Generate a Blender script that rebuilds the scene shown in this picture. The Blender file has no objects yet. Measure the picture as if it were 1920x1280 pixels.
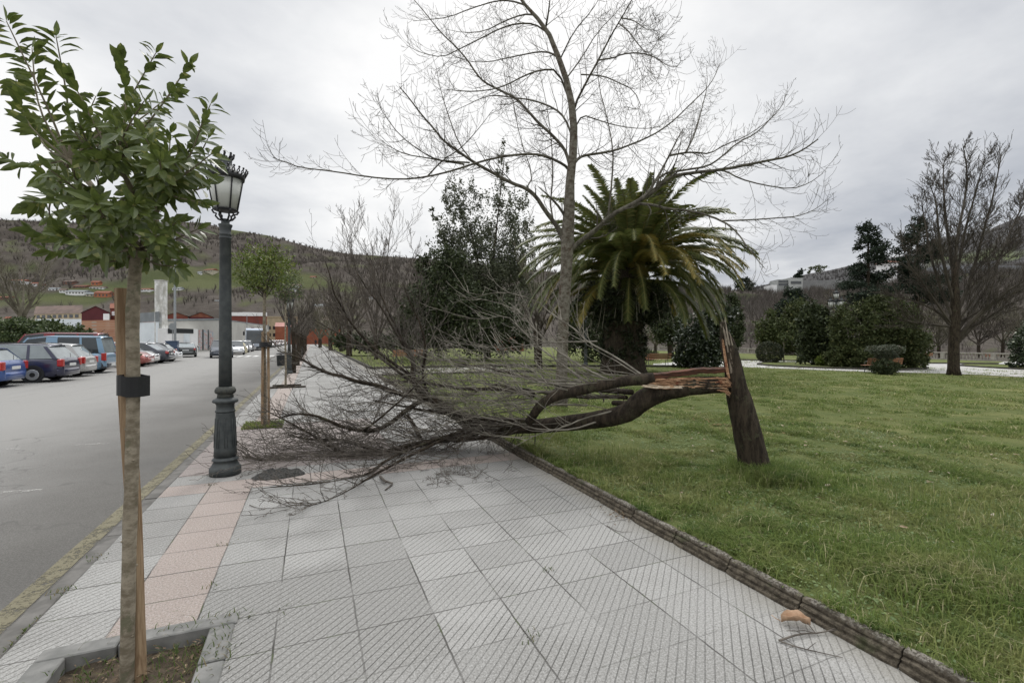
import bpy, math, random
import numpy as np
from mathutils import Vector, Matrix, noise as mnoise
R = math.radians
# ------------------------------------------------------------------ camera
FPX, HZ, CX, CH = 890.0, 637.0, 960.0, 1.60
YAW = math.atan((CX-585)/FPX)
FX, FY = math.sin(YAW), math.cos(YAW)      # camera forward on the ground
RX, RY = math.cos(YAW), -math.sin(YAW)     # camera right on the ground
sc = bpy.context.scene
cam = bpy.data.objects.new('camera', bpy.data.cameras.new('camera'))
sc.collection.objects.link(cam); sc.camera = cam
cam.location = (0, 0, CH); cam.rotation_euler = (R(90), 0, -YAW)
cam.data.lens = FPX/1920*36; cam.data.sensor_width = 36
cam.data.shift_y = -(640-HZ)/1920; cam.data.clip_end = 6000; cam.data.clip_start = .05
sc.view_settings.view_transform = 'Standard'; sc.view_settings.look = 'None'
sc.view_settings.exposure = 0.0; sc.view_settings.gamma = 1
# ------------------------------------------------------------------ world
SUN_EL, SUN_AZ = R(52), R(25)              # azimuth clockwise from +Y
w = bpy.data.worlds.new('World'); sc.world = w; w.use_nodes = True
nt = w.node_tree; nt.nodes.clear()
def wn(t, **k):
    n = nt.nodes.new(t)
    for a, b in k.items(): setattr(n, a, b)
    return n
L = nt.links.new
out = wn('ShaderNodeOutputWorld'); sky = wn('ShaderNodeTexSky', sky_type='NISHITA')
sky.sun_disc = False; sky.sun_elevation = SUN_EL; sky.sun_rotation = SUN_AZ; sky.air_density = 1.5; sky.dust_density = 3
bg1 = wn('ShaderNodeBackground'); bg1.inputs[1].default_value = .08; L(sky.outputs[0], bg1.inputs[0])
tc = wn('ShaderNodeTexCoord'); sep = wn('ShaderNodeSeparateXYZ'); L(tc.outputs['Generated'], sep.inputs[0])
def wm(op, a, b=None, c=None, clamp=False):
    n = wn('ShaderNodeMath', operation=op); n.use_clamp = clamp
    for i, v in enumerate((a, b, c)):
        if v is None: continue
        if isinstance(v, (int, float)): n.inputs[i].default_value = v
        else: L(v, n.inputs[i])
    return n.outputs[0]
zc = wm('MAXIMUM', sep.outputs[2], 0.0); den = wm('ADD', zc, .16)
cmb = wn('ShaderNodeCombineXYZ'); L(wm('DIVIDE', sep.outputs[0], den), cmb.inputs[0]); L(wm('DIVIDE', sep.outputs[1], den), cmb.inputs[1])
cmb.inputs[2].default_value = 3.1
n1 = wn('ShaderNodeTexNoise'); n1.inputs['Scale'].default_value = .62; n1.inputs['Detail'].default_value = 7; n1.inputs['Roughness'].default_value = .5; n1.inputs['Distortion'].default_value = .35
L(cmb.outputs[0], n1.inputs['Vector'])
n2 = wn('ShaderNodeTexNoise'); n2.inputs['Scale'].default_value = 2.3; n2.inputs['Detail'].default_value = 5; n2.inputs['Roughness'].default_value = .55
L(cmb.outputs[0], n2.inputs['Vector'])
def lobe(px, py, power):                    # brightness of the cloud deck around one direction
    k = (px-CX)/FPX; v = Vector((FX+k*RX, FY+k*RY, (HZ-py)/FPX)).normalized()
    d = wn('ShaderNodeVectorMath', operation='DOT_PRODUCT'); L(tc.outputs['Generated'], d.inputs[0]); d.inputs[1].default_value = v
    return wm('POWER', wm('MAXIMUM', d.outputs[1], 0), power)
s = wm('ADD', wm('MULTIPLY', n1.outputs[0], 1.28), wm('MULTIPLY', n2.outputs[0], .46))
s = wm('SUBTRACT', s, .05)
s = wm('ADD', s, wm('MULTIPLY', lobe(900, 90, 9), .27))
s = wm('SUBTRACT', s, wm('MULTIPLY', lobe(230, 300, 24), .20))
s = wm('ADD', s, wm('MULTIPLY', lobe(30, 360, 100), .38))
s = wm('SUBTRACT', s, wm('MULTIPLY', lobe(1900, 250, 12), .20))
s = wm('ADD', s, wm('MULTIPLY', lobe(1350, 250, 60), .10))
ramp = wn('ShaderNodeValToRGB'); L(s, ramp.inputs[0])
cr = ramp.color_ramp; cr.elements[0].position = .46; cr.elements[0].color = (.40, .43, .49, 1)
cr.elements[1].position = 1.04; cr.elements[1].color = (.97, .97, .97, 1)
e = cr.elements.new(.66); e.color = (.60, .62, .66, 1); e = cr.elements.new(.88); e.color = (.84, .85, .865, 1)
bright = wm('ADD', 1.04, wm('MULTIPLY', wm('MAXIMUM', wm('SUBTRACT', zc, .56), 0.0), 4.6))   # an overcast sky is brighter overhead
bg2 = wn('ShaderNodeBackground'); L(ramp.outputs[0], bg2.inputs[0]); L(bright, bg2.inputs[1])
mx = wn('ShaderNodeMixShader'); mx.inputs[0].default_value = .96
L(bg1.outputs[0], mx.inputs[1]); L(bg2.outputs[0], mx.inputs[2]); L(mx.outputs[0], out.inputs[0])
sun = bpy.data.objects.new('sun', bpy.data.lights.new('sun', 'SUN')); sc.collection.objects.link(sun)
sun.data.energy = 1.2; sun.data.angle = R(14); sun.data.color = (1, .97, .92)
sd = Vector((math.sin(SUN_AZ)*math.cos(SUN_EL), math.cos(SUN_AZ)*math.cos(SUN_EL), math.sin(SUN_EL)))
sun.rotation_euler = sd.to_track_quat('Z', 'Y').to_euler()

# ------------------------------------------------------------------ helpers
col = sc.collection
rnd = random.Random(7)
nrs = np.random.RandomState(11)
def P(px, py, d):                           # a world point seen at a picture position, d metres deep
    k = (px-CX)/FPX
    return Vector((d*(FX+k*RX), d*(FY+k*RY), CH-(py-HZ)/FPX*d))
def gz(x, y=0):                             # park ground level
    return .085-.0148*max(0.0, x-4)
def G(px, py, z=None):                      # ground point under a picture position
    zz = 0.0 if z is None else z
    for _ in range(12):
        p = P(px, py, (CH-zz)*FPX/(py-HZ))
        if z is None: zz = gz(p.x) if p.x > 2.7 else 0
        else: break
    p.z = zz
    return p
def K(px): return (px-CX)/FPX
class MB:
    def __init__(s): s.v = []; s.f = []
    def add(s, vs, fs):
        o = len(s.v); s.v += [tuple(v) for v in vs]; s.f += [tuple(i+o for i in f) for f in fs]; return s
    def box(s, x0, x1, y0, y1, z0, z1, M=None, bev=0):
        if bev:
            b = bev; sec = [(x0+b, y0), (x1-b, y0), (x1, y0+b), (x1, y1-b), (x1-b, y1), (x0+b, y1), (x0, y1-b), (x0, y0+b)]
            cx, cy = (x0+x1)/2, (y0+y1)/2
            def ring(q, z): return [(cx+(a-cx)*(1-q/max(abs(x1-x0)/2, 1e-4)), cy+(c-cy)*(1-q/max(abs(y1-y0)/2, 1e-4)), z) for a, c in sec]
            rr = [ring(b, z0), ring(0, z0+b), ring(0, z1-b), ring(b, z1)]
            vs = [p for r_ in rr for p in r_]; fs = [tuple(range(7, -1, -1)), tuple(range(24, 32))]
            for j in range(3):
                for i in range(8): fs.append((j*8+i, j*8+(i+1) % 8, (j+1)*8+(i+1) % 8, (j+1)*8+i))
        else:
            vs = [(x0, y0, z0), (x1, y0, z0), (x1, y1, z0), (x0, y1, z0), (x0, y0, z1), (x1, y0, z1), (x1, y1, z1), (x0, y1, z1)]
            fs = [(3, 2, 1, 0), (4, 5, 6, 7), (0, 1, 5, 4), (1, 2, 6, 5), (2, 3, 7, 6), (3, 0, 4, 7)]
        if M is not None: vs = [M @ Vector(v) for v in vs]
        return s.add(vs, fs)
    def tube(s, pts, rad, n=6, cap=True, bump=0, rng=None):
        m = len(pts)
        if m < 2: return s
        pts = [Vector(p) for p in pts]
        if not hasattr(rad, '__len__'): rad = [rad]*m
        if len(rad) != m: rad = list(np.interp(np.linspace(0, 1, m), np.linspace(0, 1, len(rad)), rad))
        t0 = (pts[1]-pts[0]).normalized(); a = t0.orthogonal().normalized(); vs = []
        for i in range(m):
            t = (pts[min(i+1, m-1)]-pts[max(i-1, 0)])
            if t.length < 1e-9: t = t0
            t.normalize(); a = a-t*a.dot(t)
            if a.length < 1e-6: a = t.orthogonal()
            a.normalize(); b = t.cross(a); r = rad[i]
            for j in range(n):
                q = 2*math.pi*j/n; rr = r*(1+(bump*(rng.random()-.5)*2 if bump else 0))
                vs.append(pts[i]+a*(math.cos(q)*rr)+b*(math.sin(q)*rr))
        fs = []
        for i in range(m-1):
            for j in range(n):
                fs.append((i*n+j, i*n+(j+1) % n, (i+1)*n+(j+1) % n, (i+1)*n+j))
        if cap: fs += [tuple(range(n-1, -1, -1)), tuple(range((m-1)*n, m*n))]
        return s.add(vs, fs)
    def lathe(s, prof, n=20, M=None, sq=None):
        vs = []; 
        for r, z in prof:
            for j in range(n):
                q = 2*math.pi*j/n; rr = r*(sq(q) if sq else 1)
                vs.append(Vector((math.cos(q)*rr, math.sin(q)*rr, z)))
        if M is not None: vs = [M @ v for v in vs]
        fs = []
        for i in range(len(prof)-1):
            for j in range(n): fs.append((i*n+j, i*n+(j+1) % n, (i+1)*n+(j+1) % n, (i+1)*n+j))
        fs += [tuple(range(n-1, -1, -1)), tuple(range((len(prof)-1)*n, len(prof)*n))]
        return s.add(vs, fs)
    def poly(s, pts, z0=None, h=0):         # flat polygon, or a prism when h is given
        n = len(pts); top = [Vector((p[0], p[1], (p[2] if len(p) > 2 else 0)+(z0 or 0)+h)) for p in pts]
        if not h: return s.add(top, [tuple(range(n))])
        bot = [Vector((p[0], p[1], (p[2] if len(p) > 2 else 0)+(z0 or 0))) for p in pts]
        return s.add(top+bot, [tuple(range(n)), tuple(range(2*n-1, n-1, -1))]+[(i, i+n, (i+1) % n+n, (i+1) % n) for i in range(n)])
def link(name, me, m, parent=None, smooth=False):
    o = bpy.data.objects.new(name, me); col.objects.link(o)
    if m is not None: me.materials.append(m)
    if smooth: me.polygons.foreach_set('use_smooth', [True]*len(me.polygons))
    if parent is not None: o.parent = parent; o.matrix_parent_inverse = Matrix.Translation(-parent.location) if parent.get('_w') else Matrix()
    return o
def mk(name, mb, m, parent=None, smooth=False):
    me = bpy.data.meshes.new(name); me.from_pydata(mb.v, [], mb.f); me.update()
    return link(name, me, m, parent, smooth)
def mk_np(name, V, k, m, parent=None, F=None, smooth=False):   # V (N,3); consecutive groups of k verts are faces unless F is given
    me = bpy.data.meshes.new(name); V = np.asarray(V, dtype=np.float32).reshape(-1, 3)
    if F is None: F = np.arange(len(V), dtype=np.int32).reshape(-1, k)
    nf = len(F); me.vertices.add(len(V)); me.vertices.foreach_set('co', V.ravel())
    me.loops.add(nf*k); me.loops.foreach_set('vertex_index', F.ravel().astype(np.int32))
    me.polygons.add(nf); me.polygons.foreach_set('loop_start', np.arange(0, nf*k, k, dtype=np.int32))
    me.polygons.foreach_set('loop_total', np.full(nf, k, dtype=np.int32)); me.update(calc_edges=True)
    return link(name, me, m, parent, smooth)
def tag(o, label=None, cat=None, group=None, kind=None):
    if label: o['label'] = label
    if cat: o['category'] = cat
    if group: o['group'] = group
    if kind: o['kind'] = kind
    return o
def thing(name, label, cat, loc=(0, 0, 0), group=None, rz=0):  # children are built in world space when rz==0 and loc given via _w
    o = bpy.data.objects.new(name, None); col.objects.link(o); o.location = loc; o.rotation_euler = (0, 0, rz)
    o.empty_display_size = .3
    return tag(o, label, cat, group)
def wthing(name, label, cat, loc, group=None):                 # children keep world coordinates
    o = thing(name, label, cat, loc, group); o['_w'] = 1; return o
def dup(root, loc, rz=0, label=None, group=None, scale=None):
    r = root.copy(); col.objects.link(r); r.location = loc; r.rotation_euler = (0, 0, rz)
    if scale: r.scale = (scale,)*3 if not hasattr(scale, '__len__') else scale
    if label: r['label'] = label
    if group: r['group'] = group
    for ch in list(root.children):
        c = ch.copy(); col.objects.link(c); c.parent = r
        for g in list(ch.children):
            h = g.copy(); col.objects.link(h); h.parent = c
    return r
# ------------------------------------------------------------------ materials
class NT:
    def __init__(s, name):
        s.m = bpy.data.materials.new(name); s.m.use_nodes = True; s.t = s.m.node_tree
        s.b = s.t.nodes['Principled BSDF']; s.co = s.t.nodes.new('ShaderNodeTexCoord').outputs['Object']
        s.sp = None
    def n(s, t, **k):
        n = s.t.nodes.new(t)
        for a, b in k.items(): setattr(n, a, b)
        return n
    def lk(s, a, b): s.t.links.new(a, b)
    def set(s, sock, v):
        if isinstance(v, (int, float)): sock.default_value = v
        elif isinstance(v, (tuple, list)): sock.default_value = (*v, 1) if len(v) == 3 and sock.type == 'RGBA' else v
        else: s.lk(v, sock)
    def M(s, op, a, b=0.0, c=0.0, clamp=False):
        n = s.n('ShaderNodeMath', operation=op); n.use_clamp = clamp
        for i, v in enumerate((a, b, c)): s.set(n.inputs[i], v)
        return n.outputs[0]
    def xyz(s):
        if s.sp is None:
            s.sp = s.n('ShaderNodeSeparateXYZ'); s.lk(s.co, s.sp.inputs[0])
        return s.sp.outputs
    def noise(s, scale, detail=3, rough=.55, vec=None, dist=0):
        n = s.n('ShaderNodeTexNoise'); n.inputs['Scale'].default_value = scale; n.inputs['Detail'].default_value = detail
        n.inputs['Roughness'].default_value = rough; n.inputs['Distortion'].default_value = dist; s.lk(vec or s.co, n.inputs['Vector']); return n.outputs[0]
    def map(s, scale=(1, 1, 1), rot=(0, 0, 0)):
        n = s.n('ShaderNodeMapping'); n.inputs['Scale'].default_value = scale; n.inputs['Rotation'].default_value = rot; s.lk(s.co, n.inputs[0]); return n.outputs[0]
    def step(s, x, lo, hi):
        n = s.n('ShaderNodeMapRange'); n.interpolation_type = 'SMOOTHSTEP'; s.set(n.inputs[0], x); s.set(n.inputs[1], lo); s.set(n.inputs[2], hi); return n.outputs[0]
    def mix(s, f, a, b, mode='MIX'):
        n = s.n('ShaderNodeMix', data_type='RGBA', blend_type=mode); s.set(n.inputs[0], f); s.set(n.inputs[6], a); s.set(n.inputs[7], b); return n.outputs[2]
    def bump(s, h, strength=.5, dist=.01):
        n = s.n('ShaderNodeBump'); n.inputs['Strength'].default_value = strength; n.inputs['Distance'].default_value = dist
        s.lk(h, n.inputs['Height']); s.lk(n.outputs[0], s.b.inputs['Normal'])
    def done(s, color, rough=.8, metal=0, spec=.5):
        s.set(s.b.inputs['Base Color'], color); s.set(s.b.inputs['Roughness'], rough); s.b.inputs['Metallic'].default_value = metal
        s.b.inputs['Specular IOR Level'].default_value = spec; return s.m
def nm(name, c1, c2, scale=5, rough=.85, bump=0, bd=.01, stretch=(1, 1, 1), metal=0, detail=4, spec=.4, fine=0):
    t = NT(name); v = t.map(stretch); n = t.noise(scale, detail, .6, v)
    c = t.mix(t.step(n, .32, .68), c1, c2)
    if fine: c = t.mix(t.M('MULTIPLY', t.noise(scale*8, 2, .6, v), fine), c, tuple(x*.45 for x in c1))
    if bump: t.bump(t.noise(scale*2.2, detail, .65, v), bump, bd)
    return t.done(c, rough, metal, spec)
def leafm(name, c1, c2, c3=None, f3=.1, rough=.45, trans=.15, spec=.4):
    t = NT(name); g = t.n('ShaderNodeNewGeometry').outputs['Random Per Island']
    c = t.mix(g, c1, c2)
    if c3: c = t.mix(t.step(t.M('FRACT', t.M('MULTIPLY', g, 17.3)), 1-f3, 1-f3+.02), c, c3)
    c = t.mix(t.M('MULTIPLY', t.step(t.noise(1.3, 3), .35, .65), .35), c, tuple(x*.6 for x in c1))
    m = t.done(c, rough, 0, spec)
    if trans:
        tr = t.n('ShaderNodeBsdfTranslucent'); t.lk(c, tr.inputs[0]); mxs = t.n('ShaderNodeMixShader'); mxs.inputs[0].default_value = trans
        o = t.t.nodes['Material Output']; t.lk(t.b.outputs[0], mxs.inputs[1]); t.lk(tr.outputs[0], mxs.inputs[2]); t.lk(mxs.outputs[0], o.inputs[0])
    return m
def flat(name, c, rough=.5, metal=0, spec=.5, coat=0):
    t = NT(name); n = t.noise(9, 3); m = t.done(t.mix(t.M('MULTIPLY', n, .35), c, tuple(x*.62 for x in c)), rough, metal, spec)
    if coat: t.b.inputs['Coat Weight'].default_value = coat; t.b.inputs['Coat Roughness'].default_value = .08
    return m
# ------------------------------------------------------------------ setting: road, pavement, lawn
XK = -1.445                                  # pavement edge at the road kerb
# road + lot
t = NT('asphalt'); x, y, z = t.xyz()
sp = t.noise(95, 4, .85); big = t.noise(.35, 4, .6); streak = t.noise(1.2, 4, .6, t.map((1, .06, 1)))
xgrade = t.step(t.M('ADD', x, t.M('MULTIPLY', t.noise(.8, 4), 1.6)), -.9, -5.2); c = t.mix(t.step(sp, .42, .60), t.mix(xgrade, (.062, .058, .052), (.215, .21, .198)), t.mix(xgrade, (.165, .158, .146), (.30, .293, .278)))  # asphalt colour gets lighter across the road, away from the near kerb
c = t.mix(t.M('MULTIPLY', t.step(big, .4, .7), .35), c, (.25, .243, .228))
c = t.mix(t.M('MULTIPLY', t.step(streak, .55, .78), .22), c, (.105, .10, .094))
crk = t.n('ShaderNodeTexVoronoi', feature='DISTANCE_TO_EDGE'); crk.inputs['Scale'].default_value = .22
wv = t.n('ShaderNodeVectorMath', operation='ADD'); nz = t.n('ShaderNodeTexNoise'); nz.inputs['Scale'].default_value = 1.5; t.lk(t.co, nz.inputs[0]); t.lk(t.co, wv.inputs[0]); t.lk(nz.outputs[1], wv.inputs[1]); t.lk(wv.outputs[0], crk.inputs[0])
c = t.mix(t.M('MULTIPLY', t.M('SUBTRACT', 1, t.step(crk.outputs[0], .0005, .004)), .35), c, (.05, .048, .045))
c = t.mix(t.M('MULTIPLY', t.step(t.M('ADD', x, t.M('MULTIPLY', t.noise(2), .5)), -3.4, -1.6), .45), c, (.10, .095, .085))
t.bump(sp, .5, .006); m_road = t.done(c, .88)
ROADZ = -.055
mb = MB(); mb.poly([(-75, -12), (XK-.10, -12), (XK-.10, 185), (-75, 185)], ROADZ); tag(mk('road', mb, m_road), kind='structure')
# kerb stones along the road
m_kerb = nm('kerb_concrete', (.12, .115, .105), (.21, .20, .185), 7, .9, .5, .006, fine=.6)
mb = MB(); y = -1.0; r1 = random.Random(3)
while y < 150:
    ln = .98 if y < 40 else 10
    dz = r1.uniform(-.006, .004); mb.box(XK-.115, XK-.004, y, y+ln-.012, -.2, -.004+dz, bev=.006 if y < 40 else 0); y += ln
tag(mk('road_kerb', mb, m_kerb), kind='structure')
# worn yellow line + other paint
def worn(name, c, cov=.5, sc_=9):
    t = NT(name); n = t.noise(sc_, 6, .75); n2 = t.noise(70, 3, .7); a = t.step(t.M('ADD', t.M('MULTIPLY', n, .6), t.M('MULTIPLY', n2, .4)), cov-.07, cov+.07)
    cc = t.mix(t.M('MULTIPLY', n2, .5), c, tuple(q*.5 for q in c)); m = t.done(cc, .8); t.lk(a, t.b.inputs['Alpha']); return m
m_yel = worn('worn_yellow_paint', (.20, .18, .115), .46); m_wht = worn('worn_white_paint', (.50, .49, .46), .545)
mb = MB(); mb.poly([(-1.75, -2), (-1.615, -2), (-1.615, 60), (-1.75, 60)], ROADZ+.004); tag(mk('yellow_kerb_line', mb, m_yel), kind='structure')
mb = MB()
for i in range(9): mb.poly([(-7.6+i*.72, 53), (-7.22+i*.72, 53), (-7.22+i*.72, 56.4), (-7.6+i*.72, 56.4)], ROADZ+.004)
tag(mk('zebra_crossing', mb, worn('crossing_paint', (.75, .75, .72), .4)), kind='structure')
mb = MB()
for q in [(12, 15.5), (17.8, 19.4), (21, 22.5)]: mb.poly([(-7.9, q[0]), (-7.8, q[0]), (-7.8, q[1]), (-7.9, q[1])], ROADZ+.004)
for a in ((40, 920), (8, 842), (175, 832)):
    g = G(*a, ROADZ); mb.poly([(g.x-.22, g.y-.04), (g.x+.2, g.y-.09), (g.x+.22, g.y), (g.x-.2, g.y+.05)], ROADZ+.004)
tag(mk('road_markings', mb, m_wht), kind='structure')
# pavement
t = NT('paving'); x, y, z = t.xyz()
wob = t.M('MULTIPLY', t.M('SUBTRACT', t.noise(11, 3), .5), .010)
u = t.M('DIVIDE', t.M('ADD', t.M('ADD', x, .185), wob), .42); v = t.M('DIVIDE', t.M('ADD', t.M('SUBTRACT', y, 1.968), wob), .386)
fu = t.M('FRACT', u); fv = t.M('FRACT', v); iu = t.M('FLOOR', u); iv = t.M('FLOOR', v)
cv = t.n('ShaderNodeCombineXYZ'); t.lk(iu, cv.inputs[0]); t.lk(iv, cv.inputs[1]); wnz = t.n('ShaderNodeTexWhiteNoise'); t.lk(cv.outputs[0], wnz.inputs[0]); tr = wnz.outputs[0]
cu = t.n('ShaderNodeCombineXYZ'); t.lk(iu, cu.inputs[0]); cu.inputs[1].default_value = 7; wu = t.n('ShaderNodeTexWhiteNoise'); t.lk(cu.outputs[0], wu.inputs[0])
cw = t.n('ShaderNodeCombineXYZ'); t.lk(iv, cw.inputs[0]); cw.inputs[1].default_value = 3; wv2 = t.n('ShaderNodeTexWhiteNoise'); t.lk(cw.outputs[0], wv2.inputs[0])
jn = t.noise(3.0, 4, .6)
eu = t.M('MINIMUM', fu, t.M('SUBTRACT', 1, fu)); ev = t.M('MINIMUM', fv, t.M('SUBTRACT', 1, fv))
ju = t.M('MULTIPLY', t.M('SUBTRACT', 1, t.step(eu, .006, .014)), t.step(t.noise(1.7, 4), .30, .62), clamp=True)
jv = t.M('MULTIPLY', t.M('SUBTRACT', 1, t.step(ev, .006, .016)), t.step(t.M('ADD', t.M('MULTIPLY', wv2.outputs[0], .6), t.M('MULTIPLY', jn, .6)), .25, .75), clamp=True)
joint = t.M('MAXIMUM', ju, jv)
# masks: two pink strips and the reddish driveway band
def band(s_, a, b): return t.M('MULTIPLY', t.M('GREATER_THAN', s_, a), t.M('LESS_THAN', s_, b))
pink = t.M('MAXIMUM', band(iu, -2.5, -1.5), band(iv, 9.5, 10.5))
pinkx = t.M('MULTIPLY', pink, t.M('LESS_THAN', iv, 10.8))
far_p = t.M('MULTIPLY', band(iu, -2.5, -1.5), t.M('GREATER_THAN', iv, 20.8)); pinkm = t.M('MAXIMUM', pinkx, far_p)
red = t.M('MULTIPLY', band(iv, 11.5, 20.5), t.M('LESS_THAN', iu, 2.5))
spk = t.noise(85, 4, .9); mot = t.noise(2.2, 5, .65); zone = t.M('MULTIPLY', t.step(t.noise(.55, 3, .6), .44, .60), t.M('ADD', .35, t.M('MULTIPLY', tr, .65))); zone = t.M('MAXIMUM', zone, t.M('MULTIPLY', t.M('MULTIPLY', band(iu, -1.5, 1.5), band(iv, .5, 3.5)), t.M('ADD', .35, t.M('MULTIPLY', tr, .6))))
# diagonal ribs
rb = t.M('DIVIDE', t.M('ADD', t.M('SUBTRACT', x, y), t.M('MULTIPLY', wob, .4)), 1.4142*.0435)
fr = t.M('FRACT', rb); rdist = t.M('ABSOLUTE', t.M('SUBTRACT', fr, .5)); rw = t.M('ADD', .36, t.M('MULTIPLY', t.noise(30, 2), .10))
rib = t.step(rdist, rw, t.M('ADD', rw, .07))
rib = t.M('MULTIPLY', rib, t.M('SUBTRACT', 1, pinkm)); 
dark = t.M('ADD', t.M('MULTIPLY', t.step(tr, .45, 1.0), .45), t.M('MULTIPLY', t.step(t.noise(1.1, 3), .42, .62), .35), clamp=True); dark = t.M('ADD', dark, zone, clamp=True)
ribd = t.M('MULTIPLY', rib, t.M('ADD', .22, t.M('MULTIPLY', dark, t.M('ADD', .35, t.M('MULTIPLY', t.noise(17, 2), .8)))))
base = t.mix(tr, (.245, .240, .226), (.330, .324, .308))
base = t.mix(t.M('MULTIPLY', zone, .70), base, (.165, .160, .148))
base = t.mix(t.M('MULTIPLY', t.step(mot, .45, .75), .45), base, (.235, .23, .215))
pk = t.mix(tr, (.295, .243, .212), (.335, .275, .242)); pk = t.mix(t.M('MULTIPLY', t.step(mot, .4, .7), .4), pk, (.265, .21, .185))
c = t.mix(pinkm, base, pk); c = t.mix(red, c, t.mix(mot, (.235, .195, .18), (.29, .245, .225)))
c = t.mix(t.M('MULTIPLY', t.step(spk, .515, .60), .70), c, (.12, .115, .105)); c = t.mix(t.M('MULTIPLY', t.step(spk, .485, .40), .55), c, (.45, .445, .43))
stain = t.step(t.noise(9, 6, .75), .60, .72); c = t.mix(t.M('MULTIPLY', stain, .40), c, (.2, .19, .17))
c = t.mix(ribd, c, (.085, .082, .075)); 
edge = t.step(t.M('ADD', x, t.M('MULTIPLY', t.noise(5), .25)), 2.45, 2.80); c = t.mix(t.M('MULTIPLY', edge, .55), c, (.20, .185, .15))
c = t.mix(joint, c, t.mix(t.step(t.noise(5, 3), .56, .66), (.05, .046, .04), (.055, .07, .025)))
h = t.M('SUBTRACT', t.M('MULTIPLY', spk, .12), t.M('MAXIMUM', t.M('MULTIPLY', rib, .8), joint)); t.bump(h, .8, .006)
m_pave = t.done(c, .82)
mb = MB()
X2 = 2.70
pit = (-1.14, -.52, 2.45, 3.07)
pits = []
def tree_pit_y(i): return [9.95, 17.9, 25.4, 32.6, 39.9, 47.2, 54.5, 61.8, 69.1, 76.4][i]
for i in range(10): pits.append((-1.12, -.54, tree_pit_y(i)-.3, tree_pit_y(i)+.3))
def sheet(x0, x1, y0, y1, holes, z):
    xs = sorted({x0, x1, *[h[0] for h in holes], *[h[1] for h in holes]}); ys = sorted({y0, y1, *[h[2] for h in holes], *[h[3] for h in holes]}); m_ = MB()
    for a, b in zip(xs, xs[1:]):
        for c_, d_ in zip(ys, ys[1:]):
            if any(h[0] <= a and b <= h[1] and h[2] <= c_ and d_ <= h[3] for h in holes): continue
            m_.poly([(a, c_), (b, c_), (b, d_), (a, d_)], z)
    return m_
tag(mk('pavement', sheet(XK, X2, -3, 21.2, [(-1.27, -.40, 2.32, 3.18)]+pits[:2], 0), m_pave), kind='structure')
mb = sheet(XK, 3.2, 21.2, 185, pits[2:], 0); tag(mk('far_pavement', mb, m_pave), kind='structure')
# tree pit rims and soil
m_soil = nm('pit_soil', (.045, .034, .022), (.10, .075, .05), 14, .95, 1.0, .02)
m_rim = nm('pit_rim', (.17, .17, .16), (.28, .275, .26), 9, .85, .4, .005, fine=.5)
mb = MB(); x0, x1, y0, y1 = pit; e = .13
mb.box(x0-e, x0+.20, y1, y1+.11, -.2, .012, bev=.006); mb.box(x0+.21, x1+e, y1, y1+.11, -.2, .014, bev=.006)
mb.box(x1, x1+e-.01, y0, y1-.33, -.2, .008, bev=.006); mb.box(x1, x1+e-.01, y1-.32, y1-.004, -.2, .012, bev=.006); mb.box(x0-e, x0, y0, y1-.004, -.2, .012, bev=.006); mb.box(x0-e, x1+e, y0-.13, y0-.004, -.2, .01, bev=.006)
tag(mk('tree_pit_rim', mb, m_rim), kind='structure')
def blob_ground(x0, x1, y0, y1, z, amp, n=24, seed=0):
    mb = MB(); vs = []; fs = []
    for i in range(n+1):
        for j in range(n+1):
            xx = x0+(x1-x0)*i/n; yy = y0+(y1-y0)*j/n
            vs.append((xx, yy, z+amp*mnoise.noise(Vector((xx*6+seed, yy*6, 0)))+amp*.4*mnoise.noise(Vector((xx*25, yy*25, seed)))))
    for i in range(n):
        for j in range(n): a = i*(n+1)+j; fs.append((a, a+n+1, a+n+2, a+1))
    return mb.add(vs, fs)
tag(mk('tree_pit_soil', blob_ground(x0, x1, y0, y1, -.055, .03), m_soil, smooth=True), kind='structure')
for p_ in pits: tag(mk('tree_pit_soil', blob_ground(*p_, -.02, .02, 6), m_soil), kind='structure')
# moulded garden kerb, stone by stone
m_gk = NT('mossy_kerb_stone'); t = m_gk; x, y, z = t.xyz()
a = t.noise(22, 6, .75); c = t.mix(t.step(a, .38, .62), (.040, .031, .020), (.125, .105, .075)); c = t.mix(t.step(t.M('ADD', z, t.M('MULTIPLY', t.noise(30, 4), .04)), .095, .125), c, t.mix(t.step(t.noise(60, 4, .7), .42, .58), (.07, .06, .048), (.25, .23, .195)))
c = t.mix(t.M('MULTIPLY', t.step(t.noise(4, 3), .58, .68), .6), c, (.045, .055, .018)); t.bump(a, 1.0, .012); m_gk = t.done(c, .95)
prof = [(2.61, -.05), (2.612, .022), (2.622, .034), (2.640, .036), (2.640, .046), (2.634, .060), (2.640, .074), (2.655, .080), (2.664, .082), (2.660, .098), (2.668, .118), (2.688, .128), (2.72, .130), (2.75, .118), (2.75, -.05)]
mb = MB(); yy = -1.2; r1 = random.Random(5)
while yy < 21.0:
    ln = .52; dx = r1.uniform(-.006, .006); dz = r1.uniform(-.005, .005); n = len(prof); ns = 8; vs = []
    for i in range(ns+1):
        q = yy+.004+(ln-.010)*i/ns; pinch = .010 if i in (0, ns) else 0
        for k_, (a, b) in enumerate([(2.61+(a_-2.61)*.68, b_*.78) for a_, b_ in prof]):
            nz_ = mnoise.noise(Vector((q*9, a*40, b*40)))*.005; vs.append((a+dx+nz_+(pinch if a < 2.7 else 0), q, b+dz+nz_-(pinch if b > .05 else 0)))
    fs = [(i*n+j, (i+1)*n+j, (i+1)*n+(j+1) % n, i*n+(j+1) % n) for i in range(ns) for j in range(n)]
    fs += [tuple(range(n)), tuple(range((ns+1)*n-1, ns*n-1, -1))]; mb.add(vs, fs); yy += ln
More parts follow.
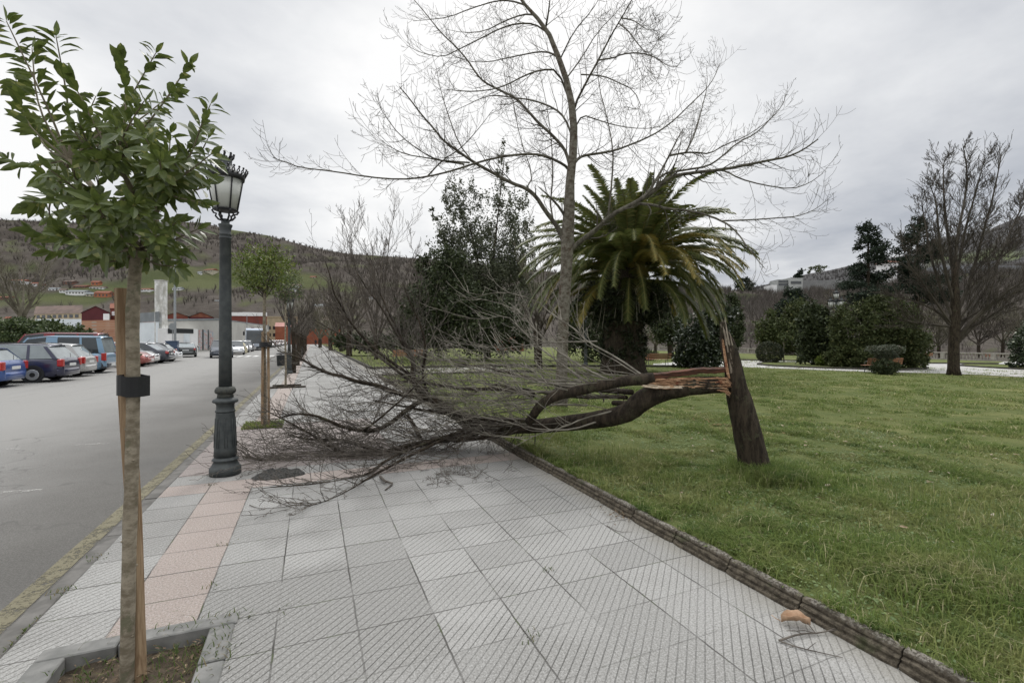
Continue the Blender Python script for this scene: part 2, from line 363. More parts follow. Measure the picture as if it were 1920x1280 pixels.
tag(mk('garden_kerb', mb, m_gk, smooth=False), kind='structure')
# park ground: one sheet from the kerb to the river balustrade and on under the hills
t = NT('lawn_ground'); a = t.noise(1.6, 5, .65); b = t.noise(60, 3, .7); c = t.mix(t.step(a, .35, .65), (.095, .118, .040), (.150, .165, .062))
c = t.mix(t.step(b, .4, .75), c, (.075, .095, .03)); c = t.mix(t.M('MULTIPLY', t.step(t.noise(.5, 4), .5, .68), .45), c, (.25, .235, .10)); t.bump(b, .8, .03); m_lawn = t.done(c, .95, spec=.1)
mb = MB(); xs = [2.69, 4, 10, 20, 35, 55, 77]; 
for y0_, y1_ in ((-12, 20.8), (26.6, 185)):
    for a_, b_ in zip(xs, xs[1:]):
        if y1_ < 30 and a_ >= 10: y1q = 20.8
        aa = max(a_, 2.69 if y0_ < 20 else 3.1)
        mb.add([(aa, y0_, gz(aa)), (b_, y0_, gz(b_)), (b_, y1_, gz(b_)), (aa, y1_, gz(aa))], [(0, 1, 2, 3)])
for a_, b_ in zip(xs[2:], xs[3:]): mb.add([(a_, 20.8, gz(a_)), (b_, 20.8, gz(b_)), (b_, 26.6, gz(b_)), (a_, 26.6, gz(a_))], [(0, 1, 2, 3)])
tag(mk('lawn', mb, m_lawn), kind='structure')
m_path = nm('park_path', (.34, .33, .31), (.46, .45, .43), 3, .85, .2, .01)
def on_g(pts, dz=0):
    out_ = []
    for p in pts:
        g = G(*p); out_.append((g.x, g.y, g.z+dz))
    return out_
mb = MB(); mb.add([(3.2, 20.9, .02), (4, 20.9, .02), (10, 20.9, .0), (10, 26.5, .0), (4, 26.5, .02), (3.2, 26.5, .02)], [(0, 1, 2, 3, 4, 5)]); tag(mk('crossing_path', mb, nm('worn_path', (.16, .15, .12), (.27, .26, .24), 2, .9, .3, .01)), kind='structure')
def fan(near, far, dz):
    a = on_g(near, dz); b = on_g(far, dz); mb = MB(); n = len(a); mb.add(a+b, [(i, i+1, n+i+1, n+i) for i in range(n-1)]); return mb
near = [(1225, 684.5), (1300, 686.5), (1400, 688.5), (1500, 692.5), (1620, 697), (1760, 700), (1840, 703), (1930, 708), (2100, 716)]
far_ = [(1225, 682), (1300, 676.5), (1400, 675.5), (1500, 677), (1620, 679), (1740, 681), (1840, 681.5), (1930, 683), (2100, 686)]
tag(mk('park_path', fan(near, far_, .02), m_path), kind='structure')
mb = MB(); mb.poly([(a.x, a.y, a.z) for a in [G(1870, 682), G(1930, 682.5), G(1930, 679), G(1882, 678.5)]], .03); tag(mk('park_path', mb, m_path), kind='structure')
m_edge = nm('dark_edging', (.035, .032, .026), (.08, .075, .06), 4, .95)
def island(pts, h=.10):
    g = on_g(pts, 0); n = len(g); mb = MB(); mb.add([(p[0], p[1], p[2]+h) for p in g], [tuple(range(n))]); e_ = MB()
    for i in range(n):
        a, b = g[i], g[(i+1) % n]; A = Vector(a); B = Vector(b); C = sum((Vector(q) for q in g), Vector())/n
        ia = A+(C-A).normalized()*.22; ib = B+(C-B).normalized()*.22
        e_.add([A, B, B+Vector((0, 0, h+.03)), A+Vector((0, 0, h+.03)), ib+Vector((0, 0, h+.03)), ia+Vector((0, 0, h+.03))], [(0, 1, 2, 3), (3, 2, 4, 5)])
    tag(mk('lawn_island', mb, m_lawn), kind='structure'); tag(mk('island_edging', e_, m_edge), kind='structure')
island([(1419, 684), (1440, 686.5), (1500, 689.5), (1570, 692), (1640, 694), (1700, 694.8), (1738, 693), (1742, 690.5), (1728, 688), (1660, 685), (1560, 682), (1450, 680.5), (1424, 682)])
island([(1799, 686.5), (1850, 690), (1930, 694.5), (2000, 698), (2000, 689), (1930, 686.5), (1850, 684.5), (1805, 684.5)])
def strip(pts, wd, h, m, name):
    g = on_g(pts, 0); mb = MB()
    for a, b in zip(g, g[1:]):
        a = Vector(a); b = Vector(b); d = (b-a).normalized(); nn = Vector((-d.y, d.x, 0))*wd/2; up = Vector((0, 0, h))
        mb.add([a-nn, b-nn, b+nn, a+nn, a-nn+up, b-nn+up, b+nn+up, a+nn+up], [(4, 5, 6, 7), (0, 1, 5, 4), (2, 3, 7, 6)])
    tag(mk(name, mb, m), kind='structure')
strip([(930, 688.5), (1050, 688), (1225, 688), (1310, 689)], .2, .14, m_edge, 'lawn_edging')
strip([(1380, 675.5), (1480, 677), (1560, 678.5)], .25, .14, m_edge, 'lawn_edging'); strip([(1735, 682), (1870, 682.5)], .25, .14, m_edge, 'lawn_edging')
mb = MB(); mb.box(2.9, 3.1, 27, 150, 0, .12); mb.box(2.74, 10, 20.75, 20.9, 0, .14); mb.box(3.1, 12, 26.5, 26.7, 0, .14); tag(mk('lawn_edging', mb, m_edge), kind='structure')

# ------------------------------------------------------------------ terrain: valley floor + hills
def interp(pts, x):
    if x <= pts[0][0]: return pts[0][1]
    for a, b in zip(pts, pts[1:]):
        if x <= b[0]:
            q = (x-a[0])/(b[0]-a[0]); return a[1]+(b[1]-a[1])*q
    return pts[-1][1]
SKY1 = [(-900, 470), (-500, 420), (-200, 402), (0, 411), (60, 414), (200, 420), (370, 416), (440, 432), (500, 441), (560, 457), (600, 468), (660, 476), (800, 486), (1000, 505), (1200, 530), (1380, 546), (1450, 545), (1600, 540), (1700, 520), (1800, 508), (1920, 500), (2300, 470), (2900, 470)]
DS1 = [(-900, 620), (500, 640), (900, 520), (1200, 360), (1400, 270), (1700, 260), (2900, 300)]
D01 = [(-900, 170), (500, 195), (900, 190), (1200, 150), (1400, 118), (1700, 100), (2900, 100)]
SKY2 = [(1100, 580), (1380, 545), (1440, 533), (1500, 516), (1560, 506), (1620, 492), (1690, 480), (1752, 447), (1850, 432), (1920, 402), (2100, 370), (2900, 380)]
def ridge(pxx, d, sky_, ds, d0, zb, seed, amp):
    k = K(pxx); zs = (HZ-interp(sky_, pxx))/FPX*ds+CH
    q = (d-d0)/(ds-d0)
    p = P(pxx, HZ, d)
    if q <= 0: return zb
    n_ = mnoise.fractal(Vector((p.x/90+seed, p.y/90, 0)), 1.0, 2.1, 4)
    n2_ = mnoise.fractal(Vector((p.x/14+seed, p.y/14, 3)), 1.0, 2.1, 3)
    if q <= 1: s_ = q**1.25*(1+amp*n_*(1-q)*q*2.2)
    else: s_ = 1-(q-1)*.8
    return zb+(zs-zb)*s_+n2_*1.2*min(1, q*3)*(.6 if .8 < q < 1.2 else 1)
def t1(pxx, d): return ridge(pxx, d, SKY1, interp(DS1, pxx), interp(D01, pxx), -.2 if pxx < 1000 else -3.0, 0, .35)
MEAD = [(95, 560, 130, 16), (190, 547, 80, 10), (300, 525, 70, 26), (400, 520, 110, 26), (250, 536, 90, 9), (440, 431, 28, 9), (560, 524, 62, 14), (590, 535, 50, 10), (40, 500, 60, 4), (650, 540, 30, 8),
        (1400, 556, 30, 5), (1600, 500, 50, 6), (330, 470, 26, 6)]
def meadow(px_, py_):
    m_ = 0
    for a, b, c_, d_ in MEAD: m_ = max(m_, 1.35-((px_-a)/c_)**2-((py_-b)/d_)**2)
    m_ += .95*mnoise.fractal(Vector((px_/40, py_/9, 1)), 1, 2, 3)
    return max(0, min(1, m_*2.2-.5))
def terrain(name, fn, pxr, drows, mat_, maskfn=None):
    vs = []; fs = []; msk = []; np_ = len(pxr); 
    for d in drows:
        for p_ in pxr:
            dd = d(p_) if callable(d) else d
            q = P(p_, HZ, dd); z_ = fn(p_, dd); vs.append((q.x, q.y, z_)); msk.append(maskfn(p_, HZ-(z_-CH)/dd*FPX) if maskfn else 0)
    for i in range(len(drows)-1):
        for j in range(np_-1): a = i*np_+j; fs.append((a, a+1, a+np_+1, a+np_))
    me = bpy.data.meshes.new(name); me.from_pydata(vs, [], fs); me.update()
    if maskfn:
        at = me.attributes.new('meadow', 'FLOAT', 'POINT'); at.data.foreach_set('value', msk)
    return tag(link(name, me, mat_, smooth=True), kind='structure')
def hillmat(name, wood1, wood2, g1, g2):
    t = NT(name); a = t.noise(.035, 6, .65); f = t.noise(.25, 5, .75); c = t.mix(t.step(a, .38, .62), wood1, wood2); c = t.mix(t.M('MULTIPLY', t.step(f, .45, .7), .5), c, tuple(q*.55 for q in wood1))
    at = t.n('ShaderNodeAttribute'); at.attribute_name = 'meadow'; g = t.mix(t.step(t.noise(.02, 4), .4, .6), g1, g2)
    c = t.mix(at.outputs['Fac'], c, g); t.bump(f, .6, 2.5); return t.done(c, .97, spec=.05)
m_hill = hillmat('hillside', (.068, .058, .050), (.105, .092, .080), (.062, .072, .033), (.092, .100, .047))
m_hill2 = hillmat('far_hillside', (.070, .068, .068), (.10, .097, .095), (.10, .12, .055), (.12, .14, .07))
pxr = list(range(-900, 2901, 20)); 
rows = [(lambda p_, q=q: interp(D01, p_)+(interp(DS1, p_)-interp(D01, p_))*q) for q in [-.25, -.05, 0]+[i/44 for i in range(1, 45)]+[1.04, 1.1, 1.3]]
rows = [lambda p_: 60.0 if p_ < 1000 else interp(D01, p_)*.98-18*0-1, *rows]
rows[0] = lambda p_: interp(D01, p_)*.72
terrain('hills', t1, pxr, rows, m_hill, meadow)
def t2(pxx, d): return ridge(pxx, d, SKY2, 950, 330, 0, 9, .25)
pxr2 = list(range(1050, 2901, 20)); terrain('far_hills', t2, pxr2, [330+(620*i/24) for i in range(25)]+[1000, 1100], m_hill2, lambda a, b: max(0, min(1, 3*(1-((a-1830)/100)**2-((b-482)/7)**2))) if b > 470 else max(0, min(1, 2*(1-((a-1590)/70)**2-((b-512)/10)**2))))
m_scrub = nm('valley_ground', (.075, .07, .05), (.12, .115, .075), .08, .97, .5, .5)
mb = MB(); mb.poly([(-900, -300), (900, -300), (900, 900), (-900, 900)], -4.2); tag(mk('valley_floor', mb, m_scrub), kind='structure')
mb = MB(); mb.poly([(-400, -60), (-75, -60), (-75, 185), (-60, 185), (2.7, 185), (77, 185), (77, 240), (-400, 330)], -.30); mb.poly([(-75, -60), (-75, -12), (2.7, -12), (2.7, -60)], -.3); tag(mk('town_ground', mb, m_scrub), kind='structure')
def hit(px_, py_, fn=t1, d0=100, d1=900):
    d = d0
    while d < d1:
        if CH-(py_-HZ)/FPX*d <= fn(px_, d): break
        d += 2
    return d
# bare woodland on the slopes: thousands of splayed twig fans, one mass
m_wood = leafm('bare_woodland', (.095, .082, .072), (.15, .135, .12), (.06, .07, .045), .08, .95, 0, .05)
rs = np.random.RandomState(5); V = []
def fan_tree(p, h, rs, n=11, wd=.22):
    o = []
    for i in range(n):
        a = rs.uniform(0, 6.28); sp_ = rs.uniform(.05, .42); top = np.array([p[0]+math.cos(a)*sp_*h, p[1]+math.sin(a)*sp_*h, p[2]+h*rs.uniform(.7, 1.05)])
        b0 = np.array([p[0], p[1], p[2]+h*rs.uniform(0, .45)]); s_ = np.array([RX, RY, 0])*wd*rs.uniform(.6, 1.5)
        o += [b0-s_, b0+s_, top]
    return o
for i in range(12000):
    px_ = rs.uniform(-60, 1960) if i % 9 else rs.uniform(-700, 2600); q = math.sqrt(rs.uniform(.0, 1.08)); d = interp(D01, px_)+(interp(DS1, px_)-interp(D01, px_))*q
    z_ = t1(px_, d); py_ = HZ-(z_-CH)/d*FPX
    if meadow(px_, py_) > .25: continue
    if px_ < 700 and py_ > 572 and rs.rand() < .75: continue
    p = P(px_, HZ, d); h = rs.uniform(4, 7.5)*(.75 if q > .9 else 1); V += fan_tree((p.x, p.y, z_-1), h, rs, 10 if d < 400 else 8, .0011*d*.35)
o = mk_np('hillside_woodland', V, 3, m_wood); tag(o, 'bare brown winter woodland covering the hillsides', 'woodland', kind='stuff')
V = []
for i in range(5200):
    px_ = rs.uniform(1350, 2100); d = 330+600*rs.rand()**.7
    z_ = t2(px_, d); py_ = HZ-(z_-CH)/d*FPX
    p = P(px_, HZ, d); V += fan_tree((p.x, p.y, z_-1), rs.uniform(5, 9), rs, 6, .3)
tag(mk_np('far_woodland', V, 3, leafm('far_bare_woodland', (.075, .070, .068), (.12, .115, .11), None, .1, .95, 0, .05)), 'grey woodland on the farthest hill at the right', 'woodland', kind='stuff')
# ------------------------------------------------------------------ vegetation generators
def leaves_np(C, Rr, n, size, rs, clumps=40, cs=.22, aspect=.5, up=0.0, shell=.6, squash=None):
    """n leaf quads in clumps spread through ellipsoids C/Rr"""
    C = np.asarray(C, float).reshape(-1, 3); Rr = np.asarray(Rr, float).reshape(-1, 3); out_ = []
    vol = Rr.prod(axis=1)**.8; pr = vol/vol.sum()
    for i in range(len(C)):
        m = max(8, int(n*pr[i])); kc = max(6, int(clumps*pr[i]*len(C)**.3))
        u = rs.normal(size=(kc, 3)); u /= np.linalg.norm(u, axis=1)[:, None]; r = rs.uniform(shell, 1.0, kc)**.6
        cc = u*r[:, None]; wgt = rs.uniform(.3, 1.6, kc); idx = rs.choice(kc, m, p=wgt/wgt.sum())
        pts = cc[idx]+rs.normal(size=(m, 3))*cs*rs.uniform(.4, 1.1, m)[:, None]
        out_.append(C[i]+pts*Rr[i])
    Pp = np.concatenate(out_); m = len(Pp)
    a = rs.normal(size=(m, 3)); a[:, 2] += up; a /= np.linalg.norm(a, axis=1)[:, None]
    b = rs.normal(size=(m, 3)); b -= a*(a*b).sum(1)[:, None]; b /= np.linalg.norm(b, axis=1)[:, None]
    s = size*rs.uniform(.55, 1.3, m)[:, None]
    return np.stack([Pp, Pp+a*s*.5+b*s*aspect*.5, Pp+a*s, Pp+a*s*.5-b*s*aspect*.5], 1).reshape(-1, 3)
def twig(mb, p, d, Ln, r, lvl, rng, o):
    """recursive bare branch. o: segs, jit, up, kids, spread, ratio, zmin, thin"""
    n = max(3, int(o['segs']*(1 if lvl else 1.4))); step = Ln/n; pts = [Vector(p)]; rad = [r]; d = d.normalized(); ax = Vector((rng.gauss(0, 1), rng.gauss(0, 1), rng.gauss(0, .6))).normalized()
    for i in range(n):
        d = (d+Vector((rng.gauss(0, 1), rng.gauss(0, 1), rng.gauss(0, 1)))*o['jit']+Vector((0, 0, 1))*o['up'](i/n, lvl)+ax*o.get('curl', 0)).normalized()
        q = pts[-1]+d*step
        if q.z < o.get('zmin', -99): q.z = o['zmin']+rng.random()*.03; d = Vector((d.x, d.y, abs(d.z)*.15)).normalized()
        pts.append(q); rad.append(max(o['thin'], r*(1-.82*(i+1)/n)))
    mb.tube(pts, rad, 6 if r > .02 else (4 if r > .008 else 3), False)
    if lvl <= 0: return pts
    kids = o['kids'](lvl, Ln, rng)
    for j in range(kids):
        f = .12+.86*(j+rng.random())/max(1, kids); i = min(n-1, int(f*n)); q = pts[i].lerp(pts[i+1], f*n-i) if i < n else pts[-1]
        t_ = (pts[i+1]-pts[i]).normalized(); s = Vector((rng.gauss(0, 1), rng.gauss(0, 1), rng.gauss(0, 1)+o.get('kup', .2))); s -= t_*s.dot(t_)
        if s.length < .01: continue
        dd = t_*math.cos(o['spread'])+s.normalized()*math.sin(o['spread']*rng.uniform(.6, 1.3))
        twig(mb, q, dd, Ln*o['ratio']*rng.uniform(.55, 1.15)*(1-.45*f), max(o['thin'], rad[i]*.55), lvl-1, rng, o)
    return pts
def along(pts, f):
    n = len(pts)-1; i = min(n-1, int(f*n)); return pts[i].lerp(pts[i+1], f*n-i), (pts[i+1]-pts[i]).normalized(), i
def smooth(pts, it=2):
    for _ in range(it):
        q = [pts[0]]
        for a, b in zip(pts, pts[1:]): q += [a.lerp(b, .25), a.lerp(b, .75)]
        q.append(pts[-1]); pts = q
    return pts
def lens(pts): return sum((b-a).length for a, b in zip(pts, pts[1:]))
def bark(name, c1, c2, sc_=14, bump=.9, lich=None, st=(1, 1, .25), bd=.012):
    t = NT(name); v = t.map(st); a = t.noise(sc_, 6, .7, v); c = t.mix(t.step(a, .34, .66), c1, c2)
    if lich: c = t.mix(t.M('MULTIPLY', t.step(t.noise(7, 5, .75), .54, .64), .75), c, lich)
    t.bump(t.noise(sc_*2, 6, .75, v), bump, bd); return t.done(c, .93, spec=.2)
m_bark = bark('grey_brown_bark', (.045, .037, .028), (.13, .112, .088))
m_barkdark = bark('dark_bark', (.018, .014, .010), (.062, .048, .034), 18, 1.0, (.065, .062, .038), bd=.02)
m_twig = nm('dark_twig_bark', (.046, .038, .031), (.135, .118, .098), 6, .9)
m_twigpale = nm('pale_twig_bark', (.085, .075, .058), (.23, .21, .17), 5, .8)
m_trunkpale = bark('lichened_bark', (.085, .070, .052), (.22, .205, .17), 9, .9, (.075, .045, .03), (1, 1, 1.4))
m_wood = nm('stake_wood', (.17, .105, .055), (.34, .245, .15), 9, .8, .6, .004, (6, 6, .35))
m_rubber = NT('black_rubber'); t = m_rubber; x, y, z = t.xyz(); t.bump(t.M('FRACT', t.M('MULTIPLY', z, 110)), .6, .004); m_rubber = t.done((.012, .013, .015), .5)
# ------------------------------------------------------------------ foreground young tree
D1 = 2.27
tr = wthing('young_tree', 'nearest young broad-leaved evergreen tree, its thin pale trunk tied to a wooden stake', 'tree', P(240, 1272, D1))
def pp(lst, d=D1): return [P(a[0], a[1], (a[2] if len(a) > 2 else d)) for a in lst]
tp = pp([(238, 1300), (238, 1270), (239, 1200), (241, 1100), (243, 1000), (247, 900), (249, 800), (250, 700), (248, 600), (252, 520), (257, 480), (262, 465)])
tp = smooth(tp, 1); n = len(tp); rad = [.034 if i < 2 else .0295-.0035*i/n+.001*math.sin(i*2.3) for i in range(n)]
m_yb = bark('young_bark', (.15, .125, .088), (.30, .262, .20), 16, .6, (.12, .12, .075), (1, 1, 1.8), .006)
mb = MB(); mb.tube(tp, rad, 20, bump=.02, rng=rnd)
for i in range(16): q, _, k = along(tp, .1+.85*rnd.random()); a = rnd.random()*6.28; mb.tube([q+Vector((math.cos(a), math.sin(a), 0))*.02, q+Vector((math.cos(a), math.sin(a), .1))*(.033+.004*rnd.random())], [.009, .004], 5)
mk('trunk', mb, m_yb, tr, True)
mbb = MB(); LV = []
def curved_leaf(p, d, nrm, Ln, wd, droop, rng):
    d = d.normalized(); s = d.cross(nrm)
    if s.length < .05: s = d.orthogonal()
    s.normalize(); u = s.cross(d).normalized(); pr = [(0, .06), (.22, .72), (.5, 1), (.78, .62), (1, .0)]; rows_ = []
    q = Vector(p); last = 0
    for f, wv in pr:
        dd = (d-Vector((0, 0, 1))*droop*f*1.5+u*.0).normalized(); q = q+dd*(f-last)*Ln; last = f
        rows_.append((q-s*wv*wd/2+u*wv*wd*.14, q, q+s*wv*wd/2+u*wv*wd*.14))
    for a, b in zip(rows_, rows_[1:]):
        LV.append((a[0], a[1], b[1], b[0])); LV.append((a[1], a[2], b[2], b[1]))
crown0 = tp[-1]
tips = [(12, 40, 2.1), (60, 90, 2.35), (105, 68, 2.2), (30, 150, 2.4), (228, 108, 2.2), (292, 100, 2.35), (355, 120, 2.15), (395, 195, 2.3), (180, 180, 2.5), (135, 150, 2.0), (330, 170, 2.6), (150, 235, 2.0), (250, 200, 2.6),
        (270, 190, 2.0), (15, 300, 2.25), (60, 380, 2.1), (60, 435, 2.3), (90, 470, 2.2), (390, 260, 2.2), (395, 290, 2.0), (392, 340, 2.25), (380, 380, 2.1), (370, 430, 2.2), (340, 470, 2.15), (120, 300, 2.6), (70, 230, 2.55), (200, 300, 1.95), (300, 300, 1.95), (350, 350, 2.5), (120, 440, 1.95), (210, 420, 1.9), (290, 440, 1.95), (170, 490, 2.1), (320, 250, 2.5), (90, 330, 1.95), (380, 230, 2.0), (200, 470, 2.55), (300, 490, 2.3), (330, 500, 2.1), (180, 380, 1.85), (250, 350, 2.7), (150, 400, 2.6)]
for k_ in range(80): 
    a = rnd.uniform(0, 6.28); q = rnd.uniform(.3, 1); tips.append((218+160*math.cos(a)*q, 350+125*math.sin(a)*q, 2.27+rnd.uniform(-.42, .42)))
forks = [P(a, b, c) for a, b, c in [(262, 465, 2.27), (225, 420, 2.2), (285, 410, 2.3), (180, 360, 2.2), (250, 360, 2.35), (310, 350, 2.2), (130, 300, 2.25), (215, 300, 2.1)]]
for a, b in [(0, 1), (0, 2), (1, 3), (1, 4), (2, 5), (3, 6), (4, 7), (2, 4)]: mbb.tube(smooth([forks[a], (forks[a]+forks[b])/2+Vector((rnd.gauss(0, .012), rnd.gauss(0, .012), .01)), forks[b]], 1), [.014, .012, .010, .009], 6)
for ti, tpx in enumerate(tips):
    T = P(*tpx); st = min(forks, key=lambda q: (q-T).length+.6*max(0, q.z-T.z+.05)); ln0 = (T-st).length
    up = Vector((0, 0, 1)); mid = st.lerp(T, .55)+Vector((rnd.gauss(0, .03), rnd.gauss(0, .03), -.10*ln0)); sh = smooth([st, mid, T], 2)
    rr = [.0062*(1-.7*i/(len(sh)-1)) for i in range(len(sh))]; mbb.tube(sh, rr, 5, False)
    Ls = lens(sh); leafy = min(Ls*.85, .42 if ti < 24 else .26); nl = int(leafy/.0155); ph = rnd.random()*6.28
    for j in range(nl):
        f = 1-(j/nl)*leafy/Ls; q, dr, i = along(sh, max(0.01, min(.999, f))); ph += 2.4 if ti > 23 else math.pi+rnd.uniform(-.5, .5)
        sd_ = dr.orthogonal().normalized(); sd_ = Matrix.Rotation(ph, 3, dr) @ sd_; big = .72 if j < 3 else 1.0
        d_ = (sd_*rnd.uniform(.75, 1.0)+dr*rnd.uniform(.45, .95)).normalized(); Ln = rnd.uniform(.066, .104)*big
        curved_leaf(q+d_*.008, d_, dr, Ln, Ln*rnd.uniform(.36, .48), rnd.uniform(.05, .75), rnd)
    curved_leaf(T, (sh[-1]-sh[-2]).normalized()+Vector((.2, 0, .3)), Vector((rnd.gauss(0, 1), 1, .2)), .07, .025, .1, rnd)
mk('branches', mbb, nm('shoot_bark', (.10, .085, .05), (.20, .17, .12), 10), tr)
m_leaf = leafm('glossy_evergreen_leaf', (.078, .112, .026), (.150, .188, .046), (.30, .31, .10), .05, .32, .28, .5)
m_leaf.node_tree.nodes['Principled BSDF'].inputs['Roughness'].default_value = .36
V = np.array([[tuple(v) for v in f] for f in LV], dtype=np.float32); mk_np('foliage', V, 4, m_leaf, tr)
# stake and tie
stk = wthing('wooden_stake', 'split brown wooden stake standing against the trunk of the nearest young tree', 'stake', P(258, 1256, 2.33))
mb = MB(); sp_ = [P(262, 1275, 2.31), P(260, 1200, 2.325), P(254, 1000, 2.33), P(244, 850, 2.33), P(235, 720, 2.33), P(229, 541, 2.33)]
mb.tube(smooth(sp_, 1), [.029+.0004*i for i in range(12)], 9, bump=.05, rng=rnd)
mk('pole', mb, m_wood, stk, False)
q = P(247.5, 720, 2.275); mb = MB(); rw = []
ax = Vector((RX, RY, 0)); ay = Vector((FX, FY, 0)); z0 = P(247, 739, 2.3).z; z1 = P(247, 702, 2.3).z
loop = [(-.068, .045), (-.066, -.015), (-.03, -.043), (.02, -.049), (.055, -.045), (.068, -.01), (.064, .04), (.0, .085)]
loop = [ (a, b) for a, b in loop]; lp = smooth([Vector((a, b, 0)) for a, b in loop+[loop[0]]], 1)[:-1]; n = len(lp); vs = []
for zz, e_ in ((z0, 0), (z1, 0), (z1, .006), (z0, .006)):
    for v in lp: vs.append(q+ax*(v.x*(1-e_/.065))+ay*(v.y*(1-e_/.06))+Vector((0, 0, zz-q.z+.006*(v.x > 0)*(-1))))
fs = [(r_*n+i, r_*n+(i+1) % n, ((r_+1) % 4)*n+(i+1) % n, ((r_+1) % 4)*n+i) for r_ in range(4) for i in range(n)]; mb.add(vs, fs)
tie = tag(mk('tree_tie', mb, m_rubber), 'wide black ribbed rubber band holding the nearest trunk to its stake', 'tree tie')
# pit litter and weeds
def weeds(name, region, n, h, mat_, label, z=0, w=.006, rs=np.random.RandomState(2), lean=.6, kindstuff=True):
    x0, x1, y0, y1 = region; X = rs.uniform(x0, x1, n); Y = rs.uniform(y0, y1, n); a = rs.uniform(0, 6.28, n); hh = h*rs.uniform(.4, 1.3, n); ln = rs.uniform(.1, lean, n)
    base = np.stack([X, Y, np.full(n, z)], 1); dx = np.stack([np.cos(a), np.sin(a), np.zeros(n)], 1); sx = np.stack([-np.sin(a), np.cos(a), np.zeros(n)], 1)*w
    mid = base+dx*(hh*ln*.4)[:, None]; mid[:, 2] += hh*.65; top = base+dx*(hh*ln*1.2)[:, None]; top[:, 2] += hh
    V = np.stack([base-sx, base+sx, mid+sx*.7, mid-sx*.7, mid-sx*.7, mid+sx*.7, top+sx*.05, top-sx*.05], 1); o = mk_np(name, V.reshape(-1, 3), 4, mat_)
    return tag(o, label, 'grass', kind='stuff')
m_grass = leafm('grass_blade', (.13, .175, .038), (.25, .275, .075), (.46, .42, .22), .09, .75, .38, .15)
def grassm(name, greens, dry):
    t = NT(name); g = t.n('ShaderNodeNewGeometry').outputs['Random Per Island']; c = t.mix(g, greens[0], greens[1]); c = t.mix(t.M('MULTIPLY', t.step(t.noise(1.1, 5, .7), .42, .62), .75), c, t.mix(g, greens[2], greens[3]))
    c = t.mix(t.M('MULTIPLY', t.step(t.noise(3.6, 4, .7), .50, .66), .8), c, t.mix(g, greens[4], greens[5])); f = t.M('ADD', t.M('FRACT', t.M('MULTIPLY', g, 17.3)), t.M('MULTIPLY', t.step(t.noise(2.3, 4, .7), .5, .7), .16)); c = t.mix(t.step(f, .93, .95), c, dry); m = t.done(c, .75, 0, .15)
    tr = t.n('ShaderNodeBsdfTranslucent'); t.lk(c, tr.inputs[0]); mxs = t.n('ShaderNodeMixShader'); mxs.inputs[0].default_value = .38; o = t.t.nodes['Material Output']; t.lk(t.b.outputs[0], mxs.inputs[1]); t.lk(tr.outputs[0], mxs.inputs[2]); t.lk(mxs.outputs[0], o.inputs[0]); return m
m_grass = grassm('lawn_blade', [(.098, .150, .038), (.195, .245, .068), (.175, .195, .070), (.30, .30, .12), (.055, .105, .028), (.110, .165, .050)], (.42, .39, .22))
m_weed = leafm('weed_blade', (.05, .085, .018), (.10, .13, .035), (.2, .16, .08), .25, .7, .2, .2)
rs = np.random.RandomState(8); W = []
for cx_, cy_, n_, h_ in [(-1.0, 2.95, 90, .05), (-.62, 2.98, 120, .05), (-.60, 2.75, 160, .04), (-.95, 2.6, 100, .04), (-.42, 2.86, 20, .03), (-.38, 3.14, 14, .035), (-1.45, 3.05, 30, .03), (-1.46, 3.9, 30, .025), (-1.45, 4.4, 24, .02), (-1.455, 3.4, 50, .02), (-1.45, 2.7, 40, .025),
                          (1.09, 2.33, 16, .02), (1.52, 2.95, 16, .02), (-.18, 3.13, 10, .02), (-1.02, 6.1, 20, .03), (-.6, 3.6, 12, .02), (-.61, 4.3, 12, .02)]:
    for i in range(n_):
        a = rs.uniform(0, 6.28); sg = .11 if n_ > 60 else .035; bx = cx_+rs.normal()*sg*(1 if n_ != 50 else .1); by = cy_+rs.normal()*sg*(1 if n_ != 50 else 4); z_ = -.05 if (-1.14 < bx < -.52 and 2.45 < by < 3.07) else .0; hh = h_*rs.uniform(.5, 1.3); b = np.array([bx, by, z_]); dd = np.array([math.cos(a), math.sin(a), 0]); ss = np.array([-dd[1], dd[0], 0])*.0028
        W += [b-ss, b+ss, b+dd*hh*.5+ss*.7+[0, 0, hh*.6], b+dd*hh*.5-ss*.7+[0, 0, hh*.6], b+dd*hh*.5-ss*.7+[0, 0, hh*.6], b+dd*hh*.5+ss*.7+[0, 0, hh*.6], b+dd*hh*1.1+[0, 0, hh*.7], b+dd*hh*1.1+ss*.1+[0, 0, hh*.7]]
tag(mk_np('weeds', np.array(W), 4, m_weed), 'small weeds growing in the near tree pit and in the paving joints', 'weeds', kind='stuff')
LV = []
for i in range(150):
    q = Vector((rs.uniform(-1.12, -.54), rs.uniform(2.5, 3.05), -.035+rs.uniform(0, .02))); curved_leaf(q, Vector((rs.normal(), rs.normal(), .1)), Vector((rs.normal()*.4, rs.normal()*.4, 1)), rs.uniform(.012, .045), rs.uniform(.005, .018), .1, rnd)
for i in range(70):
    g = G(1160+rs.normal()*18, 968+rs.normal()*5, 0); curved_leaf(Vector((g.x, g.y, .01+rs.uniform(0, .02))), Vector((rs.normal(), rs.normal(), .1)), Vector((rs.normal()*.4, rs.normal()*.4, 1)), rs.uniform(.015, .04), rs.uniform(.004, .02), .1, rnd)
tag(mk_np('leaf_litter', np.array([[tuple(v) for v in f] for f in LV]), 4, leafm('dead_leaf', (.085, .055, .032), (.16, .11, .065), (.30, .24, .15), .2, .8, .1)), 'dry brown leaf scraps in the tree pit and along the garden kerb', 'leaf litter', kind='stuff')
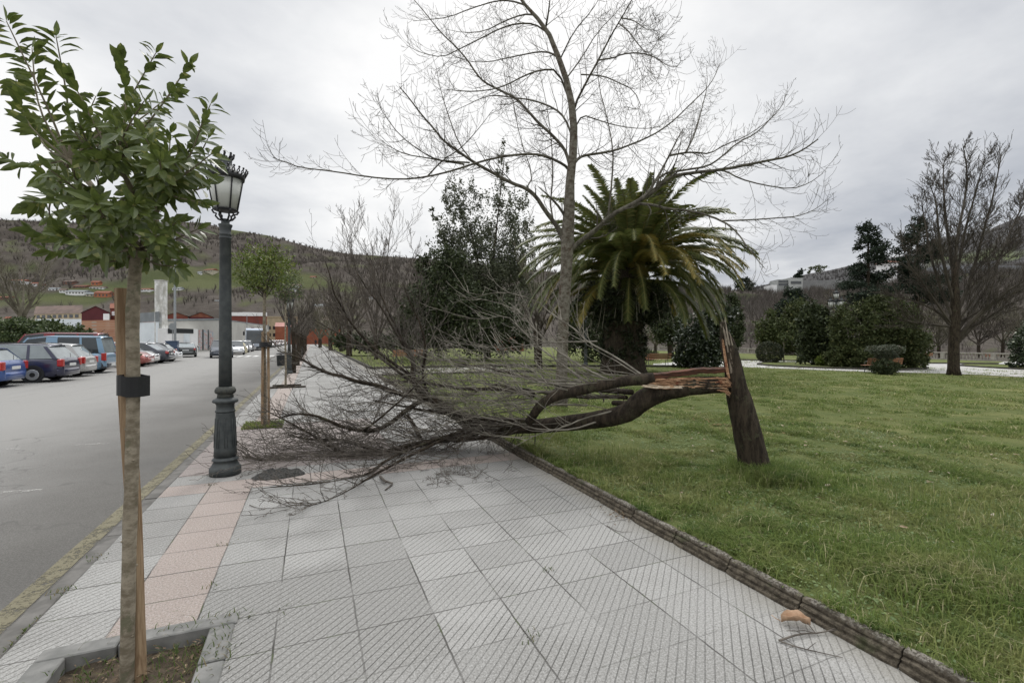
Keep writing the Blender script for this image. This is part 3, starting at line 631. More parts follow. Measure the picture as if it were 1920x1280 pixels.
# big dry leaf
LV = []; g = G(1492, 1172, .0); Lf = (thing('dry_leaf', 'large curled tan leaf lying on the paving next to the garden kerb', 'leaf'))
vs = []; nu, nv = 8, 6
for i in range(nu+1):
    for j in range(nv+1):
        a = i/nu; b = (j/nv-.5)*2; wd = .052*math.sin(math.pi*min(1, a*.92+.06))**.7; xx = (a-.5)*.17; yy = b*wd*(1-.25*b*b); zz = .008+.040*abs(b)**1.6+.022*math.sin(a*3.1)+.006*math.sin(a*14+b*5); vs.append((xx, yy, zz))
mb = MB(); mb.add(vs, [(i*(nv+1)+j, (i+1)*(nv+1)+j, (i+1)*(nv+1)+j+1, i*(nv+1)+j+1) for i in range(nu) for j in range(nv)]); mb.tube([(-.085, 0, .012), (-.12, .01, .02), (-.14, .02, .03)], .0022, 4)
o = mk('blade', mb, nm('tan_leaf', (.34, .215, .13), (.52, .35, .23), 14, .75, .4, .004), Lf, True); so = o.modifiers.new('s', 'SOLIDIFY'); so.thickness = .0012; Lf.location = (g.x, g.y, .002); Lf.rotation_euler = (0, 0, R(-38)); Lf.scale = (.85, .85, 1)
def twig_thing(label, pts, r, m=m_twig, side=0):
    mb = MB(); mb.tube(smooth(pts, 1), [r*(1-.6*i/(len(smooth(pts, 1))-1)) for i in range(len(smooth(pts, 1)))], 6)
    for i in range(side):
        q, d_, k = along(pts, rnd.uniform(.2, .9)); e_ = q+Vector((rnd.gauss(0, .07), rnd.gauss(0, .07), rnd.uniform(-.003, .02))); e_.z = max(e_.z, .006); mb.tube([q, (q+e_)/2+Vector((.01, 0, .006)), e_], [r*.5, r*.4, r*.25], 4)
    return tag(mk('fallen_twig', mb, m), label, 'twig')
twig_thing('forked dark twig with a torn orange end beside the large dry leaf', [G(1461, 1200, .012), G(1500, 1187, .018), G(1540, 1186, .012), G(1575, 1174, .03)], .006, side=4)
twig_thing('thin dark twig lying on the paving below the forked one', [G(1465, 1202, .008), G(1500, 1214, .008), G(1545, 1224, .008), G(1580, 1232, .006)], .004, side=2)
twig_thing('short thick broken stub of branch lying on the paving under the fallen crown', [G(713, 893, .02), G(722, 902, .04), G(730, 904, .02), G(738, 906, .015), G(722, 918, .01)], .016)
twig_thing('curved thin twig lying near the pink strip in front of the lamp post', [G(468, 946, .008), G(482, 952, .008), G(500, 952, .008)], .004)
twig_thing('short bent twig on the paving beside the brown leaf scraps', [G(1138, 985, .006), G(1160, 997, .01), G(1185, 996, .006)], .003)
# ------------------------------------------------------------------ lamp posts
m_iron = nm('weathered_green_iron', (.030, .036, .038), (.060, .068, .066), 12, .55, .25, .002, fine=.3, spec=.5)
m_ironrust = nm('blotched_iron', (.035, .04, .038), (.085, .085, .068), 30, .7, .7, .003, fine=.6)
m_black = nm('black_iron', (.008, .008, .009), (.025, .025, .027), 14, .5)
m_milk = flat('milky_lamp_glass', (.50, .51, .47), .25)
def lamp_body(root):
    mb = MB(); mb.lathe([(.168, 0), (.168, .085), (.150, .10), (.135, .135), (.118, .165), (.142, .175), (.140, .185), (.118, .205), (.113, .22)], 28); mk('base', mb, m_iron, root, True)
    mb = MB(); fl = lambda q: 1+.02*(abs(math.sin(q*4))**.4-.6)
    mb.lathe([(.122, .22), (.117, .30), (.100, .72), (.098, .745)], 48, sq=fl); mb.lathe([(.106, .745), (.109, .755), (.101, .765), (.096, .77), (.095, .83), (.108, .85), (.132, .858), (.138, .872), (.130, .89), (.102, .905), (.088, .915)], 28)
    for k in range(8):
        M = Matrix.Rotation(k*math.pi/4+.2, 4, 'Z') @ Matrix.Translation((.110, 0, .50)) @ Matrix.Rotation(-.040, 4, 'Y')
        for a in (-.014, .014): mb.box(-.003, .004, a-.002, a+.002, -.17, .17, M)
        mb.box(-.003, .004, -.014, .014, .168, .172, M); mb.box(-.003, .004, -.014, .014, -.172, -.168, M)
    mk('pedestal', mb, m_iron, root, True)
    mb = MB(); mb.lathe([(.088, .91), (.086, .945), (.080, .955), (.102, .965), (.112, .985), (.112, 1.005), (.096, 1.035), (.074, 1.045)], 28); mk('collar', mb, m_ironrust, root, True)
    mb = MB(); mb.lathe([(.071, 1.04), (.068, 1.5), (.064, 2.2), (.060, 2.80), (.066, 2.805), (.068, 2.815), (.061, 2.825), (.061, 2.84), (.068, 2.85), (.067, 2.862), (.058, 2.87), (.062, 2.93), (.075, 2.965), (.075, 2.975), (.046, 2.985), (.042, 3.04)], 24); mk('shaft', mb, m_iron, root, True)
def lantern(root, h0=3.04, x=0, y=0, s=1.0):
    T = Matrix.Translation((x, y, h0)) @ Matrix.Scale(s, 4)
    ln = MB(); ln.lathe([(.095, .085), (.108, .09), (.108, .10), (.10, .105)], 24, T)
    for k in range(6):
        M = T @ Matrix.Rotation(k*math.pi/3, 4, 'Z'); a0 = M @ Vector((.104, 0, .09)); a1 = M @ Vector((.153, 0, .40)); ln.tube([a0, a1], .0075*s, 6)
        pts = [M @ Vector(v) for v in [(.03, 0, -.01), (.06, 0, .0), (.085, 0, .03), (.078, 0, .055), (.10, 0, .06), (.115, 0, .085), (.10, 0, .095)]]; ln.tube(pts, .009*s, 6)
    ln.lathe([(.153, .395), (.168, .40), (.172, .425), (.168, .45), (.150, .455)], 24, T)
    L_ = mk('lantern', ln, m_black, root, True)
    g = MB(); g.lathe([(.098, .105), (.150, .395)], 24, T); mk('glass', g, m_milk, L_, True)
    c = MB(); c.lathe([(.150, .452), (.13, .475), (.095, .50), (.068, .53), (.058, .565), (.060, .60), (.055, .61)], 24, T); mk('cap', c, m_iron, L_, True)
    cr_ = MB()
    fin = MB()
    for k in range(24):
        for a in (-1, 1):
            q = k*math.pi/12; M = T @ Matrix.Rotation(q, 4, 'Z'); pts = [M @ Vector(v) for v in [(.17, 0, .44), (.182, .013*a, .465), (.192, .0, .488), (.196, .008*a, .50)]]; cr_.tube(pts, .006*s, 4)
        cr_.lathe([(.001, .496), (.012, .503), (.001, .512)], 5, T @ Matrix.Rotation(q, 4, 'Z') @ Matrix.Translation((.196, 0, 0)))
        if k % 3 == 0:
            M = T @ Matrix.Rotation(q, 4, 'Z'); fin.tube([M @ Vector(v) for v in [(.055, 0, .60), (.070, 0, .62), (.072, .006, .645), (.076, 0, .66)]], .011*s, 5)
    mk('crown_ornament', cr_, m_black, L_); mk('finial', fin, m_black, L_)
def lamp(label, loc, group='ornate lamp posts'):
    t_ = thing('street_lamp', label, 'street lamp', (0, 0, 0), group); lamp_body(t_); lantern(t_, 3.035, s=1.20); t_.location = loc; return t_
gl = G(411, 893.5, 0); gl = Vector((gl.x, gl.y, 0))+Vector((FX, FY, 0))*.12
lamp0 = lamp('nearest ornate dark iron lamp post with a milky lantern, partly behind the young tree', gl, 'ornate lamp posts along the pavement')
lamp0.scale = (1, 1, 1)
for i, yy in enumerate((25.0, 47.5, 70)): dup(lamp0, (-1.0, yy, 0), 0, ['second ornate lamp post, just beyond the litter bin', 'third ornate lamp post, small behind the bare pavement trees', 'farthest ornate lamp post on the pavement'][i], scale=.97)
g = G(1098, 684); dup(lamp0, (g.x, g.y, g.z), .4, 'ornate lamp post in the park left of the palm trunk', 'lamps in the park', scale=1.02)
t3 = thing('park_lamp', 'tall park lamp with a cluster of lanterns rising over the dark bushes at the right', 'street lamp')
g3 = P(1568, 690, 40); mb = MB(); lamp_body(t3)
mb = MB(); mb.lathe([(.05, 2.9), (.05, 4.55)], 12)
for k in range(3):
    a = k*2.094+.5; M = Matrix.Rotation(a, 4, 'Z'); mb.tube([M @ Vector(v) for v in [(0, 0, 3.6), (.25, 0, 3.65), (.42, 0, 3.8), (.42, 0, 3.95)]], .025, 6)
mk('arms', mb, m_iron, t3)
for k in range(3): a = k*2.094+.5; lantern(t3, 3.9, .42*math.cos(a), .42*math.sin(a), 1.35)
lantern(t3, 4.5, 0, 0, 1.35); t3.location = (g3.x, g3.y, gz(g3.x)+.2); t3.scale = (1.0, 1.0, 1.14)
# ------------------------------------------------------------------ pavement trees further along
def leafy_street_tree(label, loc, seed, crown_r, nleaf, size, h=3.3, stakes=True, mats=None, group='young trees along the pavement', cz=None):
    rs = np.random.RandomState(seed); rr = random.Random(seed); t_ = thing('street_tree', label, 'tree', (0, 0, 0), group)
    mb = MB(); z1 = h-crown_r*1.6; tp_ = [Vector((0, 0, -.05)), Vector((.01, 0, .8)), Vector((-.01, .01, 1.4)), Vector((0, 0, z1))]; mb.tube(smooth(tp_, 1), [.036]*3+[.03]*3+[.026]*4, 10); mk('trunk', mb, m_yb, t_, True)
    br = MB(); LVp = []
    o = dict(segs=5, jit=.09, up=lambda f, l: .10, kids=lambda l, L_, g: 4 if l == 2 else 3, spread=.6, ratio=.6, thin=.003)
    for k in range(11):
        a = k*2.4; dd = Vector((math.cos(a)*rr.uniform(.3, 1), math.sin(a)*rr.uniform(.3, 1), rr.uniform(.5, 1.4))); twig(br, (0, 0, z1-rr.uniform(0, .12)), dd, crown_r*rr.uniform(1.1, 1.9), .013, 2, rr, o)
    mk('branches', br, m_bark, t_)
    Cs = [(0, 0, z1+crown_r*.75)]; Rs = [(crown_r*.95, crown_r*.95, crown_r*.80)]
    for k in range(9):
        a = rr.uniform(0, 6.28); q = rr.uniform(.2, .85)*crown_r; Cs.append((q*math.cos(a), q*math.sin(a), h-rr.uniform(.05, .3)-q*.25)); Rs.append((.05, .05, rr.uniform(.15, .30)))
    V = leaves_np(Cs, Rs, nleaf, size, rs, 70, .20, .42, .5, .25); mk_np('foliage', V, 4, mats, t_)
    if stakes:
        sk = MB()
        for sx in (-.055, .055): sk.tube([(sx, -.03, -.05), (sx*.8, -.02, 1.75)], .023, 8)
        st_ = tag(mk('wooden_stake', sk, m_wood), None)
        return t_, st_
    return t_, None
m_leaf2 = leafm('privet_leaf', (.085, .13, .020), (.17, .21, .042), (.26, .27, .07), .1, .45, .25, .4)
m_leaf3 = leafm('sparse_leaf', (.045, .075, .020), (.09, .12, .035), (.18, .16, .06), .1, .5, .2)
t2_, s2_ = leafy_street_tree('bright green round-crowned young tree held by two stakes behind the nearest lamp post', None, 3, .56, 3600, .062, 3.35, True, m_leaf2)
base2 = G(496, 800, 0); t2_.location = (base2.x, base2.y, 0); s2_.location = (base2.x+.02, base2.y-.03, 0); tag(s2_, 'pair of pale round stakes strapped to the bright green young tree', 'stake')
mb = MB(); mb.lathe([(.105, 1.47), (.105, 1.56), (.098, 1.56), (.098, 1.47)], 20); tb = tag(mk('tree_tie', mb, m_rubber), 'dark rubber strap round the two stakes of the bright green tree', 'tree tie'); tb.location = s2_.location
t3_, _ = leafy_street_tree('small sparse olive-green tree on a thin stem beside the litter bin', None, 9, .62, 1500, .075, 3.9, False, m_leaf3); t3_.location = (-.83, 17.9, 0)
W = weeds('pit_grass', (-1.16, -.50, 9.62, 10.28), 1500, .07, m_grass, 'tufts of grass round the foot of the bright green young tree', 0, .006)
# pollarded bare trees
def pollard(seed):
    rr = random.Random(seed); t_ = thing('bare_street_tree', None, 'tree', (0, 0, 0), 'bare pollarded trees along the pavement'); mb = MB()
    mb.tube(smooth([Vector((0, 0, -.05)), Vector((.03, 0, 1)), Vector((-.02, .02, 2.1))], 1), [.13, .12, .11, .10, .10, .11], 10, bump=.08, rng=rr); mk('trunk', mb, m_barkdark, t_, True)
    br = MB(); o = dict(segs=5, jit=.06, up=lambda f, l: .12, kids=lambda l, L_, g: 9 if l == 2 else 5, spread=.42, ratio=.62, thin=.006, kup=.8)
    for k in range(5): a = k*1.26+rr.random(); twig(br, (0, 0, 2.0), Vector((math.cos(a), math.sin(a), 1.0)), 1.9, .07, 2, rr, o)
    mk('crown', br, m_twig, t_); return t_
pl = [pollard(1), pollard(2)]
for i in range(8):
    yy = tree_pit_y(i+2); lb = ['first', 'second', 'third', 'fourth', 'fifth', 'sixth', 'seventh', 'farthest'][i]+' bare pollarded tree in the pavement row, counted from the litter bin'
    if i < 2: o = pl[i]; o.location = (-.83, yy, 0); o['label'] = lb
    else: o = dup(pl[i % 2], (-.83, yy, 0), i*1.7, lb)
# litter bins
def bin_(label, loc):
    t_ = thing('litter_bin', label, 'litter bin', (0, 0, 0)); mb = MB(); mb.lathe([(.15, .42), (.17, .44), (.19, .86), (.20, .87), (.20, .90), (.18, .91)], 18); mk('bucket', mb, flat('bin_plastic', (.028, .032, .034), .5), t_, True)
    mb = MB(); mb.tube([(.24, 0, 0), (.24, 0, 1.05)], .025, 8); mb.box(.18, .25, -.03, .03, .6, .66); mk('post', mb, m_iron, t_)
    mb = MB(); mb.lathe([(.19, .955), (.21, .965), (.20, .99), (.08, 1.02)], 18); mb.box(-.01, .01, -.19, -.18, .88, .97); mb.box(-.01, .01, .18, .19, .88, .97); mk('lid', mb, m_black, t_); t_.location = loc; return t_
g = G(527, 703, 0); b0 = bin_('dark litter bin on a post beside the pavement, left of the fallen crown', (g.x, g.y, 0)); dup(b0, (-1.0, 43.5, 0), 0, 'far small litter bin between the bare pavement trees')
mb = MB(); mb.box(-1.4, -.2, 17.42, 17.56, .0, .05); mb.box(-1.25, -.35, 18.2, 18.3, 0, .05); tag(mk('pit_board', mb, m_barkdark), 'dark boards edging the tree pit beside the litter bin', 'board')
# ------------------------------------------------------------------ standing bare tree
D2 = 10.9
bt = wthing('bare_tree', 'tall leafless tree with a lichened trunk and wide arching branches in the centre', 'tree', P(1050, 766, D2))
mb = MB(); T0 = [(1048, 772), (1051, 740), (1053, 700), (1056, 620), (1058, 560), (1062, 500), (1064, 450), (1067, 400), (1069, 340), (1074, 290), (1076, 240), (1072, 195), (1062, 150), (1048, 110), (1030, 65), (1008, 35), (985, 10), (960, -25), (935, -60)]
tw_ = [19, 15, 12.5, 11.5, 12, 12.5, 13.5, 12, 9.5, 8.5, 7.5, 7, 6, 5.2, 4.5, 3.6, 3, 2.5, 2]
pts = [P(a, b, D2-.06*i) for i, (a, b) in enumerate(T0)]; mb.tube(pts, [w_*.86*D2/FPX for w_ in tw_], 14, bump=.05, rng=rnd); mk('trunk', mb, m_trunkpale, bt, True)
limbs = [  # start width px, depth drift, points
 (4.5, -2.2, [(1066, 318), (1058, 309), (1030, 295), (1000, 288), (950, 292), (900, 303), (850, 320), (800, 332), (750, 337), (690, 332), (630, 322), (560, 314), (540, 305), (522, 300), (512, 295)]),
 (8.0, -1.0, [(1064, 455), (1045, 425), (1022, 395), (1005, 368), (987, 353), (960, 344), (920, 322), (886, 303), (858, 283), (831, 264), (815, 243), (790, 215), (767, 184), (749, 163)]),
 (5.5, 1.2, [(1072, 330), (1066, 300), (1058, 278), (1034, 252), (1011, 232), (987, 205), (968, 184), (936, 169), (907, 154), (892, 137), (877, 113), (853, 86), (830, 65), (815, 47), (797, 24), (776, 0), (762, -20)]),
 (4.0, 2.5, [(1075, 262), (1060, 222), (1040, 203), (1000, 188), (968, 184), (925, 178), (900, 185), (870, 200), (835, 215)]),
 (3.5, -2.0, [(1071, 197), (1046, 131), (1013, 131), (981, 143), (950, 160), (915, 170), (870, 172), (838, 168)]),
 (3.5, 1.8, [(1050, 112), (1034, 99), (1011, 97), (980, 103), (945, 110), (916, 117), (880, 116), (850, 105)]),
 (3.0, -1.5, [(1024, 60), (1002, 45), (970, 44), (939, 53), (904, 71), (862, 92), (830, 108), (790, 100), (762, 85)]),
 (3.0, 2, [(1000, 28), (981, 27), (945, 40), (910, 59), (870, 62), (835, 55)]),
 (3.0, 1.0, [(985, 10), (960, 2), (933, 1), (886, 15), (841, 33), (806, 37), (775, 40)]),
 (3.6, -1.0, [(1022, 58), (1028, 27), (1031, 0), (1036, -30)]),
 (4.2, -1.6, [(1075, 235), (1076, 200), (1101, 151), (1122, 113), (1145, 68), (1166, 33), (1184, 1), (1200, -25)]),
 (2.6, -2.4, [(1122, 113), (1150, 109), (1166, 102), (1190, 99), (1214, 102), (1232, 110), (1249, 122), (1267, 128), (1278, 113)]),
 (2.2, -1.0, [(1164, 34), (1187, 38), (1200, 47), (1213, 57), (1234, 57)]),
 (2.2, -2.8, [(1160, 44), (1180, 60), (1195, 82), (1214, 102), (1230, 85), (1238, 60)]),
 (5.0, 1.8, [(1074, 310), (1085, 296), (1098, 291), (1128, 287), (1154, 282), (1178, 273), (1208, 261), (1237, 246), (1267, 223), (1297, 193), (1324, 168), (1341, 143), (1349, 119)]),
 (9.0, -1.5, [(1062, 478), (1085, 455), (1118, 431), (1146, 403), (1190, 381), (1229, 358), (1252, 332), (1297, 324), (1356, 318), (1416, 306), (1445, 300), (1475, 295), (1505, 282), (1534, 261)]),
 (4.0, .2, [(1229, 358), (1237, 326), (1290, 318), (1327, 312), (1350, 297), (1383, 267), (1416, 252), (1445, 223), (1469, 196), (1475, 169)]),
 (5.5, 1.5, [(1190, 381), (1214, 363), (1237, 327), (1255, 291), (1273, 255), (1282, 240)]),
 (3.4, .5, [(1255, 292), (1285, 286), (1308, 286), (1330, 289), (1362, 270), (1395, 258), (1430, 235), (1460, 210)]),
 (3.0, 2.5, [(1285, 287), (1303, 252), (1315, 208), (1327, 160), (1324, 119)]),
 (3.2, -1.8, [(1340, 319), (1360, 320), (1386, 335), (1430, 347), (1484, 355), (1517, 344), (1543, 325)]),
 (5.0, -2.0, [(1190, 381), (1229, 385), (1251, 392), (1300, 395), (1356, 414), (1383, 436), (1405, 469), (1433, 502)]),
 (2.6, -1.0, [(1354, 414), (1390, 413), (1427, 411), (1465, 408), (1494, 406), (1520, 397), (1538, 386), (1557, 370)]),
 (3.5, 2.2, [(1062, 470), (1030, 400), (1037, 330), (1034, 260), (1024, 190), (1010, 130)]),
 (3.5, 2.8, [(1140, 408), (1148, 335), (1150, 282), (1139, 223), (1122, 160), (1118, 90), (1128, 20)]),
 (6.0, -.6, [(1066, 420), (1052, 392), (1030, 368), (1009, 350)]),
 (2.6, -1.2, [(800, 332), (830, 300), (858, 283), (880, 262), (905, 232), (925, 205)]),
 (2.8, -2.6, [(880, 305), (850, 303), (820, 300), (790, 285), (750, 255), (720, 215), (706, 187)]),
 (2.6, -3.0, [(870, 308), (835, 303), (800, 296), (760, 290), (730, 275), (714, 262)]),
 (2.6, .8, [(886, 303), (860, 270), (840, 215), (825, 165), (817, 125)]),
 (2.4, 2.5, [(987, 353), (1000, 330), (975, 260), (962, 190), (948, 100), (940, 55)]),
 (2.6, -2, [(1078, 240), (1092, 215), (1120, 225), (1160, 237), (1205, 242), (1240, 238)]),
 (2.4, -1.6, [(1090, 140), (1130, 142), (1160, 155), (1190, 170), (1205, 207), (1170, 200)]),
 (2.6, 1.5, [(1060, 150), (1090, 110), (1120, 60), (1160, 20), (1180, -10)]),
 (2.6, -1, [(1050, 112), (1075, 60), (1110, 20), (1125, -5)])]
o = dict(segs=5, jit=.055, up=lambda f, l: (-.05 if f < .35 else .19), kids=lambda l, L_, g: int(2+L_*3.2), spread=.85, ratio=.58, thin=.0028, kup=.1, curl=.035)
rr = random.Random(21); tw = MB(); m_limb = bark('pale_limb_bark', (.055, .048, .038), (.15, .138, .11), 10, .5, (.15, .15, .11))
for wpx, dz, lp_ in limbs:
    n = len(lp_); L0 = [P(a, b, D2-.3+dz*(i/(n-1))) for i, (a, b) in enumerate(lp_)]; L0 = smooth(L0, 1); r0 = wpx*D2/FPX*.58; m_ = len(L0)
    rad = [max(.0035, r0*(1-.84*i/(m_-1))) for i in range(m_)]; lb = MB(); lb.tube(L0, rad, 8 if wpx > 4 else 6); mk('limb', lb, m_limb, bt, True)
    LL = lens(L0); nk = int(LL*8.0); 
    if wpx in (6.0,): nk = 3
    for j in range(nk):
        f = .10+.88*(j+rr.random())/nk; q, t_, i = along(L0, min(.999, f)); 
        if wpx > 7.5 and f < .35 and rr.random() < .6: continue
        s_ = Vector((rr.gauss(0, 1), rr.gauss(0, 1), rr.gauss(0, 1))); s_ -= t_*s_.dot(t_); s_.normalize()
        dd = t_*.75+s_*rr.uniform(.4, 1.0); twig(tw, q, dd, rr.uniform(.30, 1.15)*(1.15-.5*f), max(.0035, rad[min(i, m_-1)]*.36), 1 if rr.random() < .72 else 2, rr, o)
mk('twigs', tw, nm('standing_twig', (.050, .043, .034), (.11, .098, .078), 2, .9), bt)
# ------------------------------------------------------------------ broken tree (snapped trunk + fallen crown)
ft = wthing('broken_tree', 'storm-snapped tree: leaning dark trunk with red torn wood, its leafless crown fallen across the pavement', 'tree', G(1415, 884))
DS = 5.42
mb = MB(); S0 = [(1418, 900, 38), (1417, 890, 31), (1415, 878, 28.5), (1411, 855, 25.5), (1401, 810, 24.5), (1391, 770, 22.5), (1383.5, 738, 20.5), (1378, 712, 17.5), (1375, 690, 15.5), (1370, 665, 14.5), (1364, 643, 12.5), (1358.5, 628, 8), (1356, 615, 5.5), (1354, 603, 4)]
rr = random.Random(4); pts = [P(a, b, DS) for a, b, _ in S0]; rad = [c*DS/FPX for _, _, c in S0]
mb.tube(smooth(pts, 1), list(np.interp(np.linspace(0, 1, len(smooth(pts, 1))), np.linspace(0, 1, len(rad)), rad)), 26, bump=.045, rng=rr)
mk('trunk', mb, m_barkdark, ft, True)
# the torn top of the trunk: bark slab ending in a splinter
m_torn = NT('torn_wood'); t = m_torn; a = t.noise(26, 6, .7, t.map((1, 1, .15) if False else (.25, .25, 3))); b = t.noise(11, 4, .6)
c = t.mix(t.step(a, .3, .55), (.10, .028, .012), (.46, .27, .15)); c = t.mix(t.step(a, .56, .68), c, (.66, .50, .34)); c = t.mix(t.M('MULTIPLY', t.step(b, .56, .66), .8), c, (.22, .055, .022)); t.bump(a, 1.0, .015); m_torn = t.done(c, .8)
m_bone = nm('weathered_torn_wood', (.14, .115, .085), (.33, .28, .22), 30, .9, .8, .008, (1, 1, .12))
sp_ = MB(); r2 = random.Random(8)
def splinter(mb_, pts, r0, r1=.001, n=5, bump=.2): m_ = len(pts); mb_.tube(pts, [r0+(r1-r0)*(i/(m_-1))**1.3 for i in range(m_)], n, bump=bump, rng=r2)
for k in range(0):
    x0 = 1354+k*2.6; top = [598, 606, 612, 640, 655, 668, 690, 700, 640][k]; splinter(sp_, [P(x0+10, 735-k*2, DS-.03), P(x0+3, 690, DS-.04-.003*k), P(x0+1-k*.2, (690+top)/2, DS-.03), P(1351+k*1.2, top, DS-.02)], .026-.001*k, .003, 6)
for k in range(26):
    yb = r2.uniform(632, 700); xx = 1352+(yb-604)*.16+r2.uniform(-1, 10); splinter(sp_, [P(xx+4, yb, DS-.075), P(xx+1, yb-18, DS-.07), P(xx-2, yb-r2.uniform(24, 46), DS-.035)], .009, .002, 4)
for k in range(8): splinter(sp_, [P(1358+k, 640, DS-.03), P(1354+k*.8, 615, DS-.02), P(1350+k*1.3, 597+r2.uniform(0, 12), DS-.02)], .008, .002, 4)
mk('trunk_splinter', sp_, m_bone, ft)
sp_ = MB()
for k in range(5): splinter(sp_, [P(1364+k*.9, 702+k*2, DS-.085), P(1358+k*1.0, 672+r2.uniform(-8, 8), DS-.08), P(1353.5+k*.8, 645-r2.uniform(0, 12), DS-.062)], .009, .002, 4)
for k in range(40):                              # fibres at the hinge
    yb = r2.uniform(712, 738); splinter(sp_, [P(r2.uniform(1340, 1352), yb-5, DS-.02-r2.uniform(0, .07)), P(r2.uniform(1356, 1362), yb-r2.uniform(-1, 5), DS-.08-r2.uniform(0, .05)), P(r2.uniform(1364, 1371), yb+r2.uniform(-4, 9), DS-.11-r2.uniform(0, .04))], .009, .002, 4)
tornA = mk('torn_wood', sp_, m_torn, ft)
# lower limb, still hinged to the trunk
fall = [(1362, 722, 5.42, 13), (1348, 721, 5.40, 15), (1302, 723, 5.40, 16.5), (1266, 728, 5.42, 18), (1230, 736, 5.45, 19), (1200, 753, 5.5, 20), (1182, 770, 5.55, 19), (1151, 781, 5.65, 17), (1121, 786, 5.78, 16), (1085, 791, 5.95, 15), (1046, 795, 6.15, 14), (1000, 799, 6.4, 12.5), (970, 801, 6.6, 11.5), (934, 802, 6.85, 10.5), (903, 799, 7.05, 10), (879, 790, 7.15, 9.5), (849, 775, 7.2, 8.5), (819, 754, 7.25, 8), (792, 738, 7.3, 8), (779, 721, 7.35, 6), (773, 706, 7.4, 5.5), (776, 681, 7.5, 4.5), (767, 657, 7.55, 3.5), (752, 632, 7.6, 2.5), (735, 600, 7.7, 2), (700, 520, 7.9, 1.2)]
def limb_from(lst, name='limb', m=m_barkdark, par=None, n=12, bump=.05, sm=1):
    pts = [P(a, b, c) for a, b, c, _ in lst]; rad = [w_*c/FPX for _, _, c, w_ in lst]; ps = smooth(pts, sm); rs_ = list(np.interp(np.linspace(0, 1, len(ps)), np.linspace(0, 1, len(rad)), rad)); mb = MB(); mb.tube(ps, rs_, n, bump=bump, rng=rr); mk(name, mb, m, par or ft, True); return ps, rs_
Ls = []
Ls.append(limb_from(fall, n=20))
Ls.append(limb_from([(1225, 708, 5.36, 10), (1203, 711, 5.36, 11), (1176, 713, 5.38, 10.5), (1133, 721, 5.42, 9.8), (1103, 727, 5.46, 10.2), (1073, 735, 5.5, 9.6), (1043, 741, 5.6, 10), (1025, 750, 5.65, 9.2), (1010, 763, 5.75, 8.6), (1001, 777, 5.85, 8), (992, 790, 5.95, 8)], n=18))
th = lambda l: [(a, b, c, w_*.78) for a, b, c, w_ in l]
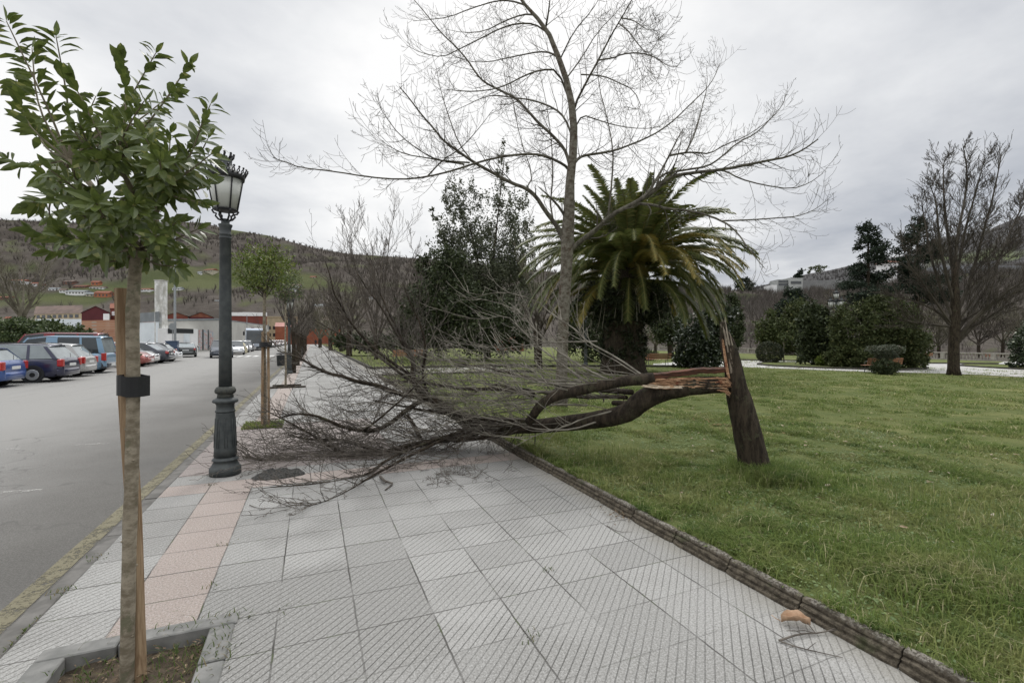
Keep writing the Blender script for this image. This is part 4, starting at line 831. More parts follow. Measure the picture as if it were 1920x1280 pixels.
sub = [
 [(795, 745, 7.3, 6.5), (761, 742, 7.2, 6), (734, 733, 7.1, 5.5), (704, 721, 7.0, 5), (671, 716, 6.9, 4.5), (644, 706, 6.8, 4), (616, 700, 6.75, 3.6), (589, 688, 6.7, 3), (565, 672, 6.6, 2.2), (520, 657, 6.5, 1.2)],
 [(795, 748, 7.3, 6.5), (761, 769, 7.15, 6), (737, 790, 7.0, 5.5), (710, 805, 6.9, 5), (680, 808, 6.8, 4.5), (647, 802, 6.7, 4), (613, 787, 6.6, 3.6), (589, 778, 6.5, 3), (556, 775, 6.4, 2.4), (530, 781, 6.4, 1.5)],
 [(900, 806, 7.0, 8), (891, 813, 6.95, 8), (828, 825, 6.8, 8), (782, 832, 6.75, 8), (722, 848, 6.6, 7.5), (677, 858, 6.5, 6.5), (601, 863, 6.45, 5), (550, 872, 6.3, 4), (500, 862, 6.3, 3), (460, 858, 6.3, 1.5)],
 [(760, 779, 7.15, 5), (767, 783, 7.1, 5), (779, 803, 7.0, 5), (788, 822, 6.95, 5.5)],
 [(880, 800, 6.95, 5), (873, 806, 6.9, 4), (797, 830, 6.4, 3.6), (722, 862, 5.9, 3.3), (692, 890, 5.6, 3), (631, 902, 5.4, 2.6), (585, 908, 5.25, 2.3), (547, 911, 5.2, 2), (507, 913, 5.15, 1.4)],
 [(875, 800, 6.95, 4.5), (867, 806, 6.9, 4), (752, 862, 6.0, 3.4), (692, 895, 5.5, 3.2), (650, 923, 5.0, 2.8), (601, 944, 4.65, 2.4), (560, 955, 4.5, 2), (538, 958, 4.45, 1.4)],
 [(1000, 740, 5.9, 7), (975, 733, 6.1, 6), (930, 728, 6.4, 5), (885, 730, 6.8, 4.5), (835, 724, 7.2, 3.5), (780, 715, 7.6, 2.5), (720, 715, 8.0, 1.5)],
 [(1185, 735, 5.55, 7), (1150, 732, 5.9, 6.5), (1110, 731, 6.3, 5.5), (1050, 722, 6.8, 4.5), (990, 708, 7.3, 3.5), (920, 690, 7.8, 2.5), (850, 680, 8.2, 1.5)],
 [(1175, 745, 5.6, 5), (1140, 743, 5.9, 5), (1095, 745, 6.3, 4.5), (1030, 738, 6.8, 3.5), (960, 725, 7.3, 2.5), (880, 715, 7.8, 1.5)],
 [(1175, 757, 5.55, 7), (1160, 755, 5.65, 6.5), (1150, 755, 5.75, 6)],
 [(1000, 790, 6.2, 9), (960, 788, 6.4, 7.5), (900, 785, 6.8, 5.5), (840, 775, 7.2, 4), (770, 765, 7.6, 2.5), (700, 750, 7.9, 1.5)],
 [(990, 800, 6.3, 8), (940, 815, 6.5, 6.5), (890, 822, 6.7, 5.5), (850, 826, 6.7, 5)],
 [(773, 706, 7.4, 4), (750, 690, 7.35, 4), (715, 665, 7.2, 3.6), (680, 632, 7.1, 3.2), (655, 602, 7.0, 2.8), (638, 570, 6.95, 2.3), (625, 548, 6.9, 2), (620, 520, 6.9, 1.5), (610, 490, 6.85, 1)],
 [(779, 722, 7.35, 4), (745, 695, 7.5, 3.5), (710, 668, 7.7, 3), (670, 640, 7.9, 2.5), (625, 620, 8.0, 1.6), (590, 600, 8.1, .8)],
 [(776, 681, 7.5, 3.5), (757, 650, 7.5, 3), (740, 620, 7.45, 2.6), (712, 570, 7.4, 2.2), (690, 545, 7.4, 1.6), (672, 515, 7.3, 1)],
 [(803, 742, 7.2, 3.5), (790, 700, 6.9, 3.2), (800, 660, 6.7, 2.8), (790, 610, 6.6, 2.4), (770, 570, 6.5, 1.8), (755, 530, 6.4, 1)],
 [(680, 808, 6.8, 3), (705, 790, 6.6, 2.5), (740, 760, 6.5, 2.2), (775, 728, 6.4, 1.6), (800, 700, 6.3, 1)],
 [(660, 858, 6.5, 5), (620, 838, 6.6, 4), (585, 815, 6.7, 3), (540, 790, 6.8, 2), (500, 770, 6.8, 1)],
 [(722, 848, 6.6, 5), (680, 835, 6.7, 4.5), (630, 822, 6.9, 3.5), (585, 825, 7.0, 2.5), (540, 815, 7.1, 1.5)]]
for s_ in sub: Ls.append(limb_from(th(s_), n=8, bump=.03))
# torn split face between the two limbs: long jagged slabs and splinters
sp_ = MB()
nU, nVv = 46, 9; vs = []
for i in range(nU+1):
    f = i/nU; x_ = 1199+(1366-1199)*f; yt = 712-4*math.sin(f*2.5)-2*f; yb = 727+2*math.sin(f*5)
    for j in range(nVv+1):
        g_ = j/nVv; yy = yt+(yb-yt)*(g_*min(1, .25+f*5)+.5*(1-min(1, .25+f*5)))+1.6*mnoise.noise(Vector((f*16, g_*3, 0))); dd = 5.32+.045*(1-g_)-.020*abs(mnoise.noise(Vector((f*7, g_*9, 2))))-.018*(mnoise.noise(Vector((f*34, g_*14, 5))))
        if f < .08: dd += (.08-f)*.6
        vs.append(P(x_, yy, dd+.02))
fs = [(i*(nVv+1)+j, (i+1)*(nVv+1)+j, (i+1)*(nVv+1)+j+1, i*(nVv+1)+j+1) for i in range(nU) for j in range(nVv)]; sp_.add(vs, fs)
for k in range(90):
    x0 = r2.uniform(1205, 1330); y0 = r2.uniform(709, 727); ln = r2.uniform(14, 60); splinter(sp_, [P(x0, y0, 5.36), P(x0+ln*.5, y0+r2.uniform(-2, 2), 5.33-r2.uniform(0, .03)), P(min(1372, x0+ln), y0+r2.uniform(-3, 4), 5.33-r2.uniform(0, .04))], r2.uniform(.004, .012), .001, 4)
for k in range(30):
    x0 = r2.uniform(1250, 1330); splinter(sp_, [P(x0, 716, 5.38), P(x0+18, 713+r2.uniform(-3, 3), 5.40), P(x0+r2.uniform(28, 42), 716+r2.uniform(-6, 6), 5.42)], r2.uniform(.006, .015), .001, 5)
mk('torn_wood', sp_, m_torn, ft)
sp_ = MB()
for k in range(12): y0 = 726+r2.uniform(-2, 2); x0 = 1198+r2.uniform(0, 30); splinter(sp_, [P(x0, y0-4, 5.33), P(x0+25, y0, 5.305), P(x0+r2.uniform(50, 150), y0-r2.uniform(-1, 3), 5.31)], .0055, .0015, 4)
mk('pale_torn_edge', sp_, nm('pale_fresh_wood', (.52, .40, .28), (.70, .60, .47), 30, .7, .5, .004), ft)
# bark slab on top of the split
bk = MB(); vs = []; n_ = 26
for i in range(n_+1):
    f = i/n_; x_ = 1176+(1362-1176)*f; yt = 706-17*min(1, f*1.35)+1.4*mnoise.noise(Vector((f*14, 0, 1))); tk = 13-1.5*f+3*mnoise.noise(Vector((f*9, 3, 0)))
    if f > .42: tk = 11.5+3.5*mnoise.noise(Vector((f*14, 3, 0)))-2.5*max(0, f-.8)/.2
    dn = 5.36; vs += [P(x_, yt, dn+.10), P(x_, yt-.8, dn+.04), P(x_, yt+2.5, dn-.02), P(x_, yt+tk, dn), P(x_, yt+tk*.8, dn+.08)]
fs = [(i*5+j, (i+1)*5+j, (i+1)*5+(j+1) % 5, i*5+(j+1) % 5) for i in range(n_) for j in range(5)]+[(0, 1, 2, 3, 4), tuple(range(n_*5+4, n_*5-1, -1))]; bk.add(vs, fs)
mk('bark_slab', bk, nm('red_brown_bark', (.035, .020, .014), (.15, .065, .040), 16, .9, .9, .012, (.4, .4, 3)), ft)
# dense twigs of the fallen crown
rr = random.Random(77); tw = MB()
zc_ = .012
def of(up1, zmin=.012, curl=.03, thin=.0022): return dict(segs=7, jit=.125, up=lambda f, l: up1, kids=lambda l, L_, g: int(2+L_*4.0), spread=.72, ratio=.52, thin=thin, kup=.25, zmin=zmin, curl=curl)
left = Vector((-RX, -RY, 0)); fwd = Vector((FX, FY, 0))
dens = [0, 0, 19, 22, 30, 12, 12, 12, 14, 12, 12, 0, 14, 16, 12, 10, 10, 11, 14, 26, 28]
for li, (ps, rs_) in enumerate(Ls):
    if li >= len(dens): dn = 10
    else: dn = dens[li]
    if li == 0:
        for j in range(56):
            f = .42+.57*rr.random(); q, t_, i = along(ps, f); twig(tw, q, t_*.8+Vector((rr.gauss(0, .5), rr.gauss(0, .6), rr.gauss(0, .45))), rr.uniform(.5, 1.6), .009, 2, rr, of(.03))
        continue
    if li == 1: continue
    LL = lens(ps)
    for j in range(int(dn*LL*.80)):
        f = .08+.9*rr.random(); q, t_, i = along(ps, f); s_ = Vector((rr.gauss(0, 1), rr.gauss(0, 1), rr.gauss(0, .8))); s_ -= t_*s_.dot(t_); s_.normalize()
        low = q.z < .45
        twig(tw, q, t_*.9+s_*rr.uniform(.35, .9)+(Vector((0, 0, .2)) if low else Vector()), rr.uniform(.28, .95)*(1.15-.45*f), max(.003, min(.009, rs_[min(i, len(rs_)-1)]*.45)), 2 if rr.random() < .5 else 1, rr, of(.02 if not low else .01))
for k in range(75):
    px_ = rr.uniform(540, 870); py_ = 862-rr.random()*62; d_ = 6.15+(862-py_)/62*.9+rr.gauss(0, .15); q = P(px_, py_, d_); q.z = max(.05, min(q.z, .45))
    twig(tw, q, left+fwd*rr.gauss(-.12, .42)+Vector((0, 0, rr.gauss(.10, .16))), rr.uniform(.5, 1.35), .0065, 2 if k % 3 == 0 else 1, rr, dict(segs=6, jit=.11, up=lambda f, l: -.015, kids=lambda l, L_, g: int(2+L_*4), spread=.65, ratio=.5, thin=.0024, kup=.25, zmin=.01, curl=.04))
for k in range(90):
    px_ = rr.uniform(640, 900); py_ = rr.uniform(690, 800); q = P(px_, py_, rr.uniform(6.9, 7.8))
    twig(tw, q, left+fwd*rr.gauss(0, .6)+Vector((0, 0, rr.gauss(.05, .5))), rr.uniform(.4, 1.1), .0055, 1, rr, of(.0, curl=.06))
for k in range(16):
    q = P(rr.uniform(850, 990), rr.uniform(815, 830), 6.6); twig(tw, q, Vector((rr.gauss(0, .35), rr.gauss(0, .35), -1)), rr.uniform(.25, .55), .004, 1, rr, of(-.01, curl=.03))
mk('twigs', tw, m_twig, ft)
# the long pale water shoots sweeping left from the upper limb and the main stem
tw = MB(); ps, rs_ = Ls[1]; oo = dict(segs=9, jit=.10, up=lambda f, l: .03, kids=lambda l, L_, g: int(1+L_*2.2), spread=.6, ratio=.38, thin=.0030, kup=.5, zmin=.1, curl=.03)
manual = [[(1205, 704, 5.4), (1160, 672, 5.6), (1100, 640, 5.9), (1085, 622, 6.0), (1060, 605, 6.1), (1030, 585, 6.2), (1005, 562, 6.3), (940, 545, 6.6), (880, 560, 6.8)],
 [(1150, 716, 5.45), (1095, 690, 5.8), (1040, 655, 6.2), (1000, 615, 6.5), (976, 585, 6.7), (930, 565, 7.0), (860, 555, 7.3)],
 [(1105, 718, 5.5), (1060, 688, 5.8), (1010, 650, 6.1), (975, 615, 6.4), (950, 590, 6.7), (900, 600, 7.0), (850, 590, 7.2)],
 [(1140, 710, 5.5), (1085, 698, 5.9), (1000, 690, 6.4), (930, 684, 6.8), (850, 676, 7.2), (780, 672, 7.6)],
 [(1090, 716, 5.5), (1030, 712, 6.0), (960, 706, 6.5), (880, 690, 7.0), (810, 668, 7.5), (760, 655, 8)],
 [(1080, 720, 5.5), (1000, 717, 5.9), (940, 714, 6.3), (860, 712, 6.8), (780, 708, 7.2)],
 [(1060, 735, 5.6), (980, 733, 6.0), (900, 740, 6.5), (830, 738, 6.9), (760, 730, 7.3)],
 [(1120, 640, 6.0), (1080, 641, 6.1), (1040, 641, 6.3), (980, 648, 6.6), (930, 655, 6.9), (880, 640, 7.2)],
 [(1120, 790, 5.7), (1075, 805, 5.6), (1030, 806, 5.7), (990, 802, 5.8), (930, 785, 6.1), (870, 775, 6.4)],
 [(1150, 770, 5.6), (1090, 785, 5.5), (1060, 800, 5.4), (1010, 812, 5.4), (960, 840, 5.5)],
 [(1100, 760, 5.8), (1040, 757, 6.0), (960, 770, 6.3), (900, 778, 6.6), (840, 790, 6.9)],
 [(1000, 745, 5.9), (950, 752, 6.2), (880, 748, 6.6), (800, 760, 7.0)]]
for m_ in manual:
    L0 = smooth([P(*a) for a in m_], 1); k_ = len(L0); rad = [.0125*(1-.75*i/(k_-1)) for i in range(k_)]; tw.tube(L0, rad, 6, False)
    for j in range(int(lens(L0)*5)):
        f = .25+.74*rr.random(); q, t_, i = along(L0, f); twig(tw, q, t_+Vector((rr.gauss(0, .35), rr.gauss(0, .35), rr.gauss(.15, .35))), rr.uniform(.3, .9), .0058, 1, rr, oo)
for j in range(46):
    f = rr.random(); q, t_, i = along(ps, min(.97, f)) if j % 3 else along(Ls[0][0], .25+.35*rr.random())
    dd = left*1.0+fwd*rr.gauss(.45, .30)+Vector((0, 0, rr.gauss(.07, .13))); twig(tw, q, dd, rr.uniform(1.1, 3.0), .0085, 1, rr, oo)
mk('water_shoots', tw, m_twigpale, ft)
# small detached heap of twiglets on the paving
tw = MB(); oz = dict(segs=5, jit=.22, up=lambda f, l: -.02, kids=lambda l, L_, g: 4, spread=.8, ratio=.6, thin=.0016, zmin=.006, curl=.05)
for k in range(34): 
    g = G(860+rr.gauss(0, 42), 888+rr.gauss(0, 16), .02); twig(tw, g, Vector((rr.gauss(0, 1), rr.gauss(0, 1), .12)), rr.uniform(.15, .42), .003, 2, rr, oz)
tag(mk('twig_litter', tw, m_twig), 'scatter of tiny broken twigs on the paving in front of the fallen crown', 'twigs', kind='stuff')
# ------------------------------------------------------------------ lawn grass
def netting_bm():
    mb = blob_ground(-.66, -.06, 6.06, 6.40, 0, .0, 36, 3)
    for i, (x_, y_, z_) in enumerate(mb.v):
        u_ = (x_+.36)/.30; v_ = (y_-6.23)/.17; f = max(0, 1-u_*u_-v_*v_-.35*mnoise.noise(Vector((x_*9, y_*9, 4)))); mb.v[i] = (x_+.02*mnoise.noise(Vector((x_*30, y_*30, 0))), y_, -.01+.075*f**.6*(1+.6*mnoise.noise(Vector((x_*22, y_*22, 1)))))
    return mb
rs = np.random.RandomState(31)
VG = rs.uniform(-1, 1, (128, 128))
def vnoise(a, b):                            # bilinear value noise
    i = np.floor(a).astype(int); j = np.floor(b).astype(int); u = a-i; v = b-j; u = u*u*(3-2*u); v = v*v*(3-2*v); i %= 128; j %= 128; i1 = (i+1) % 128; j1 = (j+1) % 128
    return (VG[i, j]*(1-u)+VG[i1, j]*u)*(1-v)+(VG[i, j1]*(1-u)+VG[i1, j1]*u)*v
def blades(n, xr, yr, h, wd, xmin=2.675, pat=True, infr=True):
    X = rs.uniform(*xr, n); Y = rs.uniform(*yr, n)
    d = X*FX+Y*FY; lat = X*RX+Y*RY; k = lat/np.maximum(d, .1); keep = (d > 1.2) & (np.abs(k) < 1.22) & (X > xmin)
    X = X[keep]; Y = Y[keep]
    def fl(s, o=0):
        return vnoise(X*s*.75+o*7, Y*s*.75+o*3)+.6*vnoise(X*s*1.9+o, Y*s*1.9+9)
    pt = fl(1.7)+.7*fl(4.7, 2); keep = rs.rand(len(X)) < .55+.45*pt; X = X[keep]; Y = Y[keep]; pt = pt[keep]; n = len(X)
    Z = .085-.0148*np.maximum(0, X-4)-.012; a = rs.uniform(0, 6.28, n); hh = h*rs.uniform(.3, 1.35, n)*(1+.8*np.clip(pt, -.8, 1.2)); hh *= np.clip((X-2.60)/.2, .5, 1)
    ln = rs.uniform(.5, 1.9, n); base = np.stack([X, Y, Z], 1); dx = np.stack([np.cos(a), np.sin(a), np.zeros(n)], 1); b = a+1.57+rs.normal(size=n)*.4; sx = np.stack([np.cos(b), np.sin(b), np.zeros(n)], 1)*(wd*rs.uniform(.5, 1.3, n))[:, None]
    mid = base+dx*(hh*ln*.35)[:, None]; mid[:, 2] += hh*.62; top = base+dx*(hh*ln*1.0)[:, None]; top[:, 2] += hh*(1-.28*(ln-.5))
    V = np.stack([base-sx, base+sx, mid+sx*.8, mid-sx*.8, top], 1)
    F = np.arange(n)[:, None]*5; F = np.concatenate([F+[0, 1, 2], F+[0, 2, 3], F+[3, 2, 4]]).reshape(-1, 3); return V.reshape(-1, 3), F
Vs = []; Fs = []; off = 0
for args in [(420000, (2.66, 7.5), (-.6, 6.5), .044, .0024), (230000, (2.66, 13), (3, 13), .048, .0038), (230000, (2.66, 26), (2, 21), .050, .0085), (120000, (4, 44), (4, 40), .055, .016)]:
    V, F = blades(*args); Vs.append(V); Fs.append(F+off); off += len(V)
# longer tufts: round the trunk foot, lower right, along the kerb
def tuft(cx, cy, sg, n, h, wd=.003):
    global off
    X = cx+rs.normal(size=n)*sg; Y = cy+rs.normal(size=n)*sg; X = np.maximum(X, 2.685); a = rs.uniform(0, 6.28, n); hh = h*rs.uniform(.4, 1.2, n); ln = rs.uniform(.2, 1.3, n); base = np.stack([X, Y, np.full(n, .075)], 1)
    dx = np.stack([np.cos(a), np.sin(a), np.zeros(n)], 1); sx = np.stack([-np.sin(a), np.cos(a), np.zeros(n)], 1)*wd; mid = base+dx*(hh*ln*.3)[:, None]; mid[:, 2] += hh*.6; top = base+dx*(hh*ln)[:, None]; top[:, 2] += hh*(1-.3*ln)
    V = np.stack([base-sx, base+sx, mid+sx*.8, mid-sx*.8, top], 1).reshape(-1, 3); F = np.arange(n)[:, None]*5; F = np.concatenate([F+[0, 1, 2], F+[0, 2, 3], F+[3, 2, 4]]).reshape(-1, 3)+off; Vs.append(V); Fs.append(F); off += len(V)
tag(mk('netting_heap', netting_bm(), nm('dark_netting', (.03, .03, .028), (.10, .096, .088), 45, .95, 1, .02)), 'low heap of dark crumpled netting under the left tip of the fallen crown', 'netting')
LV = []
for i in range(260):
    xx = rs.uniform(2.8, 11); yy = rs.uniform(.2, 11); curved_leaf(Vector((xx, yy, gz(xx)+.035)), Vector((rs.normal(), rs.normal(), .2)), Vector((rs.normal()*.5, rs.normal()*.5, 1)), rs.uniform(.03, .08), rs.uniform(.015, .035), .1, rnd)
tag(mk_np('lawn_leaf_litter', np.array([[tuple(v) for v in f] for f in LV]), 4, leafm('lawn_dead_leaf', (.22, .15, .09), (.38, .30, .20), (.5, .46, .38), .3, .8, .1)), 'dry pale leaves scattered over the lawn', 'leaf litter', kind='stuff')
LV = []
for i in range(130):
    a = rs.uniform(0, 6.28); r_ = abs(rs.normal())*.45; g = G(1345, 800); xx = max(2.8, g.x+r_*math.cos(a)); yy = g.y+r_*math.sin(a); curved_leaf(Vector((xx, yy, gz(xx)+.04)), Vector((rs.normal(), rs.normal(), .2)), Vector((rs.normal()*.5, rs.normal()*.5, 1)), rs.uniform(.02, .07), rs.uniform(.006, .014), .02, rnd)
tag(mk_np('wood_chips', np.array([[tuple(v) for v in f] for f in LV]), 4, leafm('torn_chip', (.30, .14, .07), (.52, .36, .22), None, .3, .8, 0)), 'reddish splinters and chips lying in the grass under the break', 'wood chips', kind='stuff')
g = G(1420, 890); tuft(g.x+.05, g.y-.05, .19, 4200, .20, .003); tuft(g.x+.25, g.y-.15, .15, 1500, .15); tuft(g.x-.12, g.y-.26, .10, 2200, .17); tuft(g.x+.12, g.y-.30, .12, 2200, .15); tuft(g.x-.25, g.y-.1, .2, 1200, .12)
for a, b, s_, n_, h_ in [(1720, 1090, .22, 2600, .14), (1880, 1110, .25, 2600, .16), (1600, 1040, .3, 1500, .11), (1240, 900, .25, 1200, .11), (1150, 860, .3, 1200, .12), (1030, 820, .25, 1000, .14), (1330, 950, .2, 800, .11), (1800, 960, .4, 1500, .11), (1850, 1230, .15, 1200, .10), (1500, 900, .3, 900, .11), (980, 850, .15, 500, .16)]:
    g = G(a, b); tuft(g.x, g.y, s_, n_, h_)
for i in range(110):
    yy = rs.uniform(-.3, 20); tuft(2.70+abs(rs.normal())*.05, yy, .05, 170, .09, .0028)
V = np.concatenate(Vs); F = np.concatenate(Fs); tag(mk_np('lawn_grass', V, 3, m_grass, None, F), 'uneven green lawn grass of the park beyond the garden kerb', 'grass', kind='stuff')
# low broad leaves between the blades (clover, plantain)
n = 60000; X = rs.uniform(2.72, 9, n); Y = rs.uniform(-.5, 8, n); keep = (np.sin(X*2.1)*np.sin(Y*1.9+1)+np.sin(X*5+Y*3)*.5) > rs.uniform(-1.2, .9, n); X = X[keep]; Y = Y[keep]; n = len(X)
Pc = np.stack([X, Y, np.full(n, .085)+rs.uniform(0, .035, n)-.0148*np.maximum(0, X-4)], 1); a = rs.uniform(0, 6.28, n); s_ = (rs.uniform(.006, .016, n))[:, None]; u_ = np.stack([np.cos(a), np.sin(a), rs.uniform(-.3, .5, n)], 1)*s_; v_ = np.stack([-np.sin(a), np.cos(a), rs.uniform(-.3, .3, n)], 1)*s_*.7
V = np.stack([Pc-u_, Pc+v_, Pc+u_, Pc-v_], 1).reshape(-1, 3); tag(mk_np('lawn_weeds', V, 4, leafm('clover_leaf', (.10, .155, .05), (.17, .225, .08), (.32, .28, .07), .012, .6, .2)), 'low clover and broad weeds between the near grass', 'weeds', kind='stuff')
# ------------------------------------------------------------------ vehicles
m_tyre = flat('tyre_rubber', (.012, .012, .013), .85); m_rim = flat('wheel_cover', (.42, .43, .44), .4, .6); m_darktrim = flat('dark_trim', (.016, .017, .019), .6)
m_glass = NT('car_glass'); t = m_glass; m_glass = t.done(t.mix(t.noise(2, 2), (.02, .025, .028), (.05, .06, .065)), .06, 0, .8)
m_glassl = NT('light_car_glass'); t = m_glassl; m_glassl = t.done(t.mix(t.noise(2.5, 3), (.12, .14, .145), (.30, .34, .35)), .06, 0, .9)
m_red = flat('red_lamp', (.42, .018, .014), .15, 0, .8, .5); m_clear = flat('headlamp', (.50, .52, .54), .1, .3, .8, .5); m_plate = flat('number_plate', (.70, .71, .70), .4)
def paint(name, c): return flat(name, c, .28, .25, .5, .9)
def car(label, c, kind='hatch', L_=4.1, W_=1.72, H_=1.45, glass=None, low=None, extra=None):
    """local: +x forward, origin on the ground at the centre"""
    t_ = thing('parked_car', label, 'car', (0, 0, 0), 'parked cars'); m = paint('car_paint', c); hb = .92 if H_ < 1.6 else 1.02; hood = hb-.12; hl = L_/2
    if kind == 'hatch': cab = [(.30*L_, hb), (.12*L_, H_-.04), (-.10*L_, H_), (-.36*L_, H_-.07), (-.455*L_, hb)]; tail = hb
    elif kind == 'wagon': cab = [(.26*L_, hb), (.09*L_, H_-.04), (-.12*L_, H_), (-.38*L_, H_-.04), (-.47*L_, hb)]; tail = hb
    elif kind == 'sedan': cab = [(.25*L_, hb), (.08*L_, H_-.03), (-.06*L_, H_), (-.20*L_, H_-.05), (-.36*L_, hb+.02)]; tail = hb+.02
    else: cab = [(.34*L_, hb-.02), (.20*L_, H_-.10), (.05*L_, H_), (-.44*L_, H_-.02), (-.487*L_, hb)]; tail = hb
    top = [(-hl, tail-.26), (-hl+.03, tail-.05), (-hl*.97+.05, tail)]+([] if kind != 'sedan' else [(-.42*L_, tail+.02)])+[(cab[4][0], tail if kind != 'sedan' else tail+.01), (cab[0][0]*.4, hb), (cab[0][0], hb), (cab[0][0]+.35, hood+.07), (hl-.25, hood-.07), (hl-.06, hood-.18), (hl, hood-.34)]
    xs = [p[0] for p in top]
    def topz(x):
        return interp(top, x)
    st = sorted(set([-hl, -hl+.02, -hl+.06, -hl+.15]+[-hl+i*L_/26 for i in range(1, 26)]+[hl-.15, hl-.06, hl-.02, hl])); vs = []; sec = None; rows_ = []
    for x_ in st:
        e_ = abs(x_)/hl; wf = 1-.05*e_**3-.16*max(0, (e_-.90)/.10)**2; w_ = W_/2*wf; tz = topz(x_); bz = .20+.10*max(0, (e_-.85)/.15)
        rows_.append([(x_, -w_*.90, bz), (x_, -w_*.985, bz+.07), (x_, -w_, .48), (x_, -w_*.985, .66), (x_, -w_*.965, min(tz-.06, .84)), (x_, -w_*.93, tz-.02), (x_, -w_*.83, tz+.005), (x_, -w_*.4, tz+.02), (x_, 0, tz+.025)])
    full = [r_+[(a, -b, c_) for a, b, c_ in reversed(r_[:-1])] for r_ in rows_]; n = len(full[0]); vs = [p for r_ in full for p in r_]
    fs = [(i*n+j, i*n+(j+1) % n, (i+1)*n+(j+1) % n, (i+1)*n+j) for i in range(len(full)-1) for j in range(n)]+[tuple(range(n-1, -1, -1)), tuple(range((len(full)-1)*n, len(full)*n))]
    mb = MB(); mb.add(vs, fs); body = mk('body', mb, m, t_, True)
    for p_ in body.data.polygons:
        if len(p_.vertices) > 4: p_.use_smooth = False
    # glasshouse: glass shell + painted roof and pillars
    wb, wr = W_/2*.925, W_/2*.70 if kind != 'van' else W_/2*.82
    def side(x_, z_): f = max(0, min(1, (z_-hb)/(H_-hb))); return wb+(wr-wb)*f**1.2
    gv = []; 
    for x_, z_ in cab: s_ = side(x_, z_); gv += [(x_, -s_, z_), (x_, s_, z_)]
    mb = MB(); b = [(cab[0][0], -wb, hb-.03), (cab[0][0], wb, hb-.03), (cab[4][0], -wb, hb-.03), (cab[4][0], wb, hb-.03)]
    def q4(mb_, a, b_, c_, d_, off=0): mb_.add([a, b_, c_, d_], [(0, 1, 2, 3)])
    ws = MB(); q4(ws, gv[0], gv[1], gv[3], gv[2]); mk('windscreen', ws, glass or m_glass, t_)
    rw = MB(); q4(rw, gv[6], gv[7], gv[9], gv[8]); mk('rear_window', rw, m_glassl if glass is None else glass, t_)
    for sg in (-1, 1):
        k = 0 if sg < 0 else 1; sw = MB(); sw.add([gv[0+k], gv[2+k], gv[4+k], gv[6+k], gv[8+k]], [(0, 1, 2, 3, 4)]); mk('side_windows', sw, glass or m_glass, t_)
    rf = MB(); ov = .012; rv = []
    for (x_, z_), yo in zip(cab[1:4], (0, 0, 0)):
        s_ = side(x_, z_)+ov; rv.append([(x_, -s_, z_-.035), (x_, -s_+.05, z_+.02), (x_, 0, z_+.045), (x_, s_-.05, z_+.02), (x_, s_, z_-.035)])
    x_, z_ = cab[1]; s_ = side(x_, z_); rv.insert(0, [(x_+.05, -s_-ov, z_-.055), (x_+.05, -s_+.05, z_-.01), (x_+.05, 0, z_+.012), (x_+.05, s_-.05, z_-.01), (x_+.05, s_+ov, z_-.055)])
    x_, z_ = cab[3]; s_ = side(x_, z_); rv.append([(x_-.06, -s_-ov, z_-.09), (x_-.07, -s_+.05, z_-.025), (x_-.09, 0, z_-.0), (x_-.07, s_-.05, z_-.025), (x_-.06, s_+ov, z_-.09)])
    vs = [p for r_ in rv for p in r_]; rf.add(vs, [(i*5+j, (i+1)*5+j, (i+1)*5+j+1, i*5+j+1) for i in range(len(rv)-1) for j in range(4)])
    def pil(x0, z0, x1, z1, wd):
        for sg in (-1, 1):
            s0 = side(x0, z0)+.010; s1 = side(x1, z1)+.010; rf.add([(x0-wd/2, sg*s0, z0), (x0+wd/2, sg*s0, z0), (x1+wd/2*.8, sg*s1, z1), (x1-wd/2*.8, sg*s1, z1)], [(0, 1, 2, 3)])
    pil(cab[0][0]-.02, hb-.02, cab[1][0]+.02, H_-.05, .09); pil(-.03*L_, hb-.02, -.045*L_, H_-.01, .09)
    if kind in ('hatch', 'wagon', 'van'): pil(-.27*L_, hb-.02, -.26*L_, H_-.03, .10)
    pil(cab[4][0]+.09, hb-.02, cab[3][0]+.05, H_-.08, .24 if kind != 'wagon' else .15)
    if kind == 'van': pil(-.0*L_, hb-.02, -.0*L_, H_-.03, .5); 
    for sg in (-1, 1):
        rf.add([(cab[4][0]+.0, sg*(wb+.004), hb-.01), (cab[4][0]+.0, sg*(wb-.10), hb-.01), (cab[3][0], sg*(side(*cab[3])-.08), cab[3][1]-.02), (cab[3][0], sg*(side(*cab[3])+.01), cab[3][1]-.03)], [(0, 1, 2, 3)])
    mk('roof', rf, m, t_, True)
    # wheels
    wr_ = .305 if H_ < 1.6 else .33
